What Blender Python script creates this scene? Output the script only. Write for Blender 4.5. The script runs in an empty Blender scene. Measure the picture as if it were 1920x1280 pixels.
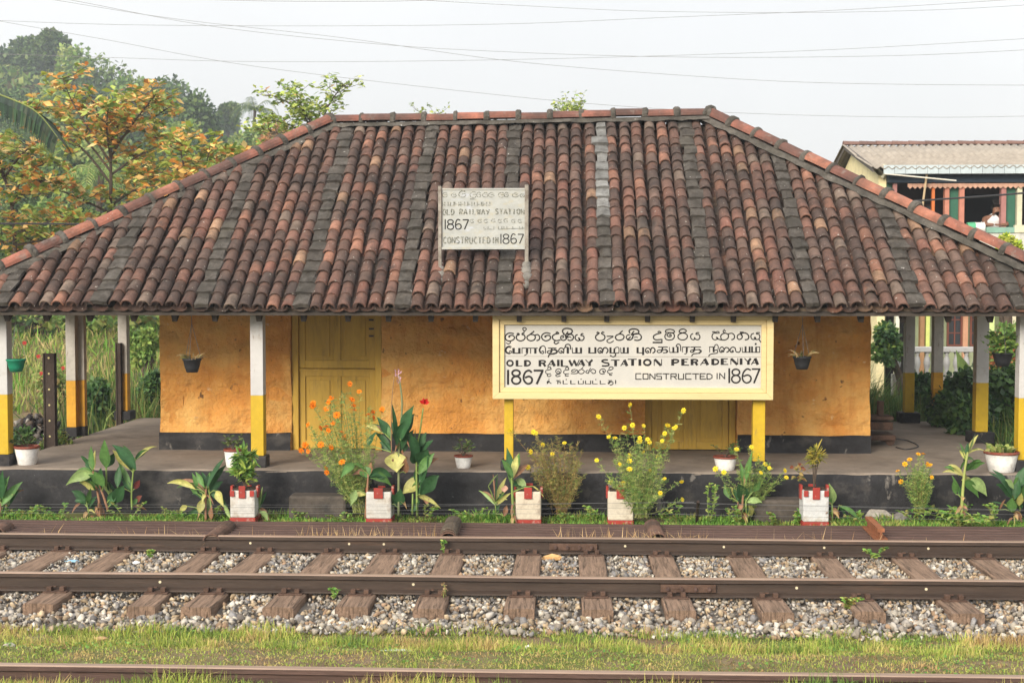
import bpy, bmesh, math, random
import numpy as np
from mathutils import Vector, Matrix, noise as mnoise

random.seed(7)
rng = np.random.default_rng(7)
scene = bpy.context.scene
C = scene.collection
R = math.radians

# ------------------------------------------------------------------ camera
F = 2600.0                       # focal length in photo pixels (1920 wide)
VX, VY = 1070.0, 522.0           # where lines square to the platform meet
CAMZ = 2.495
yaw = math.atan((VX - 960) / F)
pitch = math.atan((640 - VY) / math.hypot(F, VX - 960))
cam = bpy.data.cameras.new('camera')
cam.sensor_width = 36.0
cam.lens = F / 1920 * 36
cam.clip_end = 3000
cam.dof.use_dof = True
cam.dof.focus_distance = 15.4
cam.dof.aperture_fstop = 5.6
camo = bpy.data.objects.new('camera', cam)
C.objects.link(camo)
camo.location = (0, 0, CAMZ)
camo.rotation_euler = (R(90) - pitch, 0, yaw)
scene.camera = camo
CR = camo.rotation_euler.to_matrix()

# ------------------------------------------------------------------ light
SUN_AZ = R(-152)                 # measured from +y (into the scene) towards +x
SUN_EL = R(25)
world = bpy.data.worlds.new('World')
scene.world = world
world.use_nodes = True
wn = world.node_tree
wn.nodes.clear()
wo = wn.nodes.new('ShaderNodeOutputWorld')
bg = wn.nodes.new('ShaderNodeBackground')
sky = wn.nodes.new('ShaderNodeTexSky')
sky.sky_type = 'NISHITA'
sky.sun_disc = False
sky.sun_elevation = SUN_EL
sky.sun_rotation = SUN_AZ
sky.altitude = 0
sky.air_density = 1.0
sky.dust_density = 4.0
sky.ozone_density = 1.0
wm = wn.nodes.new('ShaderNodeMix')
wm.data_type = 'RGBA'
wm.inputs[0].default_value = 0.80
wm.inputs[7].default_value = (9.6, 9.7, 10.0, 1)     # thin white overcast
wn.links.new(sky.outputs[0], wm.inputs[6])
# the overcast veil is brighter overhead than at the horizon
wtc = wn.nodes.new('ShaderNodeTexCoord'); wsx = wn.nodes.new('ShaderNodeSeparateXYZ'); wmr = wn.nodes.new('ShaderNodeMapRange')
wn.links.new(wtc.outputs['Generated'], wsx.inputs[0]); wn.links.new(wsx.outputs['Z'], wmr.inputs[0])
wmr.inputs[1].default_value = 0.0; wmr.inputs[2].default_value = 0.7; wmr.inputs[3].default_value = 0.80; wmr.inputs[4].default_value = 1.35
wnz = wn.nodes.new('ShaderNodeTexNoise'); wnz.inputs['Scale'].default_value = 2.2; wnz.inputs['Detail'].default_value = 4.0
wn.links.new(wtc.outputs['Generated'], wnz.inputs['Vector'])
wm2 = wn.nodes.new('ShaderNodeMapRange'); wm2.inputs[1].default_value = 0.3; wm2.inputs[2].default_value = 0.7; wm2.inputs[3].default_value = 0.93; wm2.inputs[4].default_value = 1.07
wn.links.new(wnz.outputs['Fac'], wm2.inputs[0])
wmm = wn.nodes.new('ShaderNodeMath'); wmm.operation = 'MULTIPLY'; wn.links.new(wmr.outputs[0], wmm.inputs[0]); wn.links.new(wm2.outputs[0], wmm.inputs[1])
wvs = wn.nodes.new('ShaderNodeVectorMath'); wvs.operation = 'SCALE'; wvs.inputs[0].default_value = (10.1, 9.95, 9.8)
wn.links.new(wmm.outputs[0], wvs.inputs['Scale']); wn.links.new(wvs.outputs[0], wm.inputs[7])
wn.links.new(wm.outputs[2], bg.inputs[0])
bg.inputs[1].default_value = 0.085
wn.links.new(bg.outputs[0], wo.inputs[0])
sl = bpy.data.lights.new('sun', 'SUN')
sl.energy = 3.0
sl.angle = R(26)
sl.color = (1.0, 0.90, 0.75)
so = bpy.data.objects.new('sun', sl)
C.objects.link(so)
sd = Vector((math.sin(SUN_AZ) * math.cos(SUN_EL), math.cos(SUN_AZ) * math.cos(SUN_EL), math.sin(SUN_EL)))
so.rotation_euler = sd.to_track_quat('Z', 'Y').to_euler()
so.location = (-30, -20, 40)
scene.view_settings.view_transform = 'Standard'
scene.view_settings.look = 'None'
scene.view_settings.exposure = 0.64
scene.view_settings.gamma = 1
scene.render.engine = 'CYCLES'
scene.cycles.max_bounces = 6
scene.cycles.transparent_max_bounces = 8
scene.cycles.volume_bounces = 0

# ------------------------------------------------------------------ helpers
def ray(px, py):
    d = CR @ Vector(((px - 960) / F, (640 - py) / F, -1.0))
    return d
def at(px, py, Y):
    "point of the photograph's pixel at depth Y (metres from the camera, square to the facade)"
    d = ray(px, py)
    t = Y / d.y
    return Vector((d.x * t, Y, CAMZ + d.z * t))
def onz(px, py, z):
    d = ray(px, py)
    t = (z - CAMZ) / d.z
    return Vector((d.x * t, d.y * t, z))
def crop(ox, oy, s):
    return lambda x, y: (ox + x / s, oy + y / s)

def lin(r, g, b):
    f = lambda c: (c / 255 / 12.92) if c / 255 <= 0.04045 else ((c / 255 + 0.055) / 1.055) ** 2.4
    return (f(r), f(g), f(b))

def tag(o, label=None, cat=None, group=None, kind=None):
    if label: o['label'] = label
    if cat: o['category'] = cat
    if group: o['group'] = group
    if kind: o['kind'] = kind
    return o
def thing(name, label, cat, loc=(0, 0, 0), group=None):
    o = bpy.data.objects.new(name, None)
    o.empty_display_size = 0.1
    C.objects.link(o)
    o.location = loc
    return tag(o, label, cat, group)
def worldloc(o):
    v = Vector((0, 0, 0))
    while o is not None:
        v += o.location
        o = o.parent
    return v
def link(name, me, mat, parent=None, smooth=False, origin=None):
    if isinstance(mat, (list, tuple)):
        for m in mat: me.materials.append(m)
    elif mat is not None:
        me.materials.append(mat)
    off = worldloc(parent) if parent is not None else Vector(origin if origin is not None else (0, 0, 0))
    if off.length > 0:
        me.transform(Matrix.Translation(-off))
    o = bpy.data.objects.new(name, me)
    C.objects.link(o)
    if parent is not None: o.parent = parent
    elif origin is not None: o.location = origin
    if smooth:
        me.polygons.foreach_set('use_smooth', [True] * len(me.polygons))
    return o
def dup(o, parent=None):
    c = o.copy()
    C.objects.link(c)
    if parent is not None: c.parent = parent
    for ch in list(o.children):
        dup(ch, c)
    return c

def npmesh(name, V, Fa, cols, mat, parent=None, smooth=False, origin=None):
    V = np.asarray(V, dtype=np.float32); Fa = np.asarray(Fa, dtype=np.int32)
    me = bpy.data.meshes.new(name)
    k = Fa.shape[1]
    me.vertices.add(len(V)); me.vertices.foreach_set('co', V.ravel())
    me.loops.add(Fa.size); me.loops.foreach_set('vertex_index', Fa.ravel())
    me.polygons.add(len(Fa))
    me.polygons.foreach_set('loop_start', np.arange(0, Fa.size, k, dtype=np.int32))
    me.polygons.foreach_set('loop_total', np.full(len(Fa), k, dtype=np.int32))
    me.update(calc_edges=True)
    if cols is not None:
        a = me.attributes.new('col', 'FLOAT_COLOR', 'FACE')
        c4 = np.ones((len(Fa), 4), dtype=np.float32); c4[:, :3] = cols
        a.data.foreach_set('color', c4.ravel())
    return link(name, me, mat, parent, smooth, origin)

class MB:
    def __init__(s):
        s.v = []; s.f = []; s.c = []; s.m = []
        s.col = (1, 1, 1); s.mi = 0
    def face(s, idx):
        s.f.append(tuple(idx)); s.c.append(s.col); s.m.append(s.mi)
    def add(s, verts, faces):
        b = len(s.v)
        s.v.extend([tuple(p) for p in verts])
        for f in faces: s.face([b + i for i in f])
    def box(s, c, d, rot=None):
        x, y, z = d[0] / 2, d[1] / 2, d[2] / 2
        P = [Vector(p) for p in ((-x, -y, -z), (x, -y, -z), (x, y, -z), (-x, y, -z), (-x, -y, z), (x, -y, z), (x, y, z), (-x, y, z))]
        if rot is not None: P = [rot @ p for p in P]
        c = Vector(c)
        s.add([p + c for p in P], [(3, 2, 1, 0), (4, 5, 6, 7), (0, 1, 5, 4), (1, 2, 6, 5), (2, 3, 7, 6), (3, 0, 4, 7)])
    def box2(s, x0, x1, y0, y1, z0, z1):
        s.box(((x0 + x1) / 2, (y0 + y1) / 2, (z0 + z1) / 2), (abs(x1 - x0), abs(y1 - y0), abs(z1 - z0)))
    def bar(s, p0, p1, w, h):
        p0 = Vector(p0); p1 = Vector(p1); d = p1 - p0
        q = d.to_track_quat('Y', 'Z').to_matrix()
        s.box((p0 + p1) / 2, (w, d.length, h), q)
    def tube(s, pts, rad, n=6, cap=True):
        pts = [Vector(p) for p in pts]
        if not isinstance(rad, (list, tuple)): rad = [rad] * len(pts)
        b = len(s.v); ref = Vector((0.31, 0.2, 0.93))
        for i, p in enumerate(pts):
            t = (pts[min(i + 1, len(pts) - 1)] - pts[max(i - 1, 0)])
            if t.length < 1e-9: t = Vector((0, 0, 1))
            t.normalize()
            a = t.cross(ref)
            if a.length < 1e-3: a = t.cross(Vector((1, 0, 0)))
            a.normalize(); bb = t.cross(a)
            for k in range(n):
                an = 2 * math.pi * k / n
                s.v.append(tuple(p + (a * math.cos(an) + bb * math.sin(an)) * rad[i]))
        for i in range(len(pts) - 1):
            for k in range(n):
                k2 = (k + 1) % n
                s.face((b + i * n + k, b + i * n + k2, b + (i + 1) * n + k2, b + (i + 1) * n + k))
        if cap:
            s.face([b + k for k in range(n)][::-1])
            s.face([b + (len(pts) - 1) * n + k for k in range(n)])
    def lathe(s, prof, c, n=20, cap=True):
        b = len(s.v); c = Vector(c)
        for r, z in prof:
            for k in range(n):
                a = 2 * math.pi * k / n
                s.v.append((c.x + r * math.cos(a), c.y + r * math.sin(a), c.z + z))
        for i in range(len(prof) - 1):
            for k in range(n):
                k2 = (k + 1) % n
                s.face((b + i * n + k, b + i * n + k2, b + (i + 1) * n + k2, b + (i + 1) * n + k))
        if cap:
            s.face([b + k for k in range(n)][::-1])
            s.face([b + (len(prof) - 1) * n + k for k in range(n)])
    def extrude(s, prof, x0, x1, y, z):
        "profile in (y,z), closed, run along x"
        n = len(prof); b = len(s.v)
        for x in (x0, x1):
            for py, pz in prof: s.v.append((x, y + py, z + pz))
        for k in range(n):
            k2 = (k + 1) % n
            s.face((b + k, b + n + k, b + n + k2, b + k2))
        s.face([b + k for k in range(n)]); s.face([b + n + k for k in range(n)][::-1])
    def build(s, name, mat, parent=None, smooth=False, bevel=0, origin=None, usecol=True):
        me = bpy.data.meshes.new(name)
        me.from_pydata(s.v, [], s.f)
        if usecol:
            a = me.attributes.new('col', 'FLOAT_COLOR', 'FACE')
            a.data.foreach_set('color', [x for c in s.c for x in (c[0], c[1], c[2], 1)])
        me.polygons.foreach_set('material_index', s.m)
        me.update()
        o = link(name, me, mat, parent, smooth, origin)
        if bevel:
            bv = o.modifiers.new('bevel', 'BEVEL'); bv.width = bevel; bv.segments = 2; bv.limit_method = 'ANGLE'
        return o

def spline(pts, sub=6, closed=False):
    pts = [Vector(p) for p in pts]
    if len(pts) < 3: return pts
    out = []
    n = len(pts)
    for i in range(n if closed else n - 1):
        if closed:
            p0, p1, p2, p3 = pts[(i - 1) % n], pts[i], pts[(i + 1) % n], pts[(i + 2) % n]
        else:
            p0, p1, p2, p3 = pts[max(i - 1, 0)], pts[i], pts[i + 1], pts[min(i + 2, n - 1)]
        for k in range(sub):
            t = k / sub
            out.append(0.5 * ((2 * p1) + (p2 - p0) * t + (2 * p0 - 5 * p1 + 4 * p2 - p3) * t * t + (3 * p1 - p0 - 3 * p2 + p3) * t ** 3))
    out.append(pts[0] if closed else pts[-1])
    return out

# ------------------------------------------------------------------ materials
def pm(name, col=None, rough=0.8, var=0.25, scale=5.0, bump=0.0, bscale=40.0, spec=0.25, trans=0.0,
       stretch=(1, 1, 1), dirt=None, spots=None, metal=0.0):
    m = bpy.data.materials.new(name); m.use_nodes = True
    nt = m.node_tree; N = nt.nodes; L = nt.links
    bs = N['Principled BSDF']; out = N['Material Output']
    bs.inputs['Roughness'].default_value = rough
    bs.inputs['Specular IOR Level'].default_value = spec
    bs.inputs['Metallic'].default_value = metal
    tc = N.new('ShaderNodeTexCoord'); oi = N.new('ShaderNodeObjectInfo')
    ml = N.new('ShaderNodeMath'); ml.operation = 'MULTIPLY'; ml.inputs[1].default_value = 37.0
    L.new(oi.outputs['Random'], ml.inputs[0])
    ad = N.new('ShaderNodeVectorMath'); ad.operation = 'ADD'
    L.new(tc.outputs['Object'], ad.inputs[0]); L.new(ml.outputs[0], ad.inputs[1])
    mp = N.new('ShaderNodeMapping'); mp.inputs['Scale'].default_value = stretch
    L.new(ad.outputs[0], mp.inputs['Vector'])
    vec = mp.outputs[0]
    def nz(sc, det=4.0, ro=0.6):
        n = N.new('ShaderNodeTexNoise'); n.inputs['Scale'].default_value = sc
        n.inputs['Detail'].default_value = det; n.inputs['Roughness'].default_value = ro
        L.new(vec, n.inputs['Vector']); return n.outputs['Fac']
    def ramp(src, a, b, lo, hi):
        r = N.new('ShaderNodeMapRange'); L.new(src, r.inputs[0])
        r.inputs[1].default_value = a; r.inputs[2].default_value = b
        r.inputs[3].default_value = lo; r.inputs[4].default_value = hi
        return r.outputs[0]
    def mix(fac, a, b, mode='MIX'):
        x = N.new('ShaderNodeMix'); x.data_type = 'RGBA'; x.blend_type = mode
        for i, v in ((0, fac), (6, a), (7, b)):
            if isinstance(v, (float, int)): x.inputs[i].default_value = v
            elif isinstance(v, tuple): x.inputs[i].default_value = (*v, 1)
            else: L.new(v, x.inputs[i])
        return x.outputs[2]
    if col is None:
        a = N.new('ShaderNodeAttribute'); a.attribute_name = 'col'; base = a.outputs['Color']
    else:
        rg = N.new('ShaderNodeRGB'); rg.outputs[0].default_value = (*col, 1); base = rg.outputs[0]
    if var:
        f = ramp(nz(scale), 0.3, 0.7, 1 - var, 1 + var)
        g = ramp(nz(scale * 5.3), 0.3, 0.7, 1 - var * 0.6, 1 + var * 0.6)
        mm = N.new('ShaderNodeMath'); mm.operation = 'MULTIPLY'; L.new(f, mm.inputs[0]); L.new(g, mm.inputs[1])
        vm = N.new('ShaderNodeVectorMath'); vm.operation = 'SCALE'
        L.new(base, vm.inputs[0]); L.new(mm.outputs[0], vm.inputs['Scale'])
        base = vm.outputs[0]
    if dirt:
        dc, lo, hi, sc = dirt
        base = mix(ramp(nz(sc, 6, 0.7), lo, hi, 0.0, 1.0), base, dc)
    if spots:
        dc, lo, hi, sc = spots
        base = mix(ramp(nz(sc, 2, 0.5), lo, hi, 0.0, 1.0), base, dc)
    L.new(base, bs.inputs['Base Color'])
    if bump:
        b = N.new('ShaderNodeBump'); b.inputs['Strength'].default_value = bump; b.inputs['Distance'].default_value = 0.02
        L.new(nz(bscale, 5, 0.65), b.inputs['Height']); L.new(b.outputs[0], bs.inputs['Normal'])
    if trans:
        t = N.new('ShaderNodeBsdfTranslucent'); L.new(base, t.inputs[0])
        mx = N.new('ShaderNodeMixShader'); mx.inputs[0].default_value = trans
        L.new(bs.outputs[0], mx.inputs[1]); L.new(t.outputs[0], mx.inputs[2]); L.new(mx.outputs[0], out.inputs[0])
    return m

BLACKDIRT = (0.02, 0.018, 0.016)
M = {}
M['tile'] = pm('clay_tile', None, 0.85, 0.28, 9, 0.35, 60, 0.2, dirt=((0.035, 0.028, 0.026), 0.50, 0.72, 2.6), spots=((0.42, 0.40, 0.36), 0.70, 0.76, 26))
M['ridge'] = pm('ridge_clay', None, 0.85, 0.22, 6, 0.3, 50, 0.2, dirt=((0.06, 0.045, 0.04), 0.52, 0.8, 2.2), spots=((0.4, 0.38, 0.34), 0.72, 0.78, 30))
M['mortar'] = pm('old_mortar', None, 0.95, 0.4, 7, 0.8, 30, 0.15, dirt=((0.13, 0.12, 0.11), 0.5, 0.75, 4), spots=((0.38, 0.37, 0.35), 0.72, 0.76, 22))
M['mortar_pale'] = pm('pale_mortar', None, 0.95, 0.3, 6, 0.7, 30, 0.15, dirt=((0.09, 0.085, 0.08), 0.52, 0.7, 4))
M['wood'] = pm('grey_timber', (0.12, 0.09, 0.065), 0.85, 0.35, 6, 0.4, 30, 0.2, stretch=(0.3, 4, 4))
M['darkwood'] = pm('dark_timber', (0.05, 0.042, 0.036), 0.9, 0.3, 6, 0.3, 30, 0.2)
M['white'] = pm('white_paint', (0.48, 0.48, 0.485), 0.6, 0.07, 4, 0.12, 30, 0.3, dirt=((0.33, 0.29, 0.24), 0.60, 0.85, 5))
M['white_old_shaded'] = pm('old_shaded_white_paint', (0.42, 0.40, 0.37), 0.7, 0.14, 4, 0.12, 30, 0.3, dirt=((0.2, 0.14, 0.09), 0.58, 0.8, 5))  # shaded copy of the post white, also used as old paint
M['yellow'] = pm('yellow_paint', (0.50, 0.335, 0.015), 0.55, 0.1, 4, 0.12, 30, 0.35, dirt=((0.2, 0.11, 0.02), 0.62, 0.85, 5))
M['ochre'] = pm('shaded_ochre_paint', (0.56, 0.29, 0.025), 0.6, 0.15, 4, 0.12, 30, 0.3, dirt=((0.16, 0.07, 0.02), 0.58, 0.8, 5))  # shaded copy of the post yellow
M['black'] = pm('black_paint', (0.017, 0.017, 0.020), 0.7, 0.35, 4, 0.5, 18, 0.3, dirt=((0.075, 0.065, 0.058), 0.55, 0.8, 4), spots=((0.35, 0.34, 0.33), 0.765, 0.80, 7))
M['cream'] = pm('cream_paint', (0.60, 0.485, 0.25), 0.55, 0.07, 3, 0.06, 30, 0.35, stretch=(0.4, 3, 3), dirt=((0.42, 0.27, 0.08), 0.58, 0.85, 4))
M['panel'] = pm('sign_white', (0.46, 0.455, 0.435), 0.5, 0.04, 3, 0, 30, 0.35, dirt=((0.55, 0.51, 0.44), 0.55, 0.8, 3))
M['oldpanel'] = pm('weathered_white', (0.37, 0.385, 0.375), 0.7, 0.1, 6, 0.1, 30, 0.3, stretch=(1, 1, 2.0), dirt=((0.40, 0.37, 0.28), 0.52, 0.72, 9), spots=((0.42, 0.45, 0.50), 0.62, 0.72, 5))
M['ink'] = pm('black_lettering', (0.012, 0.011, 0.011), 0.6, 0.1, 5)
M['oldink'] = pm('faded_lettering', (0.10, 0.105, 0.09), 0.8, 0.2, 30, dirt=((0.42, 0.42, 0.38), 0.47, 0.62, 60))
M['door'] = pm('olive_door_paint', (0.52, 0.33, 0.048), 0.55, 0.1, 3, 0.1, 30, 0.35, stretch=(3, 3, 0.5), dirt=((0.17, 0.11, 0.02), 0.58, 0.8, 5))
M['concrete'] = pm('platform_concrete', (0.235, 0.195, 0.16), 0.85, 0.15, 1.6, 0.25, 40, 0.25, dirt=((0.13, 0.105, 0.085), 0.5, 0.75, 2.2))
M['rail'] = pm('rusty_rail', (0.050, 0.034, 0.026), 0.65, 0.3, 5, 0.25, 40, 0.3, stretch=(0.35, 4, 4), dirt=((0.045, 0.03, 0.024), 0.5, 0.75, 6))
M['railhead'] = pm('worn_rail_head', (0.33, 0.235, 0.18), 0.38, 0.2, 4, 0.08, 30, 0.5, stretch=(0.3, 6, 6), metal=0.25)
M['rust'] = pm('old_rail_rust', (0.085, 0.052, 0.044), 0.75, 0.35, 5, 0.3, 40, 0.25, stretch=(0.35, 5, 5))
M['plate'] = pm('rusty_plate', (0.085, 0.05, 0.036), 0.75, 0.35, 12, 0.3, 40, 0.25)
M['sleeper'] = pm('weathered_sleeper', (0.235, 0.160, 0.115), 0.88, 0.32, 3.2, 0.7, 14, 0.15, stretch=(9, 0.7, 7), dirt=((0.06, 0.04, 0.03), 0.56, 0.70, 3.6))
M['stone'] = pm('ballast_stone', None, 0.9, 0.22, 14, 0.3, 60, 0.2, dirt=((0.10, 0.075, 0.055), 0.50, 0.72, 5))
M['leaf'] = pm('leaf', None, 0.5, 0.16, 7, 0, 30, 0.35, trans=0.32)
M['bigleaf'] = pm('broad_leaf', None, 0.5, 0.2, 9, 0.25, 25, 0.35, trans=0.22, dirt=((0.16, 0.12, 0.03), 0.66, 0.8, 9))
M['grass'] = pm('grass_blade', None, 0.6, 0.15, 2, 0, 30, 0.2, trans=0.35)
M['petal'] = pm('petal', None, 0.6, 0.1, 20, 0, 30, 0.2, trans=0.25)
M['bark'] = pm('bark', (0.085, 0.065, 0.05), 0.9, 0.35, 6, 0.5, 30, 0.15)
M['stem'] = pm('plant_stem', None, 0.6, 0.15, 8, 0, 30, 0.3)
M['cable'] = pm('dark_cable', (0.035, 0.035, 0.04), 0.6, 0.1, 3)
M['wire'] = pm('thin_wire', (0.22, 0.22, 0.23), 0.5, 0.1, 3, metal=0.5)
M['attr'] = pm('painted', None, 0.65, 0.12, 5, 0.08, 30, 0.3)
M['attr_dirty'] = pm('painted_dirty', None, 0.7, 0.2, 5, 0.12, 30, 0.3, dirt=((0.09, 0.07, 0.055), 0.62, 0.85, 7))
M['red'] = pm('red_paint', (0.30, 0.035, 0.026), 0.6, 0.15, 6, 0.12, 30, 0.3, dirt=((0.12, 0.04, 0.03), 0.56, 0.8, 8))
M['soil'] = pm('potting_soil', (0.05, 0.035, 0.025), 0.95, 0.3, 20, 0.6, 60)
M['skin'] = pm('skin', (0.20, 0.10, 0.065), 0.5, 0.05, 5)
M['cloth'] = pm('cloth', None, 0.85, 0.06, 8)
M['glass'] = pm('dark_glass', (0.03, 0.035, 0.045), 0.12, 0.2, 2, spec=0.6)
M['asbestos'] = pm('corrugated_sheet', (0.30, 0.27, 0.235), 0.9, 0.15, 2.5, 0.1, 40, 0.2, dirt=((0.2, 0.185, 0.165), 0.52, 0.8, 3))

# plaster of the station wall
def plaster():
    m = pm('ochre_plaster', (0.71, 0.325, 0.078), 0.85, 0.12, 1.7, 0.9, 12, 0.2,
           dirt=((0.80, 0.50, 0.17), 0.42, 0.68, 1.3), spots=((0.20, 0.10, 0.04), 0.70, 0.76, 9))
    return m
M['plaster'] = plaster()
M['plaster'].node_tree.nodes['Bump'].inputs['Distance'].default_value = 0.07
def overlay(m, col, lo, hi, sc, stretch=(1, 1, 1), amt=1.0, det=5.0):
    "another layer of wear over a material's base colour"
    nt = m.node_tree; N = nt.nodes; L = nt.links; bs = N['Principled BSDF']
    src = bs.inputs['Base Color'].links[0].from_socket
    tc = N.new('ShaderNodeTexCoord'); mp = N.new('ShaderNodeMapping'); mp.inputs['Scale'].default_value = stretch; mp.inputs['Location'].default_value = (sc, 2.3, 1.7)
    L.new(tc.outputs['Object'], mp.inputs['Vector']); n = N.new('ShaderNodeTexNoise'); n.inputs['Scale'].default_value = sc; n.inputs['Detail'].default_value = det; n.inputs['Roughness'].default_value = 0.65
    L.new(mp.outputs[0], n.inputs['Vector']); r = N.new('ShaderNodeMapRange'); L.new(n.outputs['Fac'], r.inputs[0])
    r.inputs[1].default_value = lo; r.inputs[2].default_value = hi; r.inputs[3].default_value = 0; r.inputs[4].default_value = amt
    x = N.new('ShaderNodeMix'); x.data_type = 'RGBA'; L.new(r.outputs[0], x.inputs[0]); L.new(src, x.inputs[6]); x.inputs[7].default_value = (*col, 1); L.new(x.outputs[2], bs.inputs['Base Color'])
overlay(M['plaster'], (0.50, 0.18, 0.035), 0.50, 0.74, 1.0, (7, 7, 0.7), 0.55)      # rain and lime streaks
overlay(M['plaster'], (0.34, 0.15, 0.045), 0.60, 0.74, 3.4, (1, 1, 2.2), 0.5)         # scuffs
overlay(M['plaster'], (0.84, 0.66, 0.42), 0.66, 0.72, 5.0, (1, 1, 1.4), 0.55)        # flaked lime
overlay(M['tile'], (0.03, 0.027, 0.026), 0.46, 0.72, 0.9, (1, 1, 0.6), 0.6)           # soot across many tiles
overlay(M['tile'], (0.11, 0.095, 0.08), 0.58, 0.72, 3.0, (1, 1, 1), 0.5)             # lichen
overlay(M['tile'], (0.028, 0.025, 0.024), 0.54, 0.70, 3.2, (1.6, 0.35, 0.35), 0.6)     # streaks running down
overlay(M['ridge'], (0.05, 0.043, 0.040), 0.40, 0.66, 1.9, (1, 1, 1), 0.75)
overlay(M['ridge'], (0.20, 0.19, 0.17), 0.58, 0.68, 7.0, (1, 1, 1), 0.5)
overlay(M['mortar'], (0.045, 0.042, 0.036), 0.45, 0.65, 3.0, (1, 1, 1), 0.8)
overlay(M['mortar'], (0.10, 0.092, 0.075), 0.58, 0.70, 2.0, (1, 1, 1), 0.6)
overlay(M['black'], (0.12, 0.108, 0.098), 0.58, 0.76, 1.4, (1, 1, 1.6), 0.6)
overlay(M['black'], (0.22, 0.20, 0.18), 0.62, 0.68, 6.0, (1, 1, 0.5), 0.6)
for k_ in ('white', 'yellow', 'white_old_shaded', 'ochre'): overlay(M[k_], (0.16, 0.11, 0.07), 0.63, 0.70, 9.0, (2, 2, 0.7), 0.6)
overlay(M['door'], (0.22, 0.15, 0.04), 0.56, 0.70, 2.0, (4, 4, 0.8), 0.5)
overlay(M['concrete'], (0.30, 0.25, 0.20), 0.55, 0.75, 0.8, (1, 1, 1), 0.6)
overlay(M['rail'], (0.11, 0.062, 0.04), 0.58, 0.70, 3.0, (0.6, 4, 4), 0.6)
overlay(M['sleeper'], (0.035, 0.026, 0.02), 0.60, 0.66, 4.0, (7, 0.35, 2), 0.85)
overlay(M['sleeper'], (0.045, 0.032, 0.024), 0.52, 0.64, 6.0, (9, 0.5, 0.5), 0.55)
overlay(M['sleeper'], (0.29, 0.225, 0.17), 0.55, 0.72, 1.6, (2, 0.5, 1), 0.5)
overlay(M['attr_dirty'], (0.30, 0.25, 0.2), 0.56, 0.70, 5.0, (1, 1, 0.7), 0.5)

def ground_mat():
    m = pm('earth', (0.17, 0.125, 0.08), 0.95, 0.3, 1.5, 0.6, 25, 0.15, dirt=((0.10, 0.13, 0.03), 0.42, 0.62, 0.9))
    return m
M['ground'] = ground_mat()

# ------------------------------------------------------------------ terrain
def sstep(a, b, x):
    t = np.clip((x - a) / (b - a), 0, 1); return t * t * (3 - 2 * t)
def terrain(x, y):
    x = np.asarray(x, dtype=float); y = np.asarray(y, dtype=float)
    z = -0.21 + 0.06 * sstep(14.2, 14.6, y) - 0.055 * sstep(11.15, 10.85, y) - 0.05 * sstep(10.6, 10.8, y) * sstep(14.0, 13.8, y) + 0.085 * sstep(10.35, 9.7, y)
    left = sstep(-1.0, -9.0, x)
    z = z + sstep(20.5, 30, y) * (0.25 + left * 1.0)
    z = z + left * np.clip(y - 27, 0, 75) * 0.075
    z = z + 20 * np.exp(-((x + 78) / 27.0) ** 2) * sstep(60, 165, y)
    z = z + 9 * np.exp(-((x + 40) / 40.0) ** 2) * sstep(100, 260, y)
    z = z + 0.025 * np.sin(x * 2.1) * np.sin(y * 1.7 + 1) * (y > 14.2)
    return z
xs = np.unique(np.concatenate([np.linspace(-170, -14, 40), np.linspace(-14, 14, 85), np.linspace(14, 150, 20)]))
ys = np.unique(np.concatenate([np.linspace(-20, 7, 8), np.linspace(7, 16, 61), np.linspace(16.4, 34, 55), np.linspace(34, 330, 60)]))
X, Yg = np.meshgrid(xs, ys)
Zg = terrain(X, Yg)
nx, ny = len(xs), len(ys)
idx = np.arange(nx * ny).reshape(ny, nx)
Fg = np.stack([idx[:-1, :-1], idx[:-1, 1:], idx[1:, 1:], idx[1:, :-1]], -1).reshape(-1, 4)
g = npmesh('ground', np.stack([X, Yg, Zg], -1).reshape(-1, 3), Fg, None, M['ground'], smooth=True)
tag(g, kind='structure')
# ================================================================== STATION
PZ = 0.362                                       # platform top
PX0, PX1, PY0, PY1 = -6.62, 5.38, 15.28, 20.95

M['step'] = pm('worn_step', (0.085, 0.072, 0.062), 0.9, 0.3, 4, 0.5, 20, 0.2, dirt=((0.03, 0.03, 0.03), 0.5, 0.7, 3))
plat = thing('station_platform', 'low concrete platform with black painted front edge under the old station', 'platform', (-0.6, PY0, -0.2))
b = MB(); b.box2(PX0, PX1, PY0 + 0.02, PY1, -0.25, PZ)
b.build('floor_slab', M['concrete'], plat, bevel=0.03)
# black painted face, uneven
nxs, nzs = 240, 8
V = []; Fq = []
for j in range(nzs + 1):
    for i in range(nxs + 1):
        x = PX0 + (PX1 - PX0) * i / nxs; z = -0.24 + (PZ - 0.004 + 0.24) * j / nzs
        z2 = z - (0.012 * (mnoise.noise((x * 3, 5, 0)) + 1) if j == nzs else 0)
        V.append((x, PY0 - 0.004 + 0.016 * mnoise.noise((x * 2.5, z * 4, 1)) + (0.02 if j == nzs else 0), z2))
for j in range(nzs):
    for i in range(nxs):
        a = j * (nxs + 1) + i; Fq.append((a, a + 1, a + nxs + 2, a + nxs + 1))
npmesh('painted_face', V, Fq, None, M['black'], plat, smooth=True)
for (xa, xb, zt) in ((at(548, 930, 15.2).x, at(655, 930, 15.2).x, 0.12), (at(1408, 930, 15.2).x, at(1500, 930, 15.2).x, 0.11)):
    b = MB(); b.box2(xa, xb, 14.98, PY0 - 0.03, -0.25, zt)
    b.build('step', M['step'], plat, bevel=0.03)

st = thing('railway_station', 'old ochre railway station with a hipped clay tile roof and verandah posts', 'station', (-0.7, 18.3, PZ))
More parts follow.
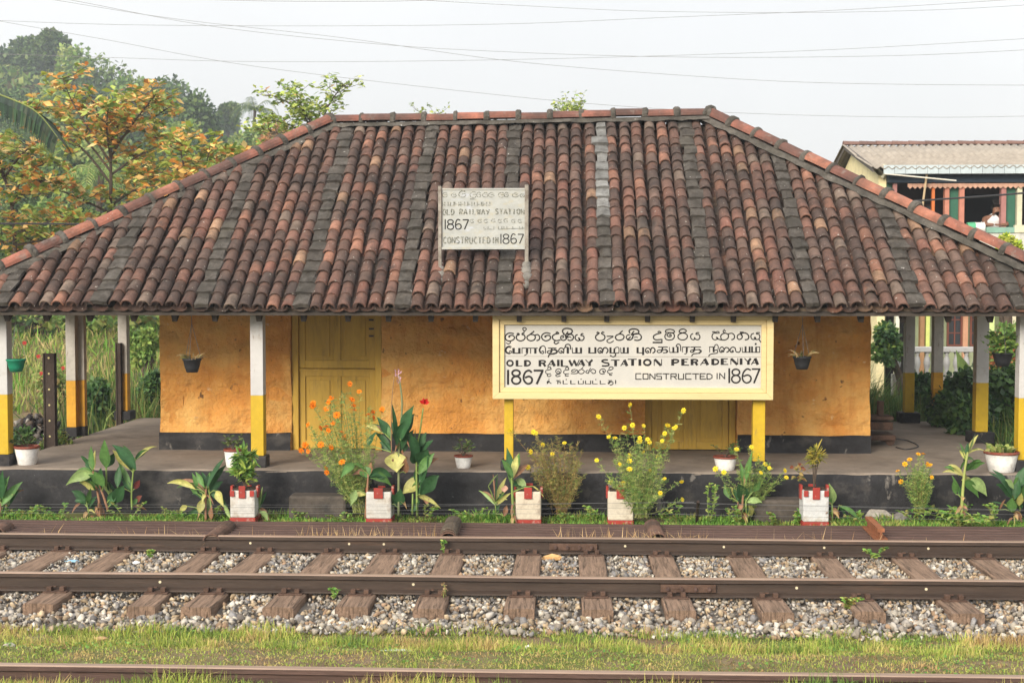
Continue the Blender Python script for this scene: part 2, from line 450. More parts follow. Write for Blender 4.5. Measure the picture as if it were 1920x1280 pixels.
# ---- walls
WY = 17.06
WX0 = at(300, 700, WY).x; WX1 = at(1632, 700, WY).x
D1 = (at(545, 700, WY).x, at(715, 700, WY).x); D2 = (at(1210, 700, WY).x, at(1383, 700, WY).x)
DT = 2.55; WT = 3.3
gx = [WX0, WX1, *D1, *D2] + list(np.arange(WX0 + 0.04, WX1 - 0.03, 0.045))
gx = sorted(gx); gxs = [gx[0]]
for v in gx[1:]:
    if v - gxs[-1] > 0.012: gxs.append(v)
for e in (*D1, *D2, WX1):
    k = min(range(len(gxs)), key=lambda i: abs(gxs[i] - e)); gxs[k] = e
gz = list(np.arange(PZ, DT, 0.05)) + [DT, 2.8, WT]
V = []; Fq = []
def wallbump(x, z):
    e = min(x - WX0, WX1 - x)
    f = min(1, e / 0.15)
    d = 0.06 * mnoise.noise((x * 1.1, z * 1.6, 3)) + 0.05 * mnoise.noise((x * 2.6, z * 5, 9)) + 0.006 * mnoise.noise((x * 13, z * 15, 2))
    k = mnoise.noise((x * 2.3 + 7, z * 6.5, 4))          # shallow gouges left by the trowel
    if k > 0.22: d += 0.10 * (k - 0.22)
    return d * (0.4 + 0.6 * f)
for z in gz:
    for x in gxs:
        wob = 0.012 * mnoise.noise((z * 5, x, 6)) if (x in (*D1, *D2)) else (0.014 * mnoise.noise((z * 4, x * 2, 6)) if x in (WX0, WX1) else 0)
        V.append((x + wob, WY + wallbump(x, z), z))
w = len(gxs)
for j in range(len(gz) - 1):
    for i in range(w - 1):
        xc = (gxs[i] + gxs[i + 1]) / 2
        if gz[j + 1] <= DT + 1e-6 and (D1[0] < xc < D1[1] or D2[0] < xc < D2[1]): continue
        a = j * w + i; Fq.append((a, a + 1, a + w + 1, a + w))
npmesh('front_wall', V, Fq, None, M['plaster'], st, smooth=True)
b = MB()
for (xa, xb) in (D1, D2):                         # door reveals
    for x in (xa, xb):
        b.box2(x - (0.28 if x == xa else 0.0), x + (0.0 if x == xa else 0.28), WY + 0.04, WY + 0.3, PZ, DT)
b.box2(WX0 + 0.01, WX0 + 0.28, WY + 0.03, 20.2, PZ, WT)
b.box2(WX1 - 0.28, WX1 - 0.01, WY + 0.03, 20.2, PZ, WT)
b.box2(WX0, WX1, 20.0, 20.25, PZ, WT)
b.build('side_wall', M['plaster'], st)
# ---- black skirting band
def skirt(xa, xb):
    n = max(2, int((xb - xa) / 0.06)); V = []; Fq = []
    for i in range(n + 1):
        x = xa + (xb - xa) * i / n
        top = PZ + 0.215 + 0.012 * mnoise.noise((x * 3, 1, 1))
        V += [(x, WY + wallbump(x, PZ) - 0.026, PZ - 0.01), (x, WY + wallbump(x, PZ + 0.1) - 0.028, PZ + 0.10), (x, WY + wallbump(x, top) - 0.022, top), (x, WY + 0.09, top + 0.004)]
    for i in range(n):
        for k in range(3):
            a = i * 4 + k; Fq.append((a, a + 4, a + 5, a + 1))
    npmesh('skirting', V, Fq, None, M['black'], st)
skirt(WX0 - 0.015, D1[0] - 0.005); skirt(D1[1] + 0.005, D2[0] - 0.005); skirt(D2[1] + 0.005, WX1 + 0.012)
b = MB()
for x in (WX0 - 0.014, WX1 - 0.02):
    b = MB(); b.box2(x, x + 0.034, WY - 0.01, 20.2, PZ, PZ + 0.2); b.build('skirting', M['black'], st)

# ---- doors
def door(xa, xb, split, inset):
    y = WY + inset
    d = MB()
    fw = 0.085
    d.box2(xa + 0.004, xa + fw, y, y + 0.12, PZ, DT); d.box2(xb - fw, xb - 0.004, y, y + 0.12, PZ, DT); d.box2(xa + fw, xb - fw, y, y + 0.12, DT - 0.09, DT)
    fr = d.build('door_frame', M['door'], st, bevel=0.006)
    def leaf(x0, x1, z0, z1, cols, nm='door_leaf'):
        p = MB(); s = 0.075
        yy = y + 0.045
        p.box2(x0, x1, yy + 0.022, yy + 0.04, z0, z1)                 # panel ground
        p.box2(x0, x0 + s, yy, yy + 0.0215, z0, z1); p.box2(x1 - s, x1, yy, yy + 0.0215, z0, z1)
        p.box2(x0 + s, x1 - s, yy, yy + 0.0215, z0, z0 + s * 1.3); p.box2(x0 + s, x1 - s, yy, yy + 0.0215, z1 - s * 1.2, z1)
        if cols == 2:
            xm = (x0 + x1) / 2
            p.box2(xm - s * 0.6, xm + s * 0.6, yy, yy + 0.0215, z0 + s * 1.3, z1 - s * 1.2)
            xr = [(x0 + s, xm - s * 0.6), (xm + s * 0.6, x1 - s)]
        else: xr = [(x0 + s, x1 - s)]
        for (u0, u1) in xr:                                        # raised fields
            p.box2(u0 + 0.05, u1 - 0.05, yy + 0.008, yy + 0.0218, z0 + s * 1.3 + 0.05, z1 - s * 1.2 - 0.05)
        return p.build(nm, M['door'], st, bevel=0.004)
    if split == 'stable':
        zm = PZ + 1.01
        leaf(xa + fw + 0.004, xb - fw - 0.004, PZ + 0.015, zm - 0.006, 2, 'lower_leaf')
        up = leaf(xa + fw + 0.004, xb - fw - 0.004, zm + 0.006, DT - 0.1, 2, 'upper_leaf')
        h = MB(); h.box2(xa + fw + 0.01, xb - fw - 0.01, y + 0.02, y + 0.044, zm - 0.02, zm - 0.002)
        h.build('weather_bar', M['door'], st)
        X0 = xb - fw - 0.05
        for zz in (1.77, 1.86, 1.97):
            k = MB(); k.box2(X0 - 0.03, X0 + 0.03, y + 0.035, y + 0.044, zz, zz + 0.022); k.build('latch', M['rail'], up)
    else:
        xm = (xa + xb) / 2
        leaf(xa + fw + 0.004, xm - 0.003, PZ + 0.015, DT - 0.1, 1)
        leaf(xm + 0.003, xb - fw - 0.004, PZ + 0.015, DT - 0.1, 1)
        c = MB(); c.box2(xm - 0.02, xm + 0.02, y + 0.03, y + 0.0445, PZ + 0.02, DT - 0.1)
        c.build('cover_strip', M['door'], st)
door(*D1, 'stable', 0.05)
door(*D2, 'double', 0.12)

# ---- roof
EZ = 2.195
RY = 18.5
def sag(x): return 0.018 * math.sin(x * 0.9 + 0.5) + 0.01 * math.sin(x * 2.3)
P0 = Vector((-7.05, 15.1, EZ)); P1 = Vector((5.70, 15.1, EZ)); P2 = Vector((5.70, 21.9, EZ)); P3 = Vector((-7.05, 21.9, EZ))
Q0 = Vector((-3.2, RY, 4.50)); Q1 = Vector((1.81, RY, 4.575))
PAL = [lin(98, 71, 61), lin(116, 80, 68), lin(136, 90, 74), lin(164, 108, 82), lin(86, 69, 63), lin(110, 88, 78), lin(134, 117, 103), lin(172, 132, 98), lin(76, 63, 60), lin(144, 88, 71)]
PW = [0.20, 0.18, 0.14, 0.08, 0.14, 0.10, 0.05, 0.03, 0.05, 0.03]
def pick():
    c_ = np.array(PAL[rng.choice(len(PAL), p=PW)]); return (c_ * 0.8 + 0.2 * c_.mean() * np.array([1.06, 0.98, 0.94])) * 0.68 + 0.32 * np.array([0.165, 0.105, 0.083])

def frame_of(a, bb, q):
    U = (bb - a).normalized(); W = U.cross(q - a).normalized(); Vv = W.cross(U)
    return U, Vv, W
def tiles(name, a, bb, qa, qb, cols, pans, expo=0.217, fine=True):
    U, Vv, W = frame_of(a, bb, (qa + qb) / 2)
    L = (bb - a).length
    vtop = (qa - a).dot(Vv); ul = (qa - a).dot(U); ur = (qb - a).dot(U)
    def vmax(u):
        if u < ul: return vtop * u / ul
        if u > ur: return vtop * (L - u) / (L - ur)
        return vtop
    na = 7 if fine else 5
    VV = []; FF = []; CC = []
    o3 = np.array(a); u3 = np.array(U); v3 = np.array(Vv); w3 = np.array(W)
    nb = 0
    def put(us, vs, ws, faces, c):
        nonlocal nb
        VV.append(o3 + np.outer(us, u3) + np.outer(vs, v3) + np.outer(ws, w3))
        FF.append(np.array(faces) + nb); CC.append(np.tile(c, (len(faces), 1))); nb += len(us)
    ang = np.linspace(0, math.pi, na)
    for u in cols:
        vm = vmax(u)
        if vm < 0.1: continue
        colj = rng.normal(0, 0.006); n = int(math.ceil((vm - 0.02) / expo))
        for r in range(n):
            v0 = r * expo - 0.05 + rng.normal(0, 0.008)
            v1 = min(v0 + 0.30, vm + 0.03)
            if v1 - v0 < 0.06: continue
            r0 = 0.0715 + rng.normal(0, 0.003); r1 = 0.059 + rng.normal(0, 0.003)
            dz0 = 0.021 + rng.normal(0, 0.004) + sag(u + o3[0]); dz1 = 0.004 + sag(u + o3[0])
            if rng.random() < 0.02: dz0 += 0.025; v0 -= 0.02
            if rng.random() < 0.012: v0 -= 0.05; v1 -= 0.05
            off = colj + rng.normal(0, 0.004); sk = rng.normal(0, 0.006)
            c = np.array(pick()) * rng.uniform(0.66, 0.95)
            s0 = ang; k = na
            us = np.concatenate([u + off + r0 * np.cos(s0), u + off + sk + r1 * np.cos(s0), u + off + (r0 - 0.014) * np.cos(s0), u + off + r0 * np.cos(s0)])
            vs = np.concatenate([np.full(k, v0), np.full(k, v1), np.full(k, v0), np.full(k, v0)])
            ws = np.concatenate([dz0 + 0.92 * r0 * np.sin(s0), dz1 + 0.92 * r1 * np.sin(s0), dz0 + 0.92 * (r0 - 0.014) * np.sin(s0), dz0 + 0.92 * r0 * np.sin(s0)])
            fs = []
            for i in range(k - 1):
                fs.append((i, i + k, i + k + 1, i + 1)); fs.append((i + 2 * k, i + 3 * k, i + 1 + 3 * k, i + 1 + 2 * k))
            put(us, vs, ws, fs, c)
            if r == 0:                                        # see-through underside at the eave
                us2 = np.concatenate([u + off + (r0 - 0.014) * np.cos(s0), u + off + sk + (r1 - 0.014) * np.cos(s0)])
                put(us2, np.concatenate([np.full(k, v0), np.full(k, v1)]), np.concatenate([dz0 + 0.92 * (r0 - 0.014) * np.sin(s0), dz1 + 0.92 * (r1 - 0.014) * np.sin(s0)]),
                    [(i + 1, i + k + 1, i + k, i) for i in range(k - 1)], c * 0.9)
    ap = np.linspace(math.pi, 2 * math.pi, 6)
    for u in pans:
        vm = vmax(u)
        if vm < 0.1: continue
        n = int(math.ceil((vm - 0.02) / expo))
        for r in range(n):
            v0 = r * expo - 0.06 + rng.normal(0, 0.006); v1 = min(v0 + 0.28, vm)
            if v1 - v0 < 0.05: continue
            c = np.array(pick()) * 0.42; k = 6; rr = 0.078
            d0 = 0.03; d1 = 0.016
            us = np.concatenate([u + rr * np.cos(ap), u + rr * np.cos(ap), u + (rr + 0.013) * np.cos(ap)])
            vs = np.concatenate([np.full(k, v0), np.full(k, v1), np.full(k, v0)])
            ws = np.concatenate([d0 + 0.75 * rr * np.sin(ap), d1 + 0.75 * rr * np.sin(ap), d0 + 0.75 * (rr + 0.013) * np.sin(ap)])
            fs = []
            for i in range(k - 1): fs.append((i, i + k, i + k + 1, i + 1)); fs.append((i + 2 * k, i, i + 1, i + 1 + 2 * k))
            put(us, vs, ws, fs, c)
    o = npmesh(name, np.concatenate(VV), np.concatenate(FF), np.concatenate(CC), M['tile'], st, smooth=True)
    return o, (U, Vv, W, vmax, a)

BAND = 1.11; CH = 0.30; PITCH = (BAND - CH) / 5
bx0 = -0.726
cols = []; pans = []; bands = []
for k in range(-7, 8):
    bxx = bx0 + BAND * k; bands.append(bxx)
    for i in range(6):
        cols.append(bxx + CH / 2 + i * PITCH)
        if i < 5: pans.append(bxx + CH / 2 + (i + 0.5) * PITCH)
    pans.append(bxx - 0.0)
L0, L1 = P0.x + 0.06, P1.x - 0.06
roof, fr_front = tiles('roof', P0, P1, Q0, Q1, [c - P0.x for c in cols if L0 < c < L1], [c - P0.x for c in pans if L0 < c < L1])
def plain(a, bb, qa, qb):
    L = (bb - a).length; n = int(L / 0.165)
    cs = [(i + 0.5) * L / n for i in range(n)]
    tiles('roof_slope', a, bb, qa, qb, cs, [c + 0.5 * L / n for c in cs[:-1]], 0.217, False)
plain(P3, P0, Q0, Q0 + Vector((0, -0.001, 0)))
plain(P1, P2, Q1 + Vector((0, -0.001, 0)), Q1)
plain(P2, P3, Q1, Q0)
# boarding underneath (closed, so the verandah is shaded)
dn = Vector((0, 0, -0.075))
b = MB()
b.add([p + dn for p in (P0, P1, P2, P3, Q0, Q1)] + [p + dn + Vector((0, 0, -0.03)) for p in (P0, P1, P2, P3, Q0, Q1)],
      [(0, 1, 5, 4), (1, 2, 5), (2, 3, 4, 5), (3, 0, 4), (6, 10, 11, 7), (7, 11, 8), (8, 11, 10, 9), (9, 10, 6), (0, 6, 7, 1), (1, 7, 8, 2), (2, 8, 9, 3), (3, 9, 6, 0)])
b.build('roof_boarding', M['darkwood'], st)
# mortar bands on the front slope
U, Vv, W, vmax, o3 = fr_front
for bxx in bands:
    u = bxx - P0.x
    if not 0.3 < u < (P1 - P0).length - 0.3: continue
    vm = vmax(u)
    pale = abs(bxx - (bx0 + BAND)) < 0.01
    mb = MB(); n = int(math.ceil(vm / 0.217)); hi = MB()
    mb.col = hi.col = (1, 1, 1)
    for r in range(n):
        v0 = r * 0.217 - 0.04 + random.gauss(0, 0.008); v1 = min(v0 + 0.235, vm)
        if v1 - v0 < 0.03: continue
        wl = 0.085 + random.gauss(0, 0.012); wr = 0.085 + random.gauss(0, 0.012)
        if random.random() < 0.12: wl += 0.05
        if random.random() < 0.12: wr += 0.05
        h0 = 0.076 + random.gauss(0, 0.007) + sag(bxx); h1 = 0.05 + sag(bxx)
        tgt = hi if (pale and 0.42 < r / n < 0.98) else mb
        j = lambda: random.gauss(0, 0.009)
        g_ = random.uniform(0.82, 1.2); mb.col = (0.068 * g_, 0.060 * g_, 0.053 * g_); g_ = random.uniform(0.75, 1.15); hi.col = (0.175 * g_, 0.175 * g_, 0.17 * g_)
        pts = []
        for (vv, hh) in ((v0, h0), (v1, h1)):
            for (uu, ww) in ((-wl, -0.03), (-wl * 0.85, -0.006), (-wl * 0.3, 0.0), (wr * 0.3, 0.0), (wr * 0.85, -0.006), (wr, -0.03)):
                pts.append(o3 + U * (u + uu + j()) + Vv * (vv + j() * 0.6) + W * (hh + ww + j() * 0.5))
        pts += [p - W * 0.05 for p in pts[:6]]
        tgt.add(pts, [(i, i + 1, i + 7, i + 6) for i in range(5)] + [(i + 12, i + 13, i + 1, i) for i in range(5)])
    mo = mb.build('mortar_band', M['mortar'], st)
    if pale:
        mo2 = hi.build('mortar_band', M['mortar_pale'], st); mo2['label'] = 'fresh pale grey mortar strip down the roof'
# ridge and hip caps with mortar collars
def caps(name, A, B, n, rad=0.103, mirror=False):
    A = Vector(A); B = Vector(B); d = (B - A); L = d.length; d.normalize()
    side = d.cross(Vector((0, 0, 1))).normalized(); up = side.cross(d).normalized()
    mb = MB(); mo = MB(); na = 8; mo.col = (0.088, 0.080, 0.070)
    for i in range(n):
        s0 = L * i / n; s1 = L * (i + 1) / n
        mb.col = tuple(np.array(lin(*random.choice([(148, 96, 81), (134, 88, 76), (158, 106, 88), (124, 82, 72), (114, 80, 72)]))) * random.uniform(0.9, 1.1))
        off = up * random.gauss(0, 0.008) + side * random.gauss(0, 0.008); b0 = len(mb.v)
        for (s, rr) in ((s0, rad), (s1, rad * 0.95)):
            for k in range(na + 1):
                a = -0.12 + (math.pi + 0.24) * k / na
                mb.v.append(tuple(A + d * s + off + side * (rr * math.cos(a)) + up * (rr * 0.85 * math.sin(a) + 0.03)))
        for k in range(na): mb.face((b0 + k, b0 + k + 1, b0 + na + 2 + k, b0 + na + 1 + k))
        mb.face([b0 + k for k in range(na + 1)]); mb.face([b0 + na + 1 + k for k in range(na + 1)][::-1])
    for i in range(n + 1):                                    # collars
        s = L * i / n; wdt = 0.034 + random.uniform(-0.008, 0.012); rr = rad + 0.012 + random.uniform(-0.004, 0.008); b0 = len(mo.v)
        for (q, r2) in ((-wdt, rr * 0.9), (-wdt * 0.5, rr * 1.03), (wdt * 0.5, rr * 1.05), (wdt, rr * 0.88)):
            for k in range(na + 1):
                a = -0.3 + (math.pi + 0.6) * k / na; r3 = r2 * random.uniform(0.95, 1.06)
                mo.v.append(tuple(A + d * (s + q) + side * (r3 * math.cos(a)) + up * (r3 * 0.88 * math.sin(a) + 0.03)))
        for j in range(3):
            for k in range(na):
                q = b0 + j * (na + 1) + k; mo.face((q, q + 1, q + na + 2, q + na + 1))
        for j in (0, 3): mo.face([b0 + j * (na + 1) + k for k in range(na + 1)])
    m = int(L / 0.09)                                          # bedding mortar on both flanks
    for sg in (-1, 1):
        b0 = len(mo.v)
        for i in range(m + 1):
            s = L * i / m; wd = 0.15 + 0.035 * random.random()
            mo.v.append(tuple(A + d * s + side * (sg * rad * 0.8) + up * 0.0))
            mo.v.append(tuple(A + d * s + side * (sg * (rad + 0.01)) + up * (-0.015 + 0.012 * random.random())))
            mo.v.append(tuple(A + d * s + side * (sg * wd) + up * (-0.05 - 0.02 * random.random())))
        for i in range(m):
            for k in range(2):
                q = b0 + i * 3 + k; mo.face((q, q + 1, q + 4, q + 3))
    o = mb.build(name, M['ridge'], st, smooth=False)
    mo.build('mortar_joint', M['mortar'], o)
    return o
upv = Vector((0, 0, 0.055))
caps('ridge', Q0 + upv, Q1 + upv, 12)
for (q, p, n) in ((Q0, P0, 14), (Q1, P1, 14), (Q0, P3, 14), (Q1, P2, 14)):
    caps('hip_ridge', q + upv * 1.2, p + upv * 1.2, n)
# fascia, rafters
b = MB(); b.box2(P0.x, P1.x, 15.13, 15.155, EZ - 0.085, EZ - 0.018)
b.box2(P0.x, P1.x, 15.115, 15.129, EZ - 0.088, EZ - 0.070)
b.build('fascia', M['wood'], st)
k = 0; x = P0.x + 0.3
while x < P1.x - 0.2:
    b = MB(); y1 = RY - 0.1 if Q0.x < x < Q1.x else (15.2 + max(0.3, (3.2 * min((x - P0.x) / (Q0.x - P0.x), (P1.x - x) / (P1.x - Q1.x)))))
    sl_ = (4.5 - EZ) / (RY - 15.1)
    b.bar((x, 15.22, EZ - 0.142), (x, y1, EZ - 0.142 + sl_ * (y1 - 15.2)), 0.055, 0.085)
    b.build('rafter', M['darkwood'], st)
    x += 0.47 + random.uniform(-0.03, 0.03)
b = MB(); b.box2(PX0 + 0.1, PX1 - 0.1, 15.50, 15.60, 2.14, 2.26); b.build('wall_plate', M['darkwood'], st)
b = MB(); b.box2(PX0 + 0.2, PX0 + 0.3, 15.62, 21.2, 2.14, 2.26); b.build('wall_plate', M['darkwood'], st)
b = MB(); b.box2(PX1 - 0.3, PX1 - 0.2, 15.62, 21.2, 2.14, 2.26); b.build('wall_plate', M['darkwood'], st)

# ---- verandah posts
def post(px, Y, w, dpt, zsplit, lit=True, baseh=0.13, basew=0.21, block=True):
    x = at(px, 700, Y).x
    b = MB(); b.box2(x - w / 2, x + w / 2, Y - dpt / 2, Y + dpt / 2, zsplit, 2.3)
    b.mi = 1; b.box2(x - w / 2, x + w / 2, Y - dpt / 2, Y + dpt / 2, PZ + (0 if not block else baseh), zsplit)
    # posts not lit take copies of the paint with shade in the colour
    o = b.build('verandah_post', [M['white'] if lit else M['white_old_shaded'], M['yellow'] if lit else M['ochre']], st, bevel=0.006)
    c = MB(); c.box2(x - basew / 2, x + basew / 2, Y - max(dpt, basew) / 2, Y + max(dpt, basew) / 2, PZ - 0.005, PZ + baseh)
    c.build('base_block', M['black'], o, bevel=0.012)
    return o
post(6, 15.56, 0.155, 0.155, 1.175, basew=0.21)
post(484, 15.56, 0.145, 0.145, 1.175)
post(1920, 15.56, 0.15, 0.15, 1.175)
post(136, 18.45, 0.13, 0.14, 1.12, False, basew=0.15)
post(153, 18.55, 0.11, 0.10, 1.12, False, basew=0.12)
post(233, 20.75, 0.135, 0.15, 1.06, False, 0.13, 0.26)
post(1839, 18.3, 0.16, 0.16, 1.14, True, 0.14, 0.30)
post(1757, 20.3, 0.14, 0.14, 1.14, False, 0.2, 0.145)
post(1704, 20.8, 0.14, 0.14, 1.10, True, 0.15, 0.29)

# ================================================================== SIGNS
def ribbon(mb, pts, wd, z0, frame, closed=False):
    "flat brush stroke lying on the sign; frame(px,py,lift) -> world"
    n = len(pts)
    if n < 2: return
    b0 = len(mb.v)
    for i, p in enumerate(pts):
        a = pts[max(i - 1, 0)]; c = pts[min(i + 1, n - 1)]
        if closed and i in (0, n - 1): a = pts[n - 2]; c = pts[1]
        t = Vector((c[0] - a[0], c[1] - a[1])); L = t.length or 1; nx_, ny_ = -t.y / L, t.x / L
        ex = 0
        for s in (-1, 1):
            mb.v.append(tuple(frame(p[0] + s * nx_ * wd / 2, p[1] + s * ny_ * wd / 2, z0)))
    for i in range(n - 1):
        q = b0 + i * 2; mb.face((q, q + 1, q + 3, q + 2))
def write(name, strokes, tf, frame, mat, parent, lift=0.002):
    mb = MB(); z = lift
    for (wd, kind, pts) in strokes:
        P = [tf(*p) for p in pts]; W0 = wd * wscale(tf)
        if kind == 's': P = [(v.x, v.y) for v in spline([(x, y, 0) for x, y in P], 5)]
        elif kind == 'c': P = [(v.x, v.y) for v in spline([(x, y, 0) for x, y in P], 5, True)]
        ribbon(mb, P, W0, z, frame, kind == 'c'); z += 0.00006
    return mb.build(name, mat, parent)
def wscale(tf): return tf(1, 0)[0] - tf(0, 0)[0]
def ell(cx, cy, rx, ry, n=10): return [(cx + rx * math.cos(2 * math.pi * i / n), cy + ry * math.sin(2 * math.pi * i / n)) for i in range(n)]
s, c, l = 's', 'c', 'l'
cA, cB, cC, cD, cE = crop(940, 600, 12), crop(1090, 600, 12), crop(1220, 600, 8.727), crop(940, 665, 7.68), crop(1180, 665, 7.385)
SA = [  # first Sinhala word and first Tamil word
 (26, s, [(285, 305), (180, 290), (110, 330), (85, 390), (120, 450), (190, 470), (270, 440), (295, 390), (260, 345), (200, 345), (165, 372), (200, 380)]),
 (20, s, [(190, 470), (205, 505), (160, 535), (110, 510)]),
 (26, s, [(345, 310), (385, 300), (400, 325), (350, 345), (335, 390), (360, 440), (430, 468), (505, 440), (535, 385), (505, 330), (470, 325), (475, 295), (515, 290)]),
 (20, s, [(510, 300), (508, 245), (480, 195), (520, 168), (562, 195), (540, 235), (505, 235)]),
 (26, s, [(740, 245), (700, 280), (640, 325), (580, 370), (590, 430), (660, 465), (740, 440), (765, 380), (730, 330), (660, 322)]),
 (26, s, [(755, 340), (820, 325), (862, 380), (845, 440), (790, 460)]),
 (26, s, [(1105, 305), (1010, 285), (930, 320), (905, 380), (940, 440), (1010, 465), (1090, 430), (1105, 380), (1080, 345), (1020, 345), (975, 370), (1010, 380)]),
 (26, s, [(1225, 290), (1255, 268), (1290, 300), (1210, 315), (1150, 360), (1160, 420), (1230, 460), (1330, 445)]),
 (24, s, [(1215, 460), (1188, 500), (1230, 535), (1300, 495)]),
 (24, s, [(1370, 400), (1400, 380), (1380, 350), (1340, 370), (1345, 430), (1400, 455), (1460, 420), (1470, 360), (1420, 325), (1385, 320)]),
 (24, s, [(1455, 410), (1445, 340), (1500, 260)]),
 (26, s, [(1475, 400), (1510, 330), (1590, 325), (1625, 385), (1590, 445), (1530, 455), (1490, 435)]), (18, s, [(1490, 395), (1540, 375), (1575, 400)]),
 (28, s, [(1420, 310), (1375, 260), (1400, 205), (1480, 185), (1570, 205), (1595, 255), (1560, 300), (1460, 310)]),
 (24, s, [(1720, 325), (1680, 340), (1660, 390), (1685, 445), (1740, 460), (1765, 425), (1735, 395), (1765, 445), (1820, 455), (1860, 405), (1840, 350), (1790, 345), (1805, 310), (1845, 305)]),
 (36, s, [(190, 590), (130, 612), (98, 670), (122, 728), (190, 750)]), (18, s, [(185, 750), (228, 730), (222, 695), (188, 695), (188, 722)]), (16, c, ell(198, 603, 20, 18)),
 (50, l, [(275, 625), (275, 750)]), (22, l, [(255, 742), (435, 742)]), (46, l, [(405, 625), (405, 750)]),
 (16, l, [(465, 620), (465, 750)]), (16, l, [(457, 628), (600, 628)]), (46, l, [(580, 628), (575, 740)]), (16, s, [(590, 740), (560, 770), (515, 797)]),
 (16, l, [(600, 628), (820, 628)]), (18, l, [(658, 625), (658, 750)]), (46, l, [(765, 625), (765, 750)]),
 (18, s, [(993, 750), (988, 620), (940, 575), (885, 605)]), (34, s, [(890, 600), (858, 670), (885, 735)]), (20, s, [(880, 735), (930, 750), (955, 720), (930, 692), (905, 712)]),
 (20, l, [(1050, 628), (1240, 628)]), (36, s, [(1135, 630), (1125, 700), (1110, 735)]), (20, s, [(1110, 735), (1060, 745), (1032, 715), (1065, 688), (1130, 680), (1195, 658)]), (34, s, [(1190, 660), (1252, 690), (1235, 735), (1150, 760)]), (24, s, [(1160, 758), (1080, 775), (1055, 835)]),
 (22, s, [(1330, 705), (1355, 690), (1368, 718), (1335, 740), (1298, 715), (1295, 660), (1340, 625), (1390, 645), (1405, 700), (1385, 745)]), (20, s, [(1405, 742), (1408, 650), (1440, 608), (1500, 612)]), (46, l, [(1495, 610), (1495, 748)]), (22, s, [(1435, 605), (1450, 560), (1500, 540), (1548, 570), (1555, 660)]),
 (16, l, [(1592, 615), (1600, 740)]), (18, l, [(1596, 738), (1812, 738)]), (46, l, [(1690, 615), (1690, 742)]), (40, l, [(1792, 615), (1792, 746)]),
]
SB = [
 (26, s, [(350, 300), (365, 272), (400, 290), (375, 315), (330, 350), (322, 405), (365, 450), (430, 462), (500, 442), (530, 390), (515, 340), (470, 312), (455, 290), (485, 268), (515, 285)]),
 (24, l, [(568, 362), (722, 362)]), (20, s, [(718, 372), (640, 412), (575, 460), (600, 500), (660, 505), (728, 462)]),
 (26, s, [(930, 238), (890, 272), (850, 312), (790, 340), (765, 390), (800, 440), (860, 452), (930, 430), (962, 370), (920, 322), (860, 312)]),
 (22, s, [(1095, 325), (1035, 340), (1008, 390), (1040, 425), (1085, 400), (1105, 370), (1060, 420), (1025, 442)]), (26, s, [(1030, 442), (1110, 440), (1150, 390), (1158, 340), (1115, 312)]),
 (26, s, [(1150, 420), (1172, 335), (1240, 300), (1315, 320), (1350, 375), (1330, 432), (1260, 455), (1190, 445)]), (16, s, [(1185, 390), (1230, 378), (1270, 392)]),
 (28, s, [(1090, 295), (1078, 235), (1140, 200), (1240, 205), (1290, 245), (1280, 295), (1220, 312), (1150, 310)]), (24, s, [(1120, 340), (1150, 285), (1190, 245)]),
 (26, s, [(1720, 280), (1748, 252), (1792, 285), (1700, 312), (1632, 350), (1625, 405), (1680, 442), (1812, 432)]), (24, l, [(1812, 425), (1812, 505)]), (32, l, [(1603, 502), (1822, 502)]),
 (42, l, [(180, 610), (180, 745)]), (20, l, [(162, 738), (335, 738)]), (42, l, [(315, 610), (315, 746)]),
 (24, s, [(405, 705), (430, 690), (450, 712), (420, 740), (382, 720), (375, 660), (420, 622), (462, 645), (480, 705), (462, 745)]), (26, s, [(482, 700), (500, 635), (550, 618), (595, 660), (590, 710), (558, 742)]),
 (42, l, [(655, 610), (655, 745)]), (18, l, [(640, 738), (765, 738)]), (36, l, [(742, 740), (742, 640)]), (18, s, [(742, 645), (790, 610), (842, 625), (845, 742)]), (18, l, [(848, 738), (750, 742)]), (22, s, [(752, 742), (775, 782), (720, 825), (642, 790)]),
 (16, l, [(885, 615), (890, 742)]), (18, l, [(886, 738), (1066, 738)]), (42, l, [(955, 612), (955, 742)]), (40, l, [(1045, 612), (1045, 744)]),
 (42, l, [(1265, 610), (1265, 742)]), (18, l, [(1245, 735), (1410, 735)]), (42, l, [(1390, 610), (1390, 785)]),
 (22, s, [(1468, 705), (1495, 690), (1518, 712), (1490, 737), (1450, 715), (1445, 660), (1490, 622), (1535, 645), (1560, 705), (1540, 742)]), (26, s, [(1558, 700), (1575, 632), (1620, 620), (1655, 660), (1648, 710), (1600, 742)]),
]
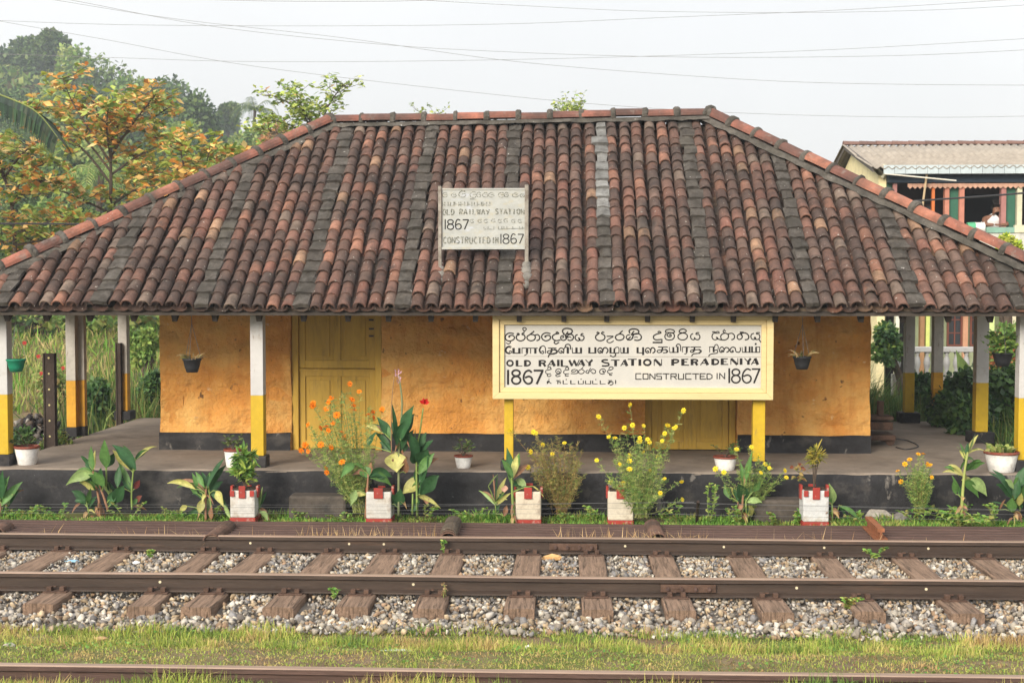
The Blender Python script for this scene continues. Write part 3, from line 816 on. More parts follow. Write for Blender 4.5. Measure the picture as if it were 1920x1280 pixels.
SC = [
 (17, s, [(300, 250), (328, 232), (332, 265), (290, 268), (268, 240), (310, 207), (370, 217), (388, 265), (360, 312), (300, 325), (247, 308), (232, 260), (255, 215)]),
 (17, s, [(262, 205), (240, 190), (255, 163), (312, 150), (370, 162), (390, 190), (375, 207)]), (14, l, [(258, 200), (378, 204)]),
 (17, s, [(520, 207), (460, 235), (447, 280), (480, 315), (540, 322), (590, 295), (598, 248), (560, 215), (500, 207), (467, 195), (480, 160), (530, 145), (578, 165), (572, 195), (530, 203)]),
 (16, s, [(695, 218), (660, 240), (655, 290), (690, 320), (725, 305), (712, 282), (735, 312), (780, 318), (805, 280), (788, 235), (742, 232), (752, 207), (795, 205)]),
 (16, s, [(1005, 195), (1040, 190), (1060, 205), (1020, 222), (1003, 270), (1025, 312), (1070, 318), (1098, 292), (1072, 280), (1100, 310)]), (14, s, [(1060, 205), (1090, 186), (1125, 195)]), (14, l, [(1060, 215), (1130, 212)]),
 (17, s, [(1100, 308), (1160, 322), (1220, 322), (1265, 292), (1270, 242), (1232, 215), (1180, 222), (1145, 262), (1160, 318)]), (15, s, [(1232, 215), (1185, 192), (1200, 163), (1228, 185)]), (8, l, [(1205, 145), (1205, 170)]),
 (17, s, [(1268, 225), (1330, 215), (1370, 252), (1362, 302), (1320, 322)]),
 (17, s, [(1500, 238), (1462, 228), (1425, 245), (1415, 285), (1445, 315), (1485, 300), (1500, 262), (1475, 245)]), (19, s, [(1465, 218), (1530, 207), (1580, 227), (1605, 270), (1590, 310), (1540, 322)]), (22, s, [(1458, 200), (1520, 200)]),
 (16, s, [(1690, 215), (1650, 232), (1640, 280), (1668, 315), (1712, 308), (1715, 285), (1695, 285), (1720, 315), (1768, 310), (1785, 270), (1768, 230), (1732, 226), (1740, 205), (1788, 205)]), (16, s, [(1770, 310), (1785, 335), (1805, 362)]),
 (14, l, [(120, 440), (280, 440)]), (24, s, [(195, 442), (185, 490), (170, 525)]), (14, s, [(170, 525), (125, 530), (105, 510), (125, 490), (190, 487), (240, 478)]), (22, s, [(238, 478), (275, 505), (255, 530)]), (14, s, [(258, 530), (200, 532)]),
 (10, l, [(306, 440), (312, 530)]), (13, l, [(306, 527), (455, 527)]), (28, l, [(370, 440), (370, 530)]), (26, l, [(442, 430), (442, 532)]), (15, s, [(415, 440), (430, 400), (465, 393), (488, 425), (490, 505)]),
 (10, l, [(520, 440), (520, 525)]), (12, l, [(515, 440), (640, 440)]), (28, l, [(592, 440), (588, 525)]), (12, s, [(595, 525), (578, 545), (550, 552)]),
 (13, l, [(650, 440), (822, 440)]), (25, s, [(718, 442), (708, 495), (695, 520)]), (14, s, [(695, 522), (665, 525), (650, 508), (670, 490), (740, 485), (790, 478)]), (22, s, [(785, 478), (825, 505), (790, 540)]), (15, s, [(795, 540), (700, 552), (668, 590)]),
 (10, l, [(965, 440), (965, 528)]), (12, l, [(955, 438), (1055, 438)]), (28, l, [(1030, 440), (1030, 525)]), (15, s, [(1030, 500), (1085, 488), (1088, 535), (1000, 552), (960, 570), (950, 598)]), (13, s, [(1050, 440), (1052, 408), (1085, 400), (1105, 435), (1100, 480)]),
 (16, s, [(1148, 510), (1165, 492), (1180, 508), (1150, 528), (1125, 500), (1138, 455), (1175, 440), (1200, 480), (1190, 525)]), (17, s, [(1202, 480), (1230, 447), (1272, 460), (1280, 500), (1240, 528)]),
 (16, s, [(1325, 508), (1345, 495), (1350, 520), (1312, 522), (1300, 480), (1335, 442), (1380, 455), (1395, 510), (1440, 525), (1470, 490), (1462, 445)]),
 (10, l, [(1495, 440), (1502, 528)]), (12, l, [(1497, 525), (1640, 525)]), (28, l, [(1552, 430), (1552, 528)]), (26, l, [(1618, 430), (1618, 528)]),
 (26, l, [(1658, 430), (1658, 528)]), (12, l, [(1645, 525), (1788, 525)]), (26, l, [(1724, 440), (1724, 528)]), (10, l, [(1715, 437), (1785, 437)]), (12, l, [(1782, 434), (1782, 528)]), (18, c, ell(1718, 390, 7, 7, 8)),
]
SD = [
 (22, c, ell(125, 120, 42, 38)), (34, l, [(225, 75), (225, 165)]), (10, l, [(210, 161), (302, 161)]),
 (34, l, [(345, 75), (345, 166)]), (20, s, [(345, 82), (395, 90), (416, 120), (395, 150), (345, 158)]),
 (34, l, [(555, 75), (555, 166)]), (18, s, [(560, 82), (615, 84), (634, 100), (612, 116), (570, 120)]), (28, l, [(600, 118), (635, 166)]),
 (12, l, [(665, 166), (728, 76)]), (34, l, [(724, 76), (768, 163)]), (12, l, [(690, 138), (755, 138)]),
 (32, l, [(820, 70), (820, 163)]), (30, l, [(870, 70), (870, 163)]), (12, l, [(860, 163), (962, 165)]),
 (28, l, [(978, 75), (1018, 160)]), (12, l, [(1018, 160), (1048, 80)]), (28, l, [(1045, 75), (1083, 160)]), (12, l, [(1082, 160), (1122, 70)]),
 (12, l, [(1102, 160), (1152, 75)]), (34, l, [(1150, 72), (1192, 160)]), (10, l, [(1125, 135), (1180, 135)]),
 (12, l, [(1212, 70), (1260, 118)]), (26, l, [(1312, 70), (1262, 120)]), (32, l, [(1270, 110), (1270, 160)]),
 (20, s, [(1535, 74), (1480, 72), (1448, 92), (1485, 110), (1540, 122), (1545, 150), (1500, 160), (1448, 158)]),
 (12, l, [(1578, 75), (1702, 75)]), (36, l, [(1645, 72), (1645, 163)]), (12, l, [(1718, 160), (1772, 75)]), (36, l, [(1770, 72), (1810, 160)]), (10, l, [(1742, 135), (1800, 135)]),
 (28, l, [(97, 215), (97, 430)]), (25, c, ell(212, 262, 56, 42)), (25, c, ell(214, 364, 62, 54)),
 (25, s, [(438, 255), (400, 225), (350, 245), (322, 305), (328, 370), (375, 415), (430, 400), (442, 345), (400, 310), (340, 330)]), (26, l, [(465, 226), (608, 226)]), (28, l, [(594, 230), (508, 422)]),
 (11, s, [(700, 185), (720, 200), (690, 215), (645, 225), (638, 255), (665, 275), (715, 270)]), (11, s, [(672, 275), (660, 300), (690, 312), (720, 290)]), (11, s, [(665, 205), (680, 172), (715, 178)]),
 (11, s, [(800, 245), (822, 235), (838, 252), (815, 270), (785, 250), (790, 215), (830, 200), (858, 220), (848, 268), (785, 288), (800, 312), (852, 300)]),
 (11, s, [(960, 190), (972, 212), (915, 222), (895, 250), (920, 275), (975, 270)]), (11, s, [(930, 275), (920, 302), (970, 302)]), (11, s, [(920, 205), (940, 175), (975, 188)]),
 (11, s, [(1070, 208), (1025, 215), (1012, 240), (1060, 240), (1088, 215), (1100, 250), (1080, 268), (1000, 268)]), (11, s, [(1178, 178), (1150, 205), (1115, 230), (1120, 265), (1170, 268), (1195, 235), (1160, 208)]),
 (11, s, [(1245, 218), (1215, 245), (1250, 265), (1265, 220), (1290, 190)]), (11, s, [(1272, 245), (1310, 207), (1355, 225), (1350, 262), (1312, 265), (1300, 240)]),
 (11, s, [(1478, 238), (1460, 228), (1470, 252), (1500, 235), (1480, 203), (1430, 212), (1415, 250), (1440, 275), (1490, 268)]), (11, s, [(1598, 205), (1575, 218), (1540, 222), (1530, 250), (1560, 270), (1602, 262)]), (11, s, [(1565, 270), (1560, 292), (1595, 290)]), (11, s, [(1545, 205), (1570, 172), (1610, 182), (1600, 207)]),
 (10, s, [(655, 395), (668, 378), (680, 392), (658, 415), (682, 372), (700, 402), (722, 412)]), (8, c, ell(685, 352, 4, 4, 6)),
 (10, l, [(788, 370), (850, 370)]), (14, l, [(815, 370), (812, 418)]), (10, s, [(826, 388), (855, 395), (842, 418)]), (14, l, [(890, 365), (890, 418)]), (7, l, [(885, 418), (955, 418)]), (8, c, ell(935, 355, 4, 4, 6)),
 (16, l, [(1000, 365), (1000, 418)]), (7, l, [(995, 418), (1068, 418)]), (12, l, [(1110, 370), (1110, 418)]), (7, l, [(1106, 418), (1182, 418)]), (12, l, [(1180, 370), (1180, 418)]), (8, c, ell(1148, 350, 4, 4, 6)),
 (12, l, [(1212, 370), (1212, 418)]), (7, l, [(1208, 418), (1290, 418)]), (12, l, [(1286, 370), (1286, 418)]), (12, l, [(1315, 370), (1315, 418)]), (7, l, [(1312, 418), (1385, 418)]), (8, c, ell(1360, 355, 4, 4, 6)), (12, l, [(1424, 368), (1424, 418)]), (7, l, [(1420, 418), (1500, 418)]),
 (10, l, [(1538, 370), (1595, 370)]), (11, s, [(1562, 370), (1558, 405), (1540, 415), (1545, 395), (1600, 388), (1605, 420), (1562, 436)]), (12, l, [(1645, 362), (1645, 418)]),
]
SE = [
 (12, l, [(-22, 62), (102, 60)]), (36, l, [(45, 60), (45, 150)]), (34, l, [(145, 60), (145, 150)]), (24, c, ell(248, 105, 46, 38)),
 (10, l, [(344, 150), (344, 62)]), (30, l, [(352, 62), (436, 148)]), (10, l, [(446, 150), (446, 58)]),
 (36, l, [(600, 60), (600, 148)]), (20, s, [(605, 66), (660, 68), (682, 86), (655, 106), (610, 110)]),
 (40, l, [(740, 58), (740, 145)]), (12, l, [(722, 62), (815, 60)]), (12, l, [(740, 98), (800, 98)]), (12, l, [(722, 142), (826, 142)]),
 (36, l, [(868, 57), (868, 143)]), (18, s, [(870, 64), (925, 66), (944, 82), (920, 98), (880, 102)]), (28, l, [(912, 100), (942, 143)]),
 (12, l, [(984, 142), (1045, 56)]), (36, l, [(1042, 54), (1086, 140)]), (10, l, [(1012, 115), (1078, 115)]),
 (36, l, [(1155, 55), (1155, 140)]), (20, s, [(1158, 60), (1212, 68), (1234, 96), (1212, 126), (1158, 134)]),
 (38, l, [(1285, 52), (1285, 136)]), (12, l, [(1268, 56), (1362, 54)]), (12, l, [(1285, 92), (1345, 92)]), (12, l, [(1268, 132), (1368, 132)]),
 (10, l, [(1405, 136), (1405, 52)]), (30, l, [(1410, 52), (1494, 134)]), (10, l, [(1502, 136), (1502, 45)]), (34, l, [(1547, 48), (1547, 136)]),
 (12, l, [(1594, 48), (1640, 96)]), (26, l, [(1682, 48), (1646, 92)]), (32, l, [(1648, 86), (1648, 136)]), (12, l, [(1688, 136), (1742, 50)]), (36, l, [(1740, 47), (1778, 136)]), (10, l, [(1708, 110), (1772, 110)]),
 (22, l, [(1383, 185), (1383, 390)]), (20, c, ell(1475, 240, 52, 42)), (20, c, ell(1475, 335, 58, 52)),
 (20, s, [(1682, 212), (1630, 195), (1582, 240), (1565, 310), (1580, 362), (1625, 388), (1675, 362), (1682, 310), (1640, 278), (1580, 298)]), (20, l, [(1695, 197), (1814, 197)]), (22, l, [(1802, 200), (1724, 392)]),
] + [(12, l, p) for p in (
 [(165, 260), (90, 260)], [(90, 255), (90, 342)], [(90, 337), (170, 337)], [(184, 262), (264, 262)], [(190, 262), (190, 337)], [(184, 335), (264, 335)], [(258, 262), (258, 337)],
 [(283, 342), (283, 258)], [(283, 260), (353, 338)], [(355, 340), (355, 258)], [(450, 261), (376, 261)], [(380, 262), (380, 298)], [(376, 298), (448, 298)], [(444, 298), (444, 338)], [(448, 337), (374, 337)],
 [(460, 262), (555, 262)], [(510, 262), (510, 340)], [(575, 342), (575, 258)], [(575, 262), (652, 262)], [(648, 262), (648, 299)], [(652, 298), (575, 298)], [(615, 298), (655, 340)], [(680, 258), (680, 338)], [(676, 336), (754, 336)], [(750, 338), (750, 258)],
 [(858, 260), (776, 260)], [(780, 260), (780, 338)], [(776, 336), (860, 336)], [(870, 262), (965, 262)], [(920, 262), (920, 340)], [(1055, 260), (976, 260)], [(980, 260), (980, 336)], [(976, 335), (1060, 335)], [(980, 298), (1040, 298)],
 [(1075, 338), (1075, 258)], [(1072, 262), (1112, 262), (1144, 280), (1144, 316), (1112, 335), (1072, 335)], [(1215, 252), (1215, 336)], [(1250, 336), (1250, 252)], [(1250, 254), (1320, 332)], [(1320, 336), (1320, 248)])]

SY = 15.33
def sfx(px): return at(px, 670, SY).x
def sfz(py): return at(1185, py, SY).z
sg = thing('name_board', 'large station name board with cream frame and black lettering on two yellow posts', 'sign', (sfx(1187), SY + 0.08, PZ))
x0, x1, z0, z1 = sfx(924), sfx(1449), sfz(748), sfz(587)
ix0, ix1, iz0, iz1 = sfx(945), sfx(1426), sfz(728), sfz(612)
b = MB(); b.box2(ix0 - 0.03, ix1 + 0.03, SY, SY + 0.02, iz0 - 0.03, iz1 + 0.03); b.build('panel', M['panel'], sg)
b = MB()
def mitre(b, X0, X1, Z0, Z1, i, y0, y1):
    o = [(X0, Z0), (X1, Z0), (X1, Z1), (X0, Z1)]; n = [(X0 + i, Z0 + i), (X1 - i, Z0 + i), (X1 - i, Z1 - i), (X0 + i, Z1 - i)]
    for k in range(4):
        a, c2, d, e = o[k], o[(k + 1) % 4], n[(k + 1) % 4], n[k]
        b.add([(p[0], y0, p[1]) for p in (a, c2, d, e)] + [(p[0], y1, p[1]) for p in (a, c2, d, e)],
              [(0, 1, 2, 3), (7, 6, 5, 4), (0, 4, 5, 1), (1, 5, 6, 2), (2, 6, 7, 3), (3, 7, 4, 0)])
mitre(b, x0, x1, z0, z1, 0.072, SY - 0.055, SY + 0.05)
mitre(b, x0 + 0.0735, x1 - 0.0735, z0 + 0.0735, z1 - 0.0735, ix0 - x0 - 0.0735 + 0.004, SY - 0.03, SY + 0.04)
b.build('frame', M['cream'], sg, bevel=0.004)
for (pa, pb) in ((945, 962), (1414, 1437)):
    xa, xb = sfx(pa), sfx(pb)
    b = MB(); b.box2(xa, xb, SY + 0.052, SY + 0.17, PZ + 0.1, z1 - 0.02)
    o = b.build('post', M['yellow'], sg, bevel=0.006)
    b = MB(); b.box2(xa - 0.04, xb + 0.04, SY + 0.0, SY + 0.22, PZ - 0.005, PZ + 0.115); b.build('base_block', M['black'], o, bevel=0.02)
    b = MB(); b.box2(xa, xb, SY + 0.055, SY + 0.16, z1 - 0.018, 2.2); b.build('post_cap', M['black'], o)
def sframe(px, py, lift): 
    p = at(px, py, SY); return Vector((p.x, SY - lift, p.z))
def rows(S, tf, lo, hi, xlo=-1e9, xhi=1e9):
    out = []
    for (w_, k_, p_) in S:
        my = sum(q[1] for q in p_) / len(p_); mx = sum(q[0] for q in p_) / len(p_)
        if lo <= my < hi and xlo <= mx < xhi: out.append((w_ * wscale(tf) * 1.12, k_, [tf(*q) for q in p_]))
    return out
one = lambda x, y: (x, y)
for nm, S in (('sinhala_name', rows(SA, cA, 0, 560) + rows(SB, cB, 0, 555) + rows(SC, cC, 0, 375)),
              ('tamil_name', rows(SA, cA, 560, 900) + rows(SB, cB, 555, 900) + rows(SC, cC, 375, 700)),
              ('english_name', rows(SD, cD, 0, 169) + rows(SE, cE, 0, 160)),
              ('year_number', rows(SD, cD, 169, 600, -10, 615)), ('year_number', rows(SE, cE, 160, 600, 1345, 3000)),
              ('sinhala_note', rows(SD, cD, 169, 330, 615)), ('tamil_note', rows(SD, cD, 330, 600, 615)),
              ('english_note', rows(SE, cE, 160, 600, -10, 1345))):
    if nm.endswith('name'): gap = 9.0
    elif nm == 'english_note': gap = 5.5
    else: gap = 1e9
    S = sorted(S, key=lambda q: min(p[0] for p in q[2])); words = []; right = -1e9
    for q in S:
        if min(p[0] for p in q[2]) > right + gap or not words: words.append([])
        words[-1].append(q); right = max(right, max(p[0] for p in q[2]))
    for wd_ in words: write(nm, wd_, one, sframe, M['ink'], sg)
b = MB(); b.box2(ix0, ix1, SY - 0.0012, SY, sfz(668.6), sfz(668.1)); b.build('panel_joint', M['wood'], sg)

# ---- small old board standing on the roof slope
RBY = 15.66
M['boardpost'] = pm('weathered_board_post', (0.27, 0.25, 0.22), 0.85, 0.25, 6, 0.3, 25, 0.2, dirt=((0.13, 0.10, 0.08), 0.5, 0.7, 8))
def rfx(px): return at(px, 410, RBY).x
def rfz(py): return at(907, py, RBY).z
rb = thing('roof_board', 'small weathered white board with 1867 lettering standing on the tiled roof', 'sign', (rfx(907), RBY, rfz(500)))
b = MB(); b.box2(rfx(829), rfx(984), RBY, RBY + 0.018, rfz(466), rfz(355)); b.build('panel', M['oldpanel'], rb)
b = MB(); b.box2(rfx(826), rfx(988), RBY - 0.02, RBY + 0.022, rfz(467.5), rfz(463.5)); b.box2(rfx(829), rfx(984), RBY - 0.008, RBY + 0.022, rfz(356), rfz(353)); b.build('batten', M['oldpanel'], rb)
for (pa, pb, pt, bm) in ((822, 828, 349, 505), (984, 991, 347, 497)):
    b = MB(); xa, xb = rfx(pa), rfx(pb); b.box2(xa, xb, RBY - 0.03, RBY + 0.035, rfz(bm) - 0.08, rfz(pt)); o = b.build('post', M['boardpost'], rb, bevel=0.004)
    f = MB(); f.col = (0.20, 0.19, 0.175); q = Vector(((xa + xb) / 2, RBY - 0.06, rfz(bm) - 0.03))
    for (dz_, dy_, rr_) in ((0.03, 0.06, 0.055), (-0.04, 0.0, 0.072), (-0.12, -0.09, 0.075), (-0.19, -0.17, 0.055)):
        f.lathe([(0.01, -rr_), (rr_ * 0.8, -rr_ * 0.7), (rr_ * 1.05, -0.01), (rr_ * 0.8, rr_ * 0.6), (0.01, rr_ * 0.85)], q + Vector((random.gauss(0, .01), dy_, dz_)), 9, False)
    f.build('mortar_foot', M['mortar_pale'], o, smooth=True)
cF = crop(820, 350, 10.67)
def rframe(px, py, lift):
    p = at(px, py, RBY); return Vector((p.x, RBY - lift, p.z))
NUM = lambda ox, oy, k, w: [(w, l, [(ox, oy), (ox, oy + 200 * k)]), (w, c, ell(ox + 105 * k, oy + 50 * k, 55 * k, 44 * k)), (w, c, ell(ox + 105 * k, oy + 148 * k, 62 * k, 52 * k)),
   (w, s, [(ox + 300 * k, oy + 20 * k), (ox + 250 * k, oy), (ox + 215 * k, oy + 50 * k), (ox + 205 * k, oy + 130 * k), (ox + 225 * k, oy + 185 * k), (ox + 275 * k, oy + 195 * k), (ox + 315 * k, oy + 165 * k), (ox + 310 * k, oy + 110 * k), (ox + 265 * k, oy + 90 * k), (ox + 215 * k, oy + 115 * k)]),
   (w, l, [(ox + 350 * k, oy + 8 * k), (ox + 470 * k, oy + 8 * k)]), (w, l, [(ox + 465 * k, oy + 10 * k), (ox + 385 * k, oy + 200 * k)])]
GL = {'O': [('c', ell(.5, .5, .45, .5))], 'L': [('l', [(.1, 0), (.1, 1)]), ('l', [(.1, 1), (.9, 1)])], 'D': [('l', [(.1, 0), (.1, 1)]), ('s', [(.1, 0), (.7, .1), (.9, .5), (.7, .9), (.1, 1)])],
 'R': [('l', [(.1, 0), (.1, 1)]), ('s', [(.1, 0), (.8, .05), (.85, .4), (.1, .5)]), ('l', [(.4, .5), (.9, 1)])], 'A': [('l', [(0, 1), (.5, 0)]), ('l', [(.5, 0), (1, 1)]), ('l', [(.2, .7), (.8, .7)])],
 'I': [('l', [(.5, 0), (.5, 1)])], 'W': [('l', [(0, 0), (.25, 1)]), ('l', [(.25, 1), (.5, 0)]), ('l', [(.5, 0), (.75, 1)]), ('l', [(.75, 1), (1, 0)])], 'Y': [('l', [(0, 0), (.5, .5)]), ('l', [(1, 0), (.4, 1)])],
 'S': [('s', [(.9, .05), (.3, 0), (.1, .25), (.5, .5), (.9, .75), (.6, 1), (.1, .95)])], 'T': [('l', [(0, 0), (1, 0)]), ('l', [(.5, 0), (.5, 1)])], 'N': [('l', [(.05, 1), (.05, 0)]), ('l', [(.05, 0), (.95, 1)]), ('l', [(.95, 1), (.95, 0)])],
 'C': [('s', [(.9, .1), (.5, 0), (.1, .4), (.1, .6), (.5, 1), (.9, .9)])], 'U': [('l', [(.1, 0), (.1, .7)]), ('s', [(.1, .7), (.3, 1), (.7, 1), (.9, .7)]), ('l', [(.9, .7), (.9, 0)])], 'E': [('l', [(.1, 0), (.1, 1)]), ('l', [(.1, 0), (.9, 0)]), ('l', [(.1, .5), (.8, .5)]), ('l', [(.1, 1), (.9, 1)])]}
def word(t, x0, x1, y0, y1, w):
    n = len(t); dx = (x1 - x0) / n; out = []
    for i, ch in enumerate(t):
        for (k, pts) in GL.get(ch, []):
            thin = w * 0.45 if (k == 'l' and abs(pts[0][1] - pts[1][1]) < 0.01) else w
            out.append((thin, k, [(x0 + dx * (i + 0.12 + 0.76 * p[0]), y0 + (y1 - y0) * p[1]) for p in pts]))
    return out
RS = word('OLD', 95, 350, 455, 565, 25) + word('RAILWAY', 430, 1050, 455, 555, 24) + word('STATION', 1150, 1750, 450, 550, 24) + word('CONSTRUCTED', 105, 1070, 1010, 1130, 20) + word('IN', 1085, 1225, 1010, 1130, 20)
RN = NUM(158, 655, 1.0, 24) + NUM(1272, 945, 0.97, 20)
R1 = []
for (x, y, wx, hy) in ((150, 165, 50, 45), (330, 170, 50, 40), (500, 150, 70, 60), (720, 160, 65, 60), (830, 160, 40, 50), (960, 165, 55, 45), (1080, 165, 55, 45), (1280, 165, 60, 50), (1380, 160, 40, 45), (1560, 170, 60, 40), (1700, 175, 45, 35)):
    R1.append((13, 's', [(x + wx * 0.9, y - hy * 0.6), (x, y - hy), (x - wx, y - hy * 0.2), (x - wx * 0.7, y + hy * 0.8), (x + wx * 0.3, y + hy), (x + wx, y + hy * 0.4), (x + wx * 0.7, y - hy * 0.1), (x - wx * 0.2, y)]))
R1 += [(13, 's', [(420, 160), (470, 90), (540, 75), (550, 110)]), (16, 'l', [(650, 250), (780, 250)])]
for x in (100, 150, 215, 265, 330, 350, 430, 470, 545, 610, 690, 740, 800, 880, 910, 985, 1050):
    R1.append((15, 'l', [(x, 305), (x, 385)])); 
    if x % 3: R1.append((9, 'l', [(x - 5, 350 + (x % 7) * 4), (x + 50, 350 + (x % 7) * 4)]))
for (x, y) in ((690, 690), (850, 690), (970, 690), (1120, 680), (1250, 690), (1370, 680), (1520, 690), (1650, 690)):
    R1.append((9, 's', [(x + 35, y - 35), (x - 20, y - 30), (x - 40, y), (x - 10, y + 30), (x + 35, y + 20), (x + 10, y - 5)]))
for x in (930, 1015, 1130, 1220, 1290, 1330, 1390, 1510, 1640, 1700): R1.append((10, 'l', [(x, 795), (x, 850)]))
R1 += [(8, 'l', [(930, 850), (1130, 850)]), (8, 'l', [(1220, 850), (1750, 830)])]
write('lettering', RN, cF, rframe, M['ink'], rb)
write('faded_lettering', RS, cF, rframe, M['oldink'], rb)
write('faded_lettering', R1, cF, rframe, M['oldink'], rb)
#PART3
# ================================================================== TRACKS
RP = [(-.034, -.038), (-.034, -.007), (-.026, 0), (.026, 0), (.034, -.007), (.034, -.038), (.009, -.05), (.009, -.122), (.062, -.136), (.065, -.15), (-.065, -.15), (-.062, -.136), (-.009, -.122), (-.009, -.05)]
def railmesh(x0, x1, y, z, mats, parent, name='rail', nseg=24, flip=False):
    "long rail with a faint waviness"
    n = len(RP); V = []; Fq = []; MI = []
    for i in range(nseg + 1):
        x = x0 + (x1 - x0) * i / nseg
        dy = 0.004 * math.sin(x * 0.7 + y); dz = 0.003 * math.sin(x * 1.1 + 2 * y)
        for py, pz in RP: V.append((x, y + py + dy, z + pz + dz))
    for i in range(nseg):
        for k in range(n):
            k2 = (k + 1) % n; a = i * n
            Fq.append((a + k, a + k2, a + n + k2, a + n + k)); MI.append(1 if k in (1, 2, 3) else 0)
    me = bpy.data.meshes.new(name); me.from_pydata(V, [], Fq + [tuple(range(n))[::-1], tuple(range(nseg * n, nseg * n + n))]); 
    me.polygons.foreach_set('material_index', MI + [0, 0])
    return link(name, me, mats, parent)
def fishplate(par, x, y, z, L=0.5):
    b = MB(); b.box2(x - L / 2, x + L / 2, y - 0.036, y - 0.0095, z - 0.118, z - 0.052); o = b.build('fishplate', M['plate'], par, bevel=0.004)
    for k in range(4):
        b = MB(); xx = x - L / 2 + L * (k + 0.5) / 4; b.tube([(xx, y - 0.034, z - 0.085), (xx, y - 0.062, z - 0.085)], 0.016, 6); b.build('bolt', M['rust'], par)
SLX = [-6.2, -5.6, -4.97, -4.35, -3.49, -2.98, -2.32, -1.75, -1.135, -0.40, 0.21, 0.875, 1.63, 2.41, 3.17, 3.88, 4.55, 5.2]
trk = thing('railway_track', 'rusty railway track on wooden sleepers in pale stone ballast in front of the station', 'railway track', (0, 12.415, -0.15))
RM = [M['rail'], M['railhead']]
rf = railmesh(-7.6, 6.6, 13.29, 0, RM, trk); rn = railmesh(-7.6, 6.6, 11.54, 0, RM, trk)
fishplate(rf, at(1075, 1027, 13.29).x, 13.29, 0, 0.46); fishplate(rn, at(1290, 1105, 11.54).x, 11.54, 0, 0.46)
for (rr, Y, pxs) in ((rf, 13.29, (470, 655, 720, 1172, 1357, 1545, 1740)), (rn, 11.54, (775, 1494, 1737, 300))):
    for px in pxs:
        b = MB(); b.col = lin(205, 195, 165); x = at(px, 1030, Y).x; b.tube([(x, Y - 0.008, -0.075), (x, Y - 0.013, -0.075)], 0.012, 8); b.build('bolt_hole', M['attr'], rr)
for x in SLX:
    rot = random.gauss(0, 0.02); yc = 12.405 + random.gauss(0, 0.03); Lh = 1.40; w = 0.125 + random.gauss(0, 0.006)
    b = MB()
    ca, sa = math.cos(rot), math.sin(rot)
    nn = 8
    for i in range(nn + 1):
        v = -Lh + 2 * Lh * i / nn
        for (u, zz) in ((-w, -0.30), (-w, -0.165), (-w * 0.9, -0.153), (0, -0.151), (w * 0.9, -0.153), (w, -0.165), (w, -0.30)):
            uu = u + (0.004 * mnoise.noise((v * 3, x, u * 9))); z3 = zz + (0.006 * mnoise.noise((v * 4, x * 3, u * 14)) if zz > -0.2 else 0)
            b.v.append((x + uu * ca - v * sa, yc + v * ca + uu * sa, min(z3, -0.1505)))
    for i in range(nn):
        for k in range(6):
            q = i * 7 + k; b.face((q, q + 1, q + 8, q + 7))
    b.face([0, 1, 2, 3, 4, 5, 6][::-1]); b.face([nn * 7 + k for k in range(7)])
    o = b.build('sleeper', M['sleeper'], trk)
    o.data.transform(Matrix.Translation(-Vector((x, yc - 12.415, 0)))); o.location = (x, yc - 12.415, 0)
    for Y in (13.29, 11.54):
        p = MB(); ww = 0.10
        xc = x - (Y - yc) * sa
        p.box2(xc - ww, xc + ww, Y - 0.135, Y + 0.135, -0.1508, -0.140)
        for sx in (-0.055, 0.055):
            p.box2(xc + sx - 0.02, xc + sx + 0.02, Y - 0.115, Y - 0.058, -0.139, -0.104)
        p.box2(xc - 0.03, xc + 0.0, Y - 0.088, Y - 0.066, -0.111, -0.10)
        pl = p.build('tie_plate', M['plate'], o, bevel=0.003)
trk2 = thing('railway_track', 'second railway track half sunk in yellow grass at the bottom of the photo', 'railway track', (0, 8.18, -0.15))
railmesh(-6.5, 6.0, 8.90, -0.045, [M['rust'], M['railhead']], trk2); railmesh(-6.5, 6.0, 7.185, -0.025, [M['rust'], M['railhead']], trk2)
for k in range(14):
    x = -5.0 + 0.68 * k + random.gauss(0, 0.04)
    b = MB(); b.box2(x - 0.12, x + 0.12, 6.75, 9.38, -0.32, -0.176); b.build('sleeper', M['sleeper'], trk2, bevel=0.012)
for px in (140, 820, 1575, 1060):
    x = at(px, 1270, 8.9).x; b = MB(); b.box2(x - 0.07, x + 0.07, 8.74, 8.86, -0.176, -0.14); b.box2(x - 0.02, x + 0.02, 8.76, 8.81, -0.14, -0.10)
    b.build('rail_clamp', M['plate'], trk2, bevel=0.005)
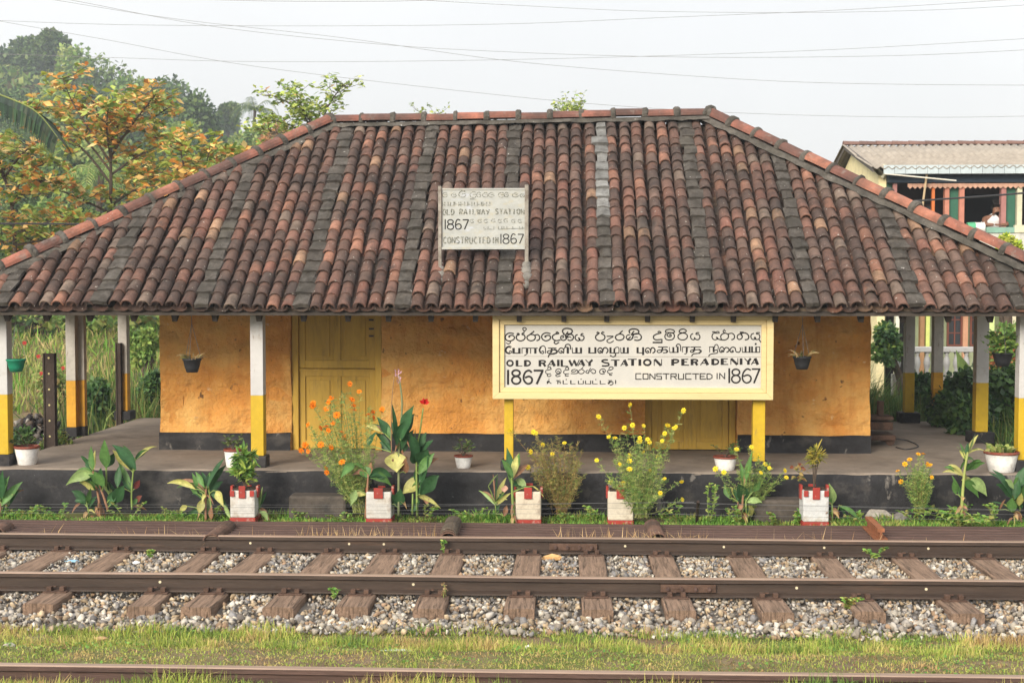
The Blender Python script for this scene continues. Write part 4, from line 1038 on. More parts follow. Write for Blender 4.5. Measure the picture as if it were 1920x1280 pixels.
# rails in storage lying side by side
ys = [13.60, 13.735, 13.87, 14.0, 14.135, 14.27]
for i, y in enumerate(ys):
    o = railmesh(-7.2 - random.random() * .3, 6.2 + random.random() * .3, y + 0.02, -0.045 + random.uniform(-0.004, 0.004), [M['rust'], M['rust']], None, 'stored_rail')
    tag(o, ['rusty spare rail lying nearest the track in the row before the garden', 'rusty spare rail in a row of six, second from the track', 'rusty spare rail in a row of six, third from the track',
            'rusty spare rail in a row of six, third from the garden', 'rusty spare rail in a row of six, second from the garden', 'rusty spare rail lying nearest the garden plants in its row'][i], 'rail', 'spare rails laid side by side')
def crosspiece(px0, py0, px1, py1, kind, label):
    a = onz(px0, py0, -0.0); c = onz(px1, py1, -0.0)
    d = (c - a).normalized(); sd_ = d.cross(Vector((0, 0, 1))).normalized(); b = MB()
    if kind == 'rail':
        for (y0_, y1_, z0_, z1_) in ((-.065, .065, -.042, -.03), (-.012, .012, -.03, .035), (-.034, .034, .035, .07)):
            b.add([tuple(p + sd_ * yy + Vector((0, 0, zz))) for p in (a, c) for (yy, zz) in ((y0_, z0_), (y1_, z0_), (y1_, z1_), (y0_, z1_))],
                  [(0, 1, 2, 3), (7, 6, 5, 4), (0, 4, 5, 1), (1, 5, 6, 2), (2, 6, 7, 3), (3, 7, 4, 0)])
        tag(b.build('rail_offcut', M['ridge_o'], None, origin=tuple((a + c) / 2)), label, 'rail offcut')
    else:
        n = 3 if kind == 'stack' else 1
        for j in range(n):
            b.col = lin(112 - 8 * j, 86, 74); b0 = len(b.v); rad = 0.085
            for p in (a + d * 0.02 * j, c + d * 0.02 * j):
                for s_ in (rad, rad - 0.014):
                    for k in range(8):
                        an = math.pi * k / 7; b.v.append(tuple(p + sd_ * (s_ * math.cos(an)) + Vector((0, 0, s_ * 0.75 * math.sin(an) - 0.045 + 0.018 * j))))
            for k in range(7):
                b.face((b0 + k, b0 + k + 1, b0 + 17 + k, b0 + 16 + k)); b.face((b0 + k + 8, b0 + k + 24, b0 + k + 25, b0 + k + 9))
                b.face((b0 + k, b0 + k + 8, b0 + k + 9, b0 + k + 1))
        tag(b.build('clay_tile', M['tile'], None, origin=tuple((a + c) / 2)), label, 'tile')
M['ridge_o'] = pm('orange_rust', (0.22, 0.085, 0.04), 0.8, 0.3, 6, 0.3, 40)
crosspiece(396, 1004, 428, 978, 'tile', 'half-round clay tile lying slanted across the spare rails at left')
crosspiece(840, 1001, 850, 977, 'stack', 'stack of nested roof tiles lying across the spare rails near the middle')
crosspiece(1234, 1002, 1223, 976, 'tile', 'single half-round clay tile laid straight across the spare rails')
crosspiece(1652, 1004, 1628, 980, 'rail', 'short orange rusty rail offcut lying across the spare rails')
crosspiece(-8, 992, 12, 980, 'tile', 'half-round clay tile across the spare rails at the left edge')

# ---- ballast
variants = []
for k in range(18):                              # broken rock: hulls of a few random corners
    hb_ = bmesh.new()
    for q in range(11):
        d_ = rng.normal(size=3); d_ /= np.linalg.norm(d_); d_ = d_ * np.array([1.15, 0.9, 0.75]) * rng.uniform(0.8, 1.1); hb_.verts.new(d_)
    r_ = bmesh.ops.convex_hull(hb_, input=hb_.verts)
    bmesh.ops.delete(hb_, geom=[v for v in hb_.verts if not v.link_faces], context='VERTS'); bmesh.ops.triangulate(hb_, faces=hb_.faces); hb_.verts.index_update()
    variants.append((np.array([v.co[:] for v in hb_.verts]), np.array([[v.index for v in f_.verts] for f_ in hb_.faces]))); hb_.free()
SPAL = np.array([lin(*c_) for c_ in ((178, 172, 164), (160, 152, 142), (196, 188, 174), (142, 140, 140), (190, 170, 142), (160, 134, 110), (124, 120, 118), (208, 202, 190), (150, 142, 130), (172, 152, 124))])
def stones(name, label, P, S, pal, extra=None):
    n = len(P); vi = rng.integers(0, len(variants), n); q = rng.normal(size=(n, 4)); q[:, 3] *= 1.5; q /= np.linalg.norm(q, axis=1)[:, None]
    w_, x_, y_, z_ = q.T
    Rm = np.stack([1 - 2 * (y_**2 + z_**2), 2 * (x_*y_ - z_*w_), 2 * (x_*z_ + y_*w_), 2 * (x_*y_ + z_*w_), 1 - 2 * (x_**2 + z_**2), 2 * (y_*z_ - x_*w_), 2 * (x_*z_ - y_*w_), 2 * (y_*z_ + x_*w_), 1 - 2 * (x_**2 + y_**2)], -1).reshape(n, 3, 3)
    cc = pal[rng.integers(0, len(pal), n)] * rng.uniform(0.60, 1.02, (n, 1)); VV = []; FF = []; CC = []; nb = 0
    for k, (bv, bf) in enumerate(variants):
        s_ = np.where(vi == k)[0]
        if not len(s_): continue
        v = np.einsum('nij,kj->nki', Rm[s_], bv) * S[s_][:, None, None] + P[s_][:, None, :]
        VV.append(v.reshape(-1, 3)); FF.append((bf[None] + (np.arange(len(s_)) * len(bv))[:, None, None]).reshape(-1, 3) + nb); CC.append(np.repeat(cc[s_], len(bf), 0)); nb += len(s_) * len(bv)
    o = npmesh(name, np.concatenate(VV), np.concatenate(FF), np.concatenate(CC), M['stone'])
    return tag(o, label, 'ballast', kind='stuff')
n = 34000
sx = rng.uniform(-5.6, 4.9, n); sy = rng.uniform(10.55, 13.62, n)
h = -0.252 + 0.045 * sstep(10.9, 11.25, sy) + 0.022 * sstep(11.3, 11.7, sy)
keep = np.ones(n, bool)
for x in SLX: keep &= ~((np.abs(sx - x) < 0.14) & (sy > 11.0) & (sy < 13.82))
nzv = np.array([mnoise.noise((a * 0.9, b_ * 1.6, 0)) for a, b_ in zip(sx, sy)])
keep &= ~((sy < 10.95) & (rng.random(n) > 0.3 + 0.7 * (sy - 10.55) / 0.35 + 0.5 * nzv))
h = h + 0.012 * nzv
sx, sy, h = sx[keep], sy[keep], h[keep]
ss = np.clip(rng.lognormal(math.log(0.0185), 0.38, len(sx)), 0.009, 0.042) * (0.92 + 0.22 * (sy < 11.1))
ss = np.where((np.abs(sy - 11.54) < 0.12) | (np.abs(sy - 13.29) < 0.12), np.minimum(ss, 0.024), ss)
stones('ballast', 'pale grey and brown crushed stone ballast between and beside the sleepers', np.stack([sx, sy, h + ss * rng.uniform(0.0, 0.7, len(sx))], -1), ss, SPAL)
bx = thing
b_ = npmesh('ballast_bed', [(-8, 10.7, -0.285), (7, 10.7, -0.285), (7, 11.25, -0.226), (-8, 11.25, -0.226), (7, 13.95, -0.2), (-8, 13.95, -0.2)], [(0, 1, 2, 3), (3, 2, 4, 5)], None, pm('ballast_dust', (0.16, 0.14, 0.12), 0.95, 0.3, 12, 0.6, 60))
tag(b_, kind='structure')

# ================================================================== GRASS
def blades(name, label, P, H, Wd, pal, lean=0.35, kind='stuff', cat='grass', parent=None, mat='grass'):
    n = len(P); az = rng.uniform(0, 2 * math.pi, n); la = rng.uniform(0, 2 * math.pi, n); le = np.abs(rng.normal(0, lean, n))
    d = np.stack([np.cos(az), np.sin(az), np.zeros(n)], -1) * (Wd / 2)[:, None]
    ld = np.stack([np.cos(la), np.sin(la), np.zeros(n)], -1)
    mid = P + np.stack([np.zeros(n), np.zeros(n), H * 0.55], -1) + ld * (H * le * 0.35)[:, None]
    tip = P + np.stack([np.zeros(n), np.zeros(n), H * np.maximum(0.3, 1 - le * 0.45)], -1) + ld * (H * le)[:, None]
    V = np.stack([P - d, P + d, mid + d * 0.75, mid - d * 0.75, tip + d * 0.12, tip - d * 0.12], 1).reshape(-1, 3)
    k = np.arange(n)[:, None] * 6
    Fq = np.concatenate([k + np.array([0, 1, 2, 3]), k + np.array([3, 2, 4, 5])], 1).reshape(-1, 4)
    tone = np.array([mnoise.noise((a * 2.2, b_ * 3.0, 11)) for a, b_ in P[:, :2]])
    ix = np.clip(np.round((tone * 0.9 + 0.5) * (len(pal) - 1) + rng.normal(0, 1.1, n)), 0, len(pal) - 1).astype(int)
    cc = pal[ix] * rng.uniform(0.8, 1.35, (n, 1))
    o = npmesh(name, V, Fq, np.repeat(cc, 2, 0), M[mat], parent)
    if kind: tag(o, label, cat, kind=kind)
    return o
def L_(*cs): return np.array([lin(*c_) for c_ in cs])
GY = L_((98, 126, 64), (120, 146, 70), (144, 164, 76), (166, 178, 86), (184, 180, 104), (194, 174, 116), (174, 148, 104))
GG = L_((108, 154, 66), (132, 174, 76), (90, 134, 58), (152, 172, 86), (150, 150, 84))
GD = L_((214, 186, 140), (196, 164, 116), (176, 142, 100), (206, 180, 130))
def patch(n, x0, x1, y0, y1, thr, sc=1.3, seed=0):
    x = rng.uniform(x0, x1, n); y = rng.uniform(y0, y1, n)
    q = np.array([mnoise.noise((a * sc, b_ * sc * 1.8, seed)) for a, b_ in zip(x, y)])
    k = q > thr; return x[k], y[k], q[k]
x, y, q = patch(60000, -4.6, 4.2, 9.05, 10.95, -0.16, 2.3, 3)
k = (rng.random(len(x)) < np.clip((10.95 - y) / 0.35, 0.05, 1)) & (rng.random(len(x)) < np.where(y < 9.95, 0.36, 0.8)); x, y, q = x[k], y[k], q[k]
tall = np.where(y > 9.95, 1.3, 0.55)
H = rng.uniform(0.02, 0.07, len(x)) * (0.7 + 1.2 * np.clip(q + 0.2, 0, 1)) * tall
blades('grass', 'yellow green grass growing between the two tracks', np.stack([x, y, terrain(x, y) - 0.003], -1), H, rng.uniform(0.004, 0.009, len(x)), GY, 0.7)
x, y, q = patch(30000, -4.6, 4.2, 9.1, 10.9, -1, 1.5, 3)
blades('dry_grass', 'short straw coloured stubble and dead grass between the tracks', np.stack([x, y, terrain(x, y) - 0.003], -1), rng.uniform(0.008, 0.03, len(x)), rng.uniform(0.004, 0.010, len(x)), np.concatenate([L_((150, 124, 86), (176, 150, 104), (120, 100, 70)), GY[2:]]), 1.2)
n_ = 9000; wx = rng.uniform(-4.6, 4.2, n_); wy = rng.uniform(8.9, 10.95, n_); kk = np.array([mnoise.noise((a * 1.7, b_ * 2.6, 21)) for a, b_ in zip(wx, wy)]) > 0.16; wx, wy = wx[kk], wy[kk]; n_ = len(wx)
wd_ = rng.normal(size=(n_, 3)); wd_[:, 2] = np.abs(wd_[:, 2]) * 0.5; wd_ /= np.linalg.norm(wd_, axis=1)[:, None]; wn_ = rng.normal(0, .4, (n_, 3)) + np.array([0, -0.2, 1.0]); wn_ /= np.linalg.norm(wn_, axis=1)[:, None]
wl_ = rng.uniform(0.012, 0.035, n_); ws_ = np.cross(wd_, wn_); ws_ /= np.linalg.norm(ws_, axis=1)[:, None]; wp_ = np.stack([wx, wy, terrain(wx, wy) + rng.uniform(0.0, 0.035, n_)], -1)
wv_ = np.stack([wp_, wp_ + wd_ * (wl_ * .5)[:, None] + ws_ * (wl_ * .35)[:, None], wp_ + wd_ * wl_[:, None], wp_ + wd_ * (wl_ * .5)[:, None] - ws_ * (wl_ * .35)[:, None]], 1).reshape(-1, 3)
tag(npmesh('ground_weeds', wv_, np.arange(n_)[:, None] * 4 + np.array([0, 1, 2, 3]), GG[rng.integers(0, len(GG), n_)] * rng.uniform(0.6, 1.1, (n_, 1)), M['leaf']), 'small broad leaved weeds mixed into the grass between the tracks', 'weeds', kind='stuff')
x, y, q = patch(30000, -4.2, 3.9, 8.1, 8.84, -0.2, 1.6, 8)
H = rng.uniform(0.05, 0.15, len(x)) * (0.6 + 1.2 * np.clip(q + 0.15, 0, 1))
blades('grass', 'long yellow green grass in front of the nearest rail', np.stack([x, y, terrain(x, y) - 0.003], -1), H, rng.uniform(0.004, 0.009, len(x)), GY, 0.5)
x, y, q = patch(40000, -7, 6, 14.42, 15.24, -0.25, 1.6, 5)
H = rng.uniform(0.03, 0.11, len(x)) * (0.6 + 0.9 * np.clip(q + 0.2, 0, 1))
blades('grass', 'low green weeds along the foot of the platform', np.stack([x, y, np.full(len(x), -0.16)], -1), H, rng.uniform(0.008, 0.02, len(x)), GG, 0.9)
# straw before the spare rails
xs_ = []; 
for (a, c2, m) in ((0, 520, 110), (560, 820, 260), (1040, 1330, 240), (1330, 1900, 60)):
    for _ in range(m): xs_.append(at(random.uniform(a, c2), 1010, 13.5).x)
xs_ = np.array(xs_); nn = len(xs_)
blades('dry_grass', 'dry straw stalks standing along the front of the spare rails', np.stack([xs_, rng.uniform(13.42, 13.54, nn), np.full(nn, -0.19)], -1), rng.uniform(0.10, 0.30, nn), rng.uniform(0.006, 0.012, nn), GD, 0.45)

# ================================================================== PLANTS
DK, MD, LT, YL, BR = lin(52, 90, 54), lin(82, 120, 62), lin(136, 160, 100), lin(168, 166, 98), lin(140, 104, 80)
def leafsurf(mb, base, tip, width, arch=0.15, col=MD, face=(0, -1, 0.35), rows=8, fold=0.26, pw=0.8):
    base = Vector(base); tip = Vector(tip); d = tip - base; L = d.length
    ctrl = (base + tip) / 2 + Vector((0, 0, 1)) * arch * L
    nrm = (Vector(face) + Vector((random.gauss(0, .55), random.gauss(0, .3), random.gauss(0, .45)))).normalized()
    b0 = len(mb.v); mb.col = tuple(np.array(col) * random.uniform(0.85, 1.15))
    wav = random.uniform(0, 6)
    for i in range(rows + 1):
        t = i / rows; p = base * (1 - t) ** 2 + ctrl * 2 * t * (1 - t) + tip * t * t
        tg = ((ctrl - base) * (1 - t) + (tip - ctrl) * t).normalized()
        sd_ = tg.cross(nrm)
        if sd_.length < 0.05: sd_ = tg.cross(Vector((1, 0, 0)))
        sd_.normalize(); up = sd_.cross(tg)
        wd = width / 2 * (max(0.0, math.sin(math.pi * t ** 0.82)) ** 1.15) * (1 - 0.12 * t) + 0.0025
        lift = fold * wd; rp = 0.12 * wd * math.sin(t * 9 + wav)
        mb.v += [tuple(p - sd_ * wd + up * (lift + rp)), tuple(p - sd_ * wd * 0.5 + up * lift * 0.35), tuple(p), tuple(p + sd_ * wd * 0.5 + up * lift * 0.35), tuple(p + sd_ * wd + up * (lift - rp))]
    for i in range(rows):
        for k in range(4):
            q = b0 + i * 5 + k; c9 = mb.col; g9 = (1.12 if k in (1, 2) else 0.96) * random.uniform(0.9, 1.1); mb.col = tuple(x9 * g9 for x9 in c9); mb.face((q, q + 1, q + 6, q + 5)); mb.col = c9
def canna(label, tf, Y, leaves, stems, name='canna_plant', cat='plant', group='canna plants in the garden strip'):
    px, py = tf(*stems[0][0][0]); r = thing(name, label, cat, at(px, py, Y), group)
    sb = MB(); sb2 = sb; allst = []
    for (pts, wd, col) in stems:
        sb.col = col; dy = random.uniform(-0.05, 0.05)
        P = spline([at(*tf(*p), Y + dy) for p in pts], 4)
        rr = wd * wscale(tf) * Y / F / 2; allst += P
        sb.tube(P, [rr * (1 - 0.45 * i / len(P)) for i in range(len(P))], 6)
    lb = MB()
    for (bx_, by_, tx_, ty_, wd, col) in leaves:
        dy0 = random.uniform(-0.08, 0.08); dy1 = dy0 + random.uniform(-0.14, 0.10)
        a = at(*tf(bx_, by_), Y + dy0); t = at(*tf(tx_, ty_), Y + dy1)
        horiz = abs(tx_ - bx_) / (abs(tx_ - bx_) + abs(ty_ - by_) + 1e-6)
        arch = 0.32 * horiz if ty_ < by_ + 40 else 0.42 * horiz
        leafsurf(lb, a, t, wd * wscale(tf) * Y / F, arch, col, rows=12)
        q = min(allst, key=lambda v: (v - a).length + 0.4 * abs(v.z - a.z + 0.1))
        if (q - a).length > 0.02: sb2.col = SG; sb2.tube([q, q.lerp(a, 0.6) + Vector((0, 0, 0.015)), a], [0.007, 0.006, 0.005], 5, False)
        for _ in range(2):                       # a smaller leaf out of sight of the first
            if random.random() < 0.9:
                k_ = random.uniform(0.45, 0.8); e = a + (t - a) * k_ + Vector((random.gauss(0, .06), random.uniform(.02, .14), random.gauss(0, .05)))
                leafsurf(lb, q + Vector((0, 0.02, 0)), e, wd * wscale(tf) * Y / F * 0.75, arch + 0.1, random.choice([MD, DK, DK, YL, BR]) if col is not DK else random.choice([DK, DK, MD]), rows=9)
    sb.build('stem', M['stem'], r, smooth=True)
    for _ in range(5):                           # withered leaves round the foot
        q = random.choice(allst[:max(3, len(allst) // 2)]); q = q.lerp(Vector((q.x, q.y, -0.12)), random.uniform(0, .6)); a_ = random.uniform(0, 6.28)
        leafsurf(lb, q, q + Vector((math.cos(a_) * 0.09, -abs(math.sin(a_)) * 0.06, -random.uniform(0.02, 0.12))), random.uniform(0.02, 0.05), 0.5, random.choice([BR, lin(120, 84, 60), lin(166, 138, 96), YL]), rows=5)
    lb.build('foliage', M['bigleaf'], r, smooth=True)
    return r
c4, c5, c6, c7 = crop(80, 780, 4.571), crop(500, 680, 3.878), crop(880, 740, 3.097), crop(1460, 780, 4.174)
SG, SB_ = lin(120, 140, 74), lin(140, 110, 80)
canna('big clump of broad canna leaves before the platform at left', c4, 14.95, [
 (430, 460, 415, 255, 75, MD), (545, 445, 530, 200, 105, MD), (800, 460, 595, 245, 110, DK), (735, 450, 600, 290, 75, YL), (790, 365, 908, 292, 45, MD), (425, 430, 325, 342, 75, DK),
 (440, 505, 200, 590, 100, LT), (440, 630, 298, 550, 90, YL), (525, 600, 440, 470, 125, MD), (560, 565, 575, 690, 105, LT), (640, 610, 660, 415, 65, DK), (620, 745, 700, 590, 110, DK),
 (372, 725, 248, 640, 75, DK), (378, 745, 412, 615, 45, MD), (388, 800, 455, 715, 80, DK), (790, 625, 832, 545, 50, lin(120, 60, 60)), (800, 740, 850, 680, 50, lin(120, 70, 60)), (505, 850, 480, 740, 70, BR), (330, 740, 250, 830, 35, BR), (600, 700, 560, 790, 70, DK)],
 [([(400, 860), (385, 780), (370, 710)], 14, SG), ([(500, 905), (480, 700), (430, 470)], 30, BR), ([(560, 810), (520, 680), (470, 560)], 26, BR), ([(765, 800), (762, 650), (780, 440), (795, 370)], 18, SG), ([(545, 600), (545, 440)], 20, SG)])
canna('canna with upright leaves and one yellowing leaf stretched to the left beside a planter', c4, 14.9, [
 (1405, 620, 1562, 355, 75, DK), (1385, 610, 1310, 475, 55, MD), (1430, 610, 1430, 480, 95, MD), (1345, 645, 1280, 485, 45, MD), (1310, 625, 1068, 575, 55, YL), (1330, 665, 1265, 620, 45, MD),
 (1485, 640, 1550, 775, 75, YL), (1380, 860, 1440, 690, 95, LT), (1445, 890, 1450, 760, 60, BR), (1555, 755, 1612, 885, 50, LT), (1340, 830, 1380, 700, 70, YL), (1240, 770, 1170, 830, 50, YL)],
 [([(1400, 890), (1395, 740), (1405, 600)], 26, BR), ([(1450, 880), (1440, 740), (1420, 600)], 20, SG)])
canna('single narrow canna shoot right of the first red and white planter', c4, 14.86, [(1850, 800, 1885, 605, 45, LT), (1865, 815, 1930, 895, 60, LT)], [([(1852, 895), (1850, 800)], 10, SG)])
cc = canna('tall dark green canna with a red flower and a faded flower spike', c5, 14.74, [
 (975, 565, 1072, 308, 120, DK), (965, 640, 1000, 420, 95, DK), (950, 620, 912, 298, 55, DK), (908, 560, 800, 395, 75, DK), (735, 610, 800, 500, 65, DK), (830, 500, 720, 460, 35, YL), (935, 650, 945, 795, 165, YL),
 (1092, 700, 1042, 515, 90, DK), (1098, 625, 1162, 505, 65, DK), (1100, 720, 1045, 625, 140, DK), (1105, 735, 1175, 630, 120, DK), (1108, 890, 1175, 680, 120, DK), (1105, 810, 1220, 655, 75, MD), (1120, 960, 1255, 818, 105, DK),
 (1125, 880, 985, 955, 115, YL), (960, 1035, 975, 915, 85, DK), (905, 1025, 838, 945, 75, DK), (1092, 1020, 1088, 1090, 70, MD), (740, 825, 912, 830, 95, DK), (735, 835, 695, 750, 95, MD), (640, 735, 538, 835, 65, MD), (650, 925, 610, 1040, 55, LT), (1150, 960, 1170, 1040, 45, BR), (760, 1000, 830, 985, 45, YL), (1010, 800, 1010, 690, 60, BR)],
 [([(960, 1110), (960, 800), (965, 560), (985, 300), (960, 85)], 20, lin(112, 120, 84)), ([(908, 650), (905, 450), (912, 250), (928, 95)], 8, SB_), ([(1095, 1110), (1090, 800), (1095, 600), (1115, 500), (1138, 330)], 18, SG), ([(720, 1130), (730, 960), (738, 810)], 22, BR), ([(1060, 1100), (1062, 950)], 16, SG)])
fb = MB()
fc = at(*c5(1146, 300), 14.72)
for k in range(7):
    an = k * 0.9; leafsurf(fb, fc, fc + Vector((0.055 * math.cos(an), random.uniform(-.03, .03), 0.02 + 0.045 * abs(math.sin(an)))), 0.04, 0.2, lin(196, 36, 30), rows=4)
fb.build('flower', M['petal'], cc, smooth=True)
fb = MB()
for k in range(16):
    p = at(*c5(958 + random.uniform(-22, 22), 62 + k * 6), 14.74); leafsurf(fb, p, p + Vector((random.uniform(-.02, .02), random.uniform(-.02, .02), 0.03)), 0.012, 0.1, lin(190, 150, 160), rows=3)
fb.build('flower', M['petal'], cc, smooth=True)
canna('slender canna with a pale leaf in front of the third planter', c6, 14.72, [
 (255, 475, 218, 305, 45, DK), (252, 485, 188, 375, 48, MD), (262, 480, 292, 335, 58, MD), (262, 500, 330, 560, 75, LT), (272, 640, 262, 560, 45, MD), (150, 640, 55, 555, 18, LT), (110, 530, 165, 460, 10, LT), (370, 530, 432, 592, 10, YL), (205, 565, 208, 525, 40, lin(190, 150, 130)), (200, 705, 218, 640, 32, BR), (160, 640, 240, 570, 26, YL), (285, 690, 262, 640, 50, BR)],
 [([(260, 715), (250, 600), (246, 470)], 18, SG), ([(155, 690), (150, 630)], 8, SG)])
canna('canna with wilted stems beneath the right post of the name board', c6, 14.9, [
 (1602, 520, 1645, 325, 40, MD), (1595, 610, 1560, 515, 75, DK), (1615, 625, 1700, 625, 40, LT), (1582, 715, 1592, 640, 65, LT), (1640, 705, 1622, 640, 45, YL), (1540, 700, 1565, 620, 22, BR), (1650, 560, 1690, 500, 50, MD), (1510, 600, 1480, 520, 40, MD)],
 [([(1585, 720), (1588, 600), (1605, 480)], 16, BR), ([(1545, 715), (1560, 620)], 8, BR), ([(1610, 715), (1605, 620)], 10, SG)])
canna('tall thin banana shoot with drooping narrow leaves on the right', c7, 14.95, [
 (1480, 295, 1538, 135, 40, LT), (1452, 310, 1395, 235, 40, LT), (1440, 455, 1295, 400, 45, MD), (1462, 430, 1615, 365, 65, MD), (1500, 490, 1630, 625, 95, LT), (1385, 610, 1370, 490, 45, MD), (1480, 280, 1560, 255, 20, LT), (1450, 330, 1475, 370, 30, MD)],
 [([(1430, 770), (1440, 600), (1455, 430), (1480, 280)], 28, lin(150, 160, 90))], 'banana_shoot', 'plant', None)
canna('dark leaved canna in front of the big white pot at the right edge', c7, 14.88, [
 (1825, 625, 1668, 415, 95, DK), (1840, 570, 1770, 495, 60, LT), (1880, 560, 1925, 395, 90, DK), (1850, 650, 1885, 490, 65, DK), (1825, 745, 1830, 635, 85, MD), (1730, 730, 1775, 650, 16, BR), (1900, 640, 1960, 520, 80, MD), (1880, 700, 1900, 600, 50, YL)],
 [([(1840, 750), (1840, 650), (1850, 540)], 18, SG), ([(1890, 740), (1885, 600)], 16, BR)])
canna('low canna leaf bending over the grass beside the rightmost planter', c7, 14.85, [
 (415, 690, 395, 525, 95, LT), (475, 705, 655, 840, 40, MD), (420, 790, 380, 730, 40, MD), (330, 800, 385, 750, 22, BR), (350, 690, 330, 640, 30, MD)], [([(420, 830), (418, 690)], 16, SG), ([(440, 830), (470, 705)], 9, SG)])
one_ = lambda x, y: (x, y)
canna('small canna clump at the left edge of the photo before the platform', one_, 14.92, [
 (3, 948, 42, 903, 16, MD), (2, 935, 5, 882, 18, DK), (-4, 950, -35, 905, 20, MD), (6, 955, 25, 925, 14, LT)], [([(0, 972), (1, 940)], 6, BR)])

def flower_proto(col, r, ctr):
    b = MB()
    for ring, (rr, dz) in enumerate(((r, 0.0), (r * 0.72, 0.006))):
        for k in range(7):
            a = 2 * math.pi * k / 7 + ring * 0.45; a0, a1 = a - 0.36, a + 0.36
            b.col = tuple(np.array(col) * random.uniform(0.85, 1.1)); q = len(b.v)
            b.v += [(0, 0, dz), (rr * 0.8 * math.cos(a0), rr * 0.8 * math.sin(a0), dz + 0.004), (rr * math.cos(a), rr * math.sin(a), dz + 0.002), (rr * 0.8 * math.cos(a1), rr * 0.8 * math.sin(a1), dz + 0.004)]
            b.face((q, q + 1, q + 2, q + 3))
    b.col = ctr; b.lathe([(r * 0.25, 0.002), (r * 0.2, 0.012), (0.001, 0.014)], (0, 0, 0), 6, False)
    me = bpy.data.meshes.new('flower'); me.from_pydata(b.v, [], b.f)
    a = me.attributes.new('col', 'FLOAT_COLOR', 'FACE'); a.data.foreach_set('color', [x for c_ in b.c for x in (*c_, 1)])
    me.materials.append(M['petal']); return me
FO = flower_proto(lin(244, 140, 24), 0.030, lin(200, 90, 10)); FY = flower_proto(lin(238, 218, 60), 0.024, lin(210, 160, 30)); FA = flower_proto(lin(244, 186, 40), 0.024, lin(200, 120, 20))
def cosmos(label, tf, base, Y, flowers, fm, stemc, pal, spread, nfill=26, leaflen=0.045, depth=0.22, name='cosmos_bush', group='feathery cosmos bushes in the garden strip', fullness=1.0):
    B = at(*tf(*base), Y); r = thing(name, label, 'plant', B, group)
    targets = [(at(*tf(*f), Y + random.uniform(-depth, depth)), True) for f in flowers]
    for _ in range(nfill):
        cx, cy, rx, ry = spread; a = random.uniform(0, 6.28); q = math.sqrt(random.random())
        targets.append((at(*tf(cx + rx * q * math.cos(a), cy + ry * q * math.sin(a)), Y + random.uniform(-depth, depth)), False))
    sb = MB(); Vs = []; Fs = []; Cs = []; nb = 0
    for (T, fl) in targets:
        d = T - B
        kx = random.uniform(0.2, 0.5); m1 = B + Vector((d.x * kx, d.y * kx, d.z * 0.36)); m2 = B + Vector((d.x * (0.5 + kx * 0.5), d.y * 0.7, d.z * 0.7))
        P = spline([B + Vector((random.gauss(0, .04), random.gauss(0, .03), 0)), m1, m2, T], 6)
        sb.col = tuple(np.array(stemc) * random.uniform(0.8, 1.2))
        sb.tube(P, [0.0042 * (1 - 0.72 * i / len(P)) for i in range(len(P))], 4, False)
        n = len(P)
        for i in range(int(n * 0.2), n - (1 if fl else 0)):
            p = P[i]; 
            for _ in range(max(1, int(random.uniform(2, 4) * fullness))):
                ax = Vector((random.gauss(0, 1), random.gauss(0, 1), random.uniform(-0.1, 1.0))).normalized(); LL = leaflen * random.uniform(0.6, 1.5)
                colr = pal[rng.integers(0, len(pal))] * random.uniform(0.75, 1.2)
                for s in range(6):
                    o_ = p + ax * LL * (s / 6.0); sd_ = (ax.orthogonal() + Vector((random.gauss(0, .8), random.gauss(0, .8), random.gauss(0, .8)))).normalized()
                    e = o_ + (ax * 0.6 + sd_).normalized() * LL * 0.5; wv = (e - o_).cross(Vector((0, -1, 0.2))).normalized() * 0.0022
                    Vs += [o_ - wv, o_ + wv, e]; Fs.append((nb, nb + 1, nb + 2)); Cs.append(colr); nb += 3
    sb.build('stem', M['stem'], r)
    npmesh('foliage', [tuple(v) for v in Vs], Fs, np.array(Cs), M['leaf'], r)
    for (T, fl) in targets:
        if not fl: continue
        f = bpy.data.objects.new('flower', fm); C.objects.link(f); f.parent = r; f.location = T - B
        f.rotation_euler = (R(90 + random.gauss(-25, 28)), random.gauss(0, .3), random.gauss(0, .6)); s_ = random.uniform(1.05, 1.5); f.scale = (s_, s_, s_)
    return r
PG = L_((126, 156, 74), (104, 138, 64), (154, 172, 92), (88, 118, 58), (170, 176, 104))
PB = L_((150, 140, 76), (126, 126, 64), (110, 124, 60), (164, 144, 88), (120, 106, 60))
cosmos('tall feathery bush with orange flowers in front of the left door', c5, (690, 1090), 14.9, [(605, 155), (673, 210), (470, 255), (450, 285), (338, 290), (334, 310), (437, 335), (620, 268), (635, 310), (635, 345), (510, 380), (775, 355), (775, 400), (740, 380), (840, 340), (483, 438), (430, 465), (450, 490), (390, 475), (545, 505), (575, 572), (563, 537), (280, 598), (296, 606), (250, 640), (305, 640), (393, 595), (468, 615), (550, 650), (548, 722), (437, 770), (436, 798), (300, 450)], FO, lin(120, 128, 70), PG, (570, 520, 250, 300), 48, 0.05)
cosmos('wide bush with many yellow flowers under the middle of the name board', c6, (1000, 712), 14.72, [(932, 58), (750, 128), (948, 176), (1012, 180), (900, 192), (1245, 92), (1153, 175), (1188, 195), (1200, 186), (1135, 225), (810, 245), (845, 252), (990, 250), (988, 268), (1035, 258), (1045, 275), (1120, 268), (928, 352), (930, 383), (1100, 360), (740, 380), (873, 403), (930, 432), (1048, 440), (822, 505), (895, 513), (1133, 488), (1232, 502), (1108, 570), (1042, 592), (1235, 608), (1008, 333)], FY, lin(120, 124, 74), PG, (990, 440, 190, 230), 46, 0.05)
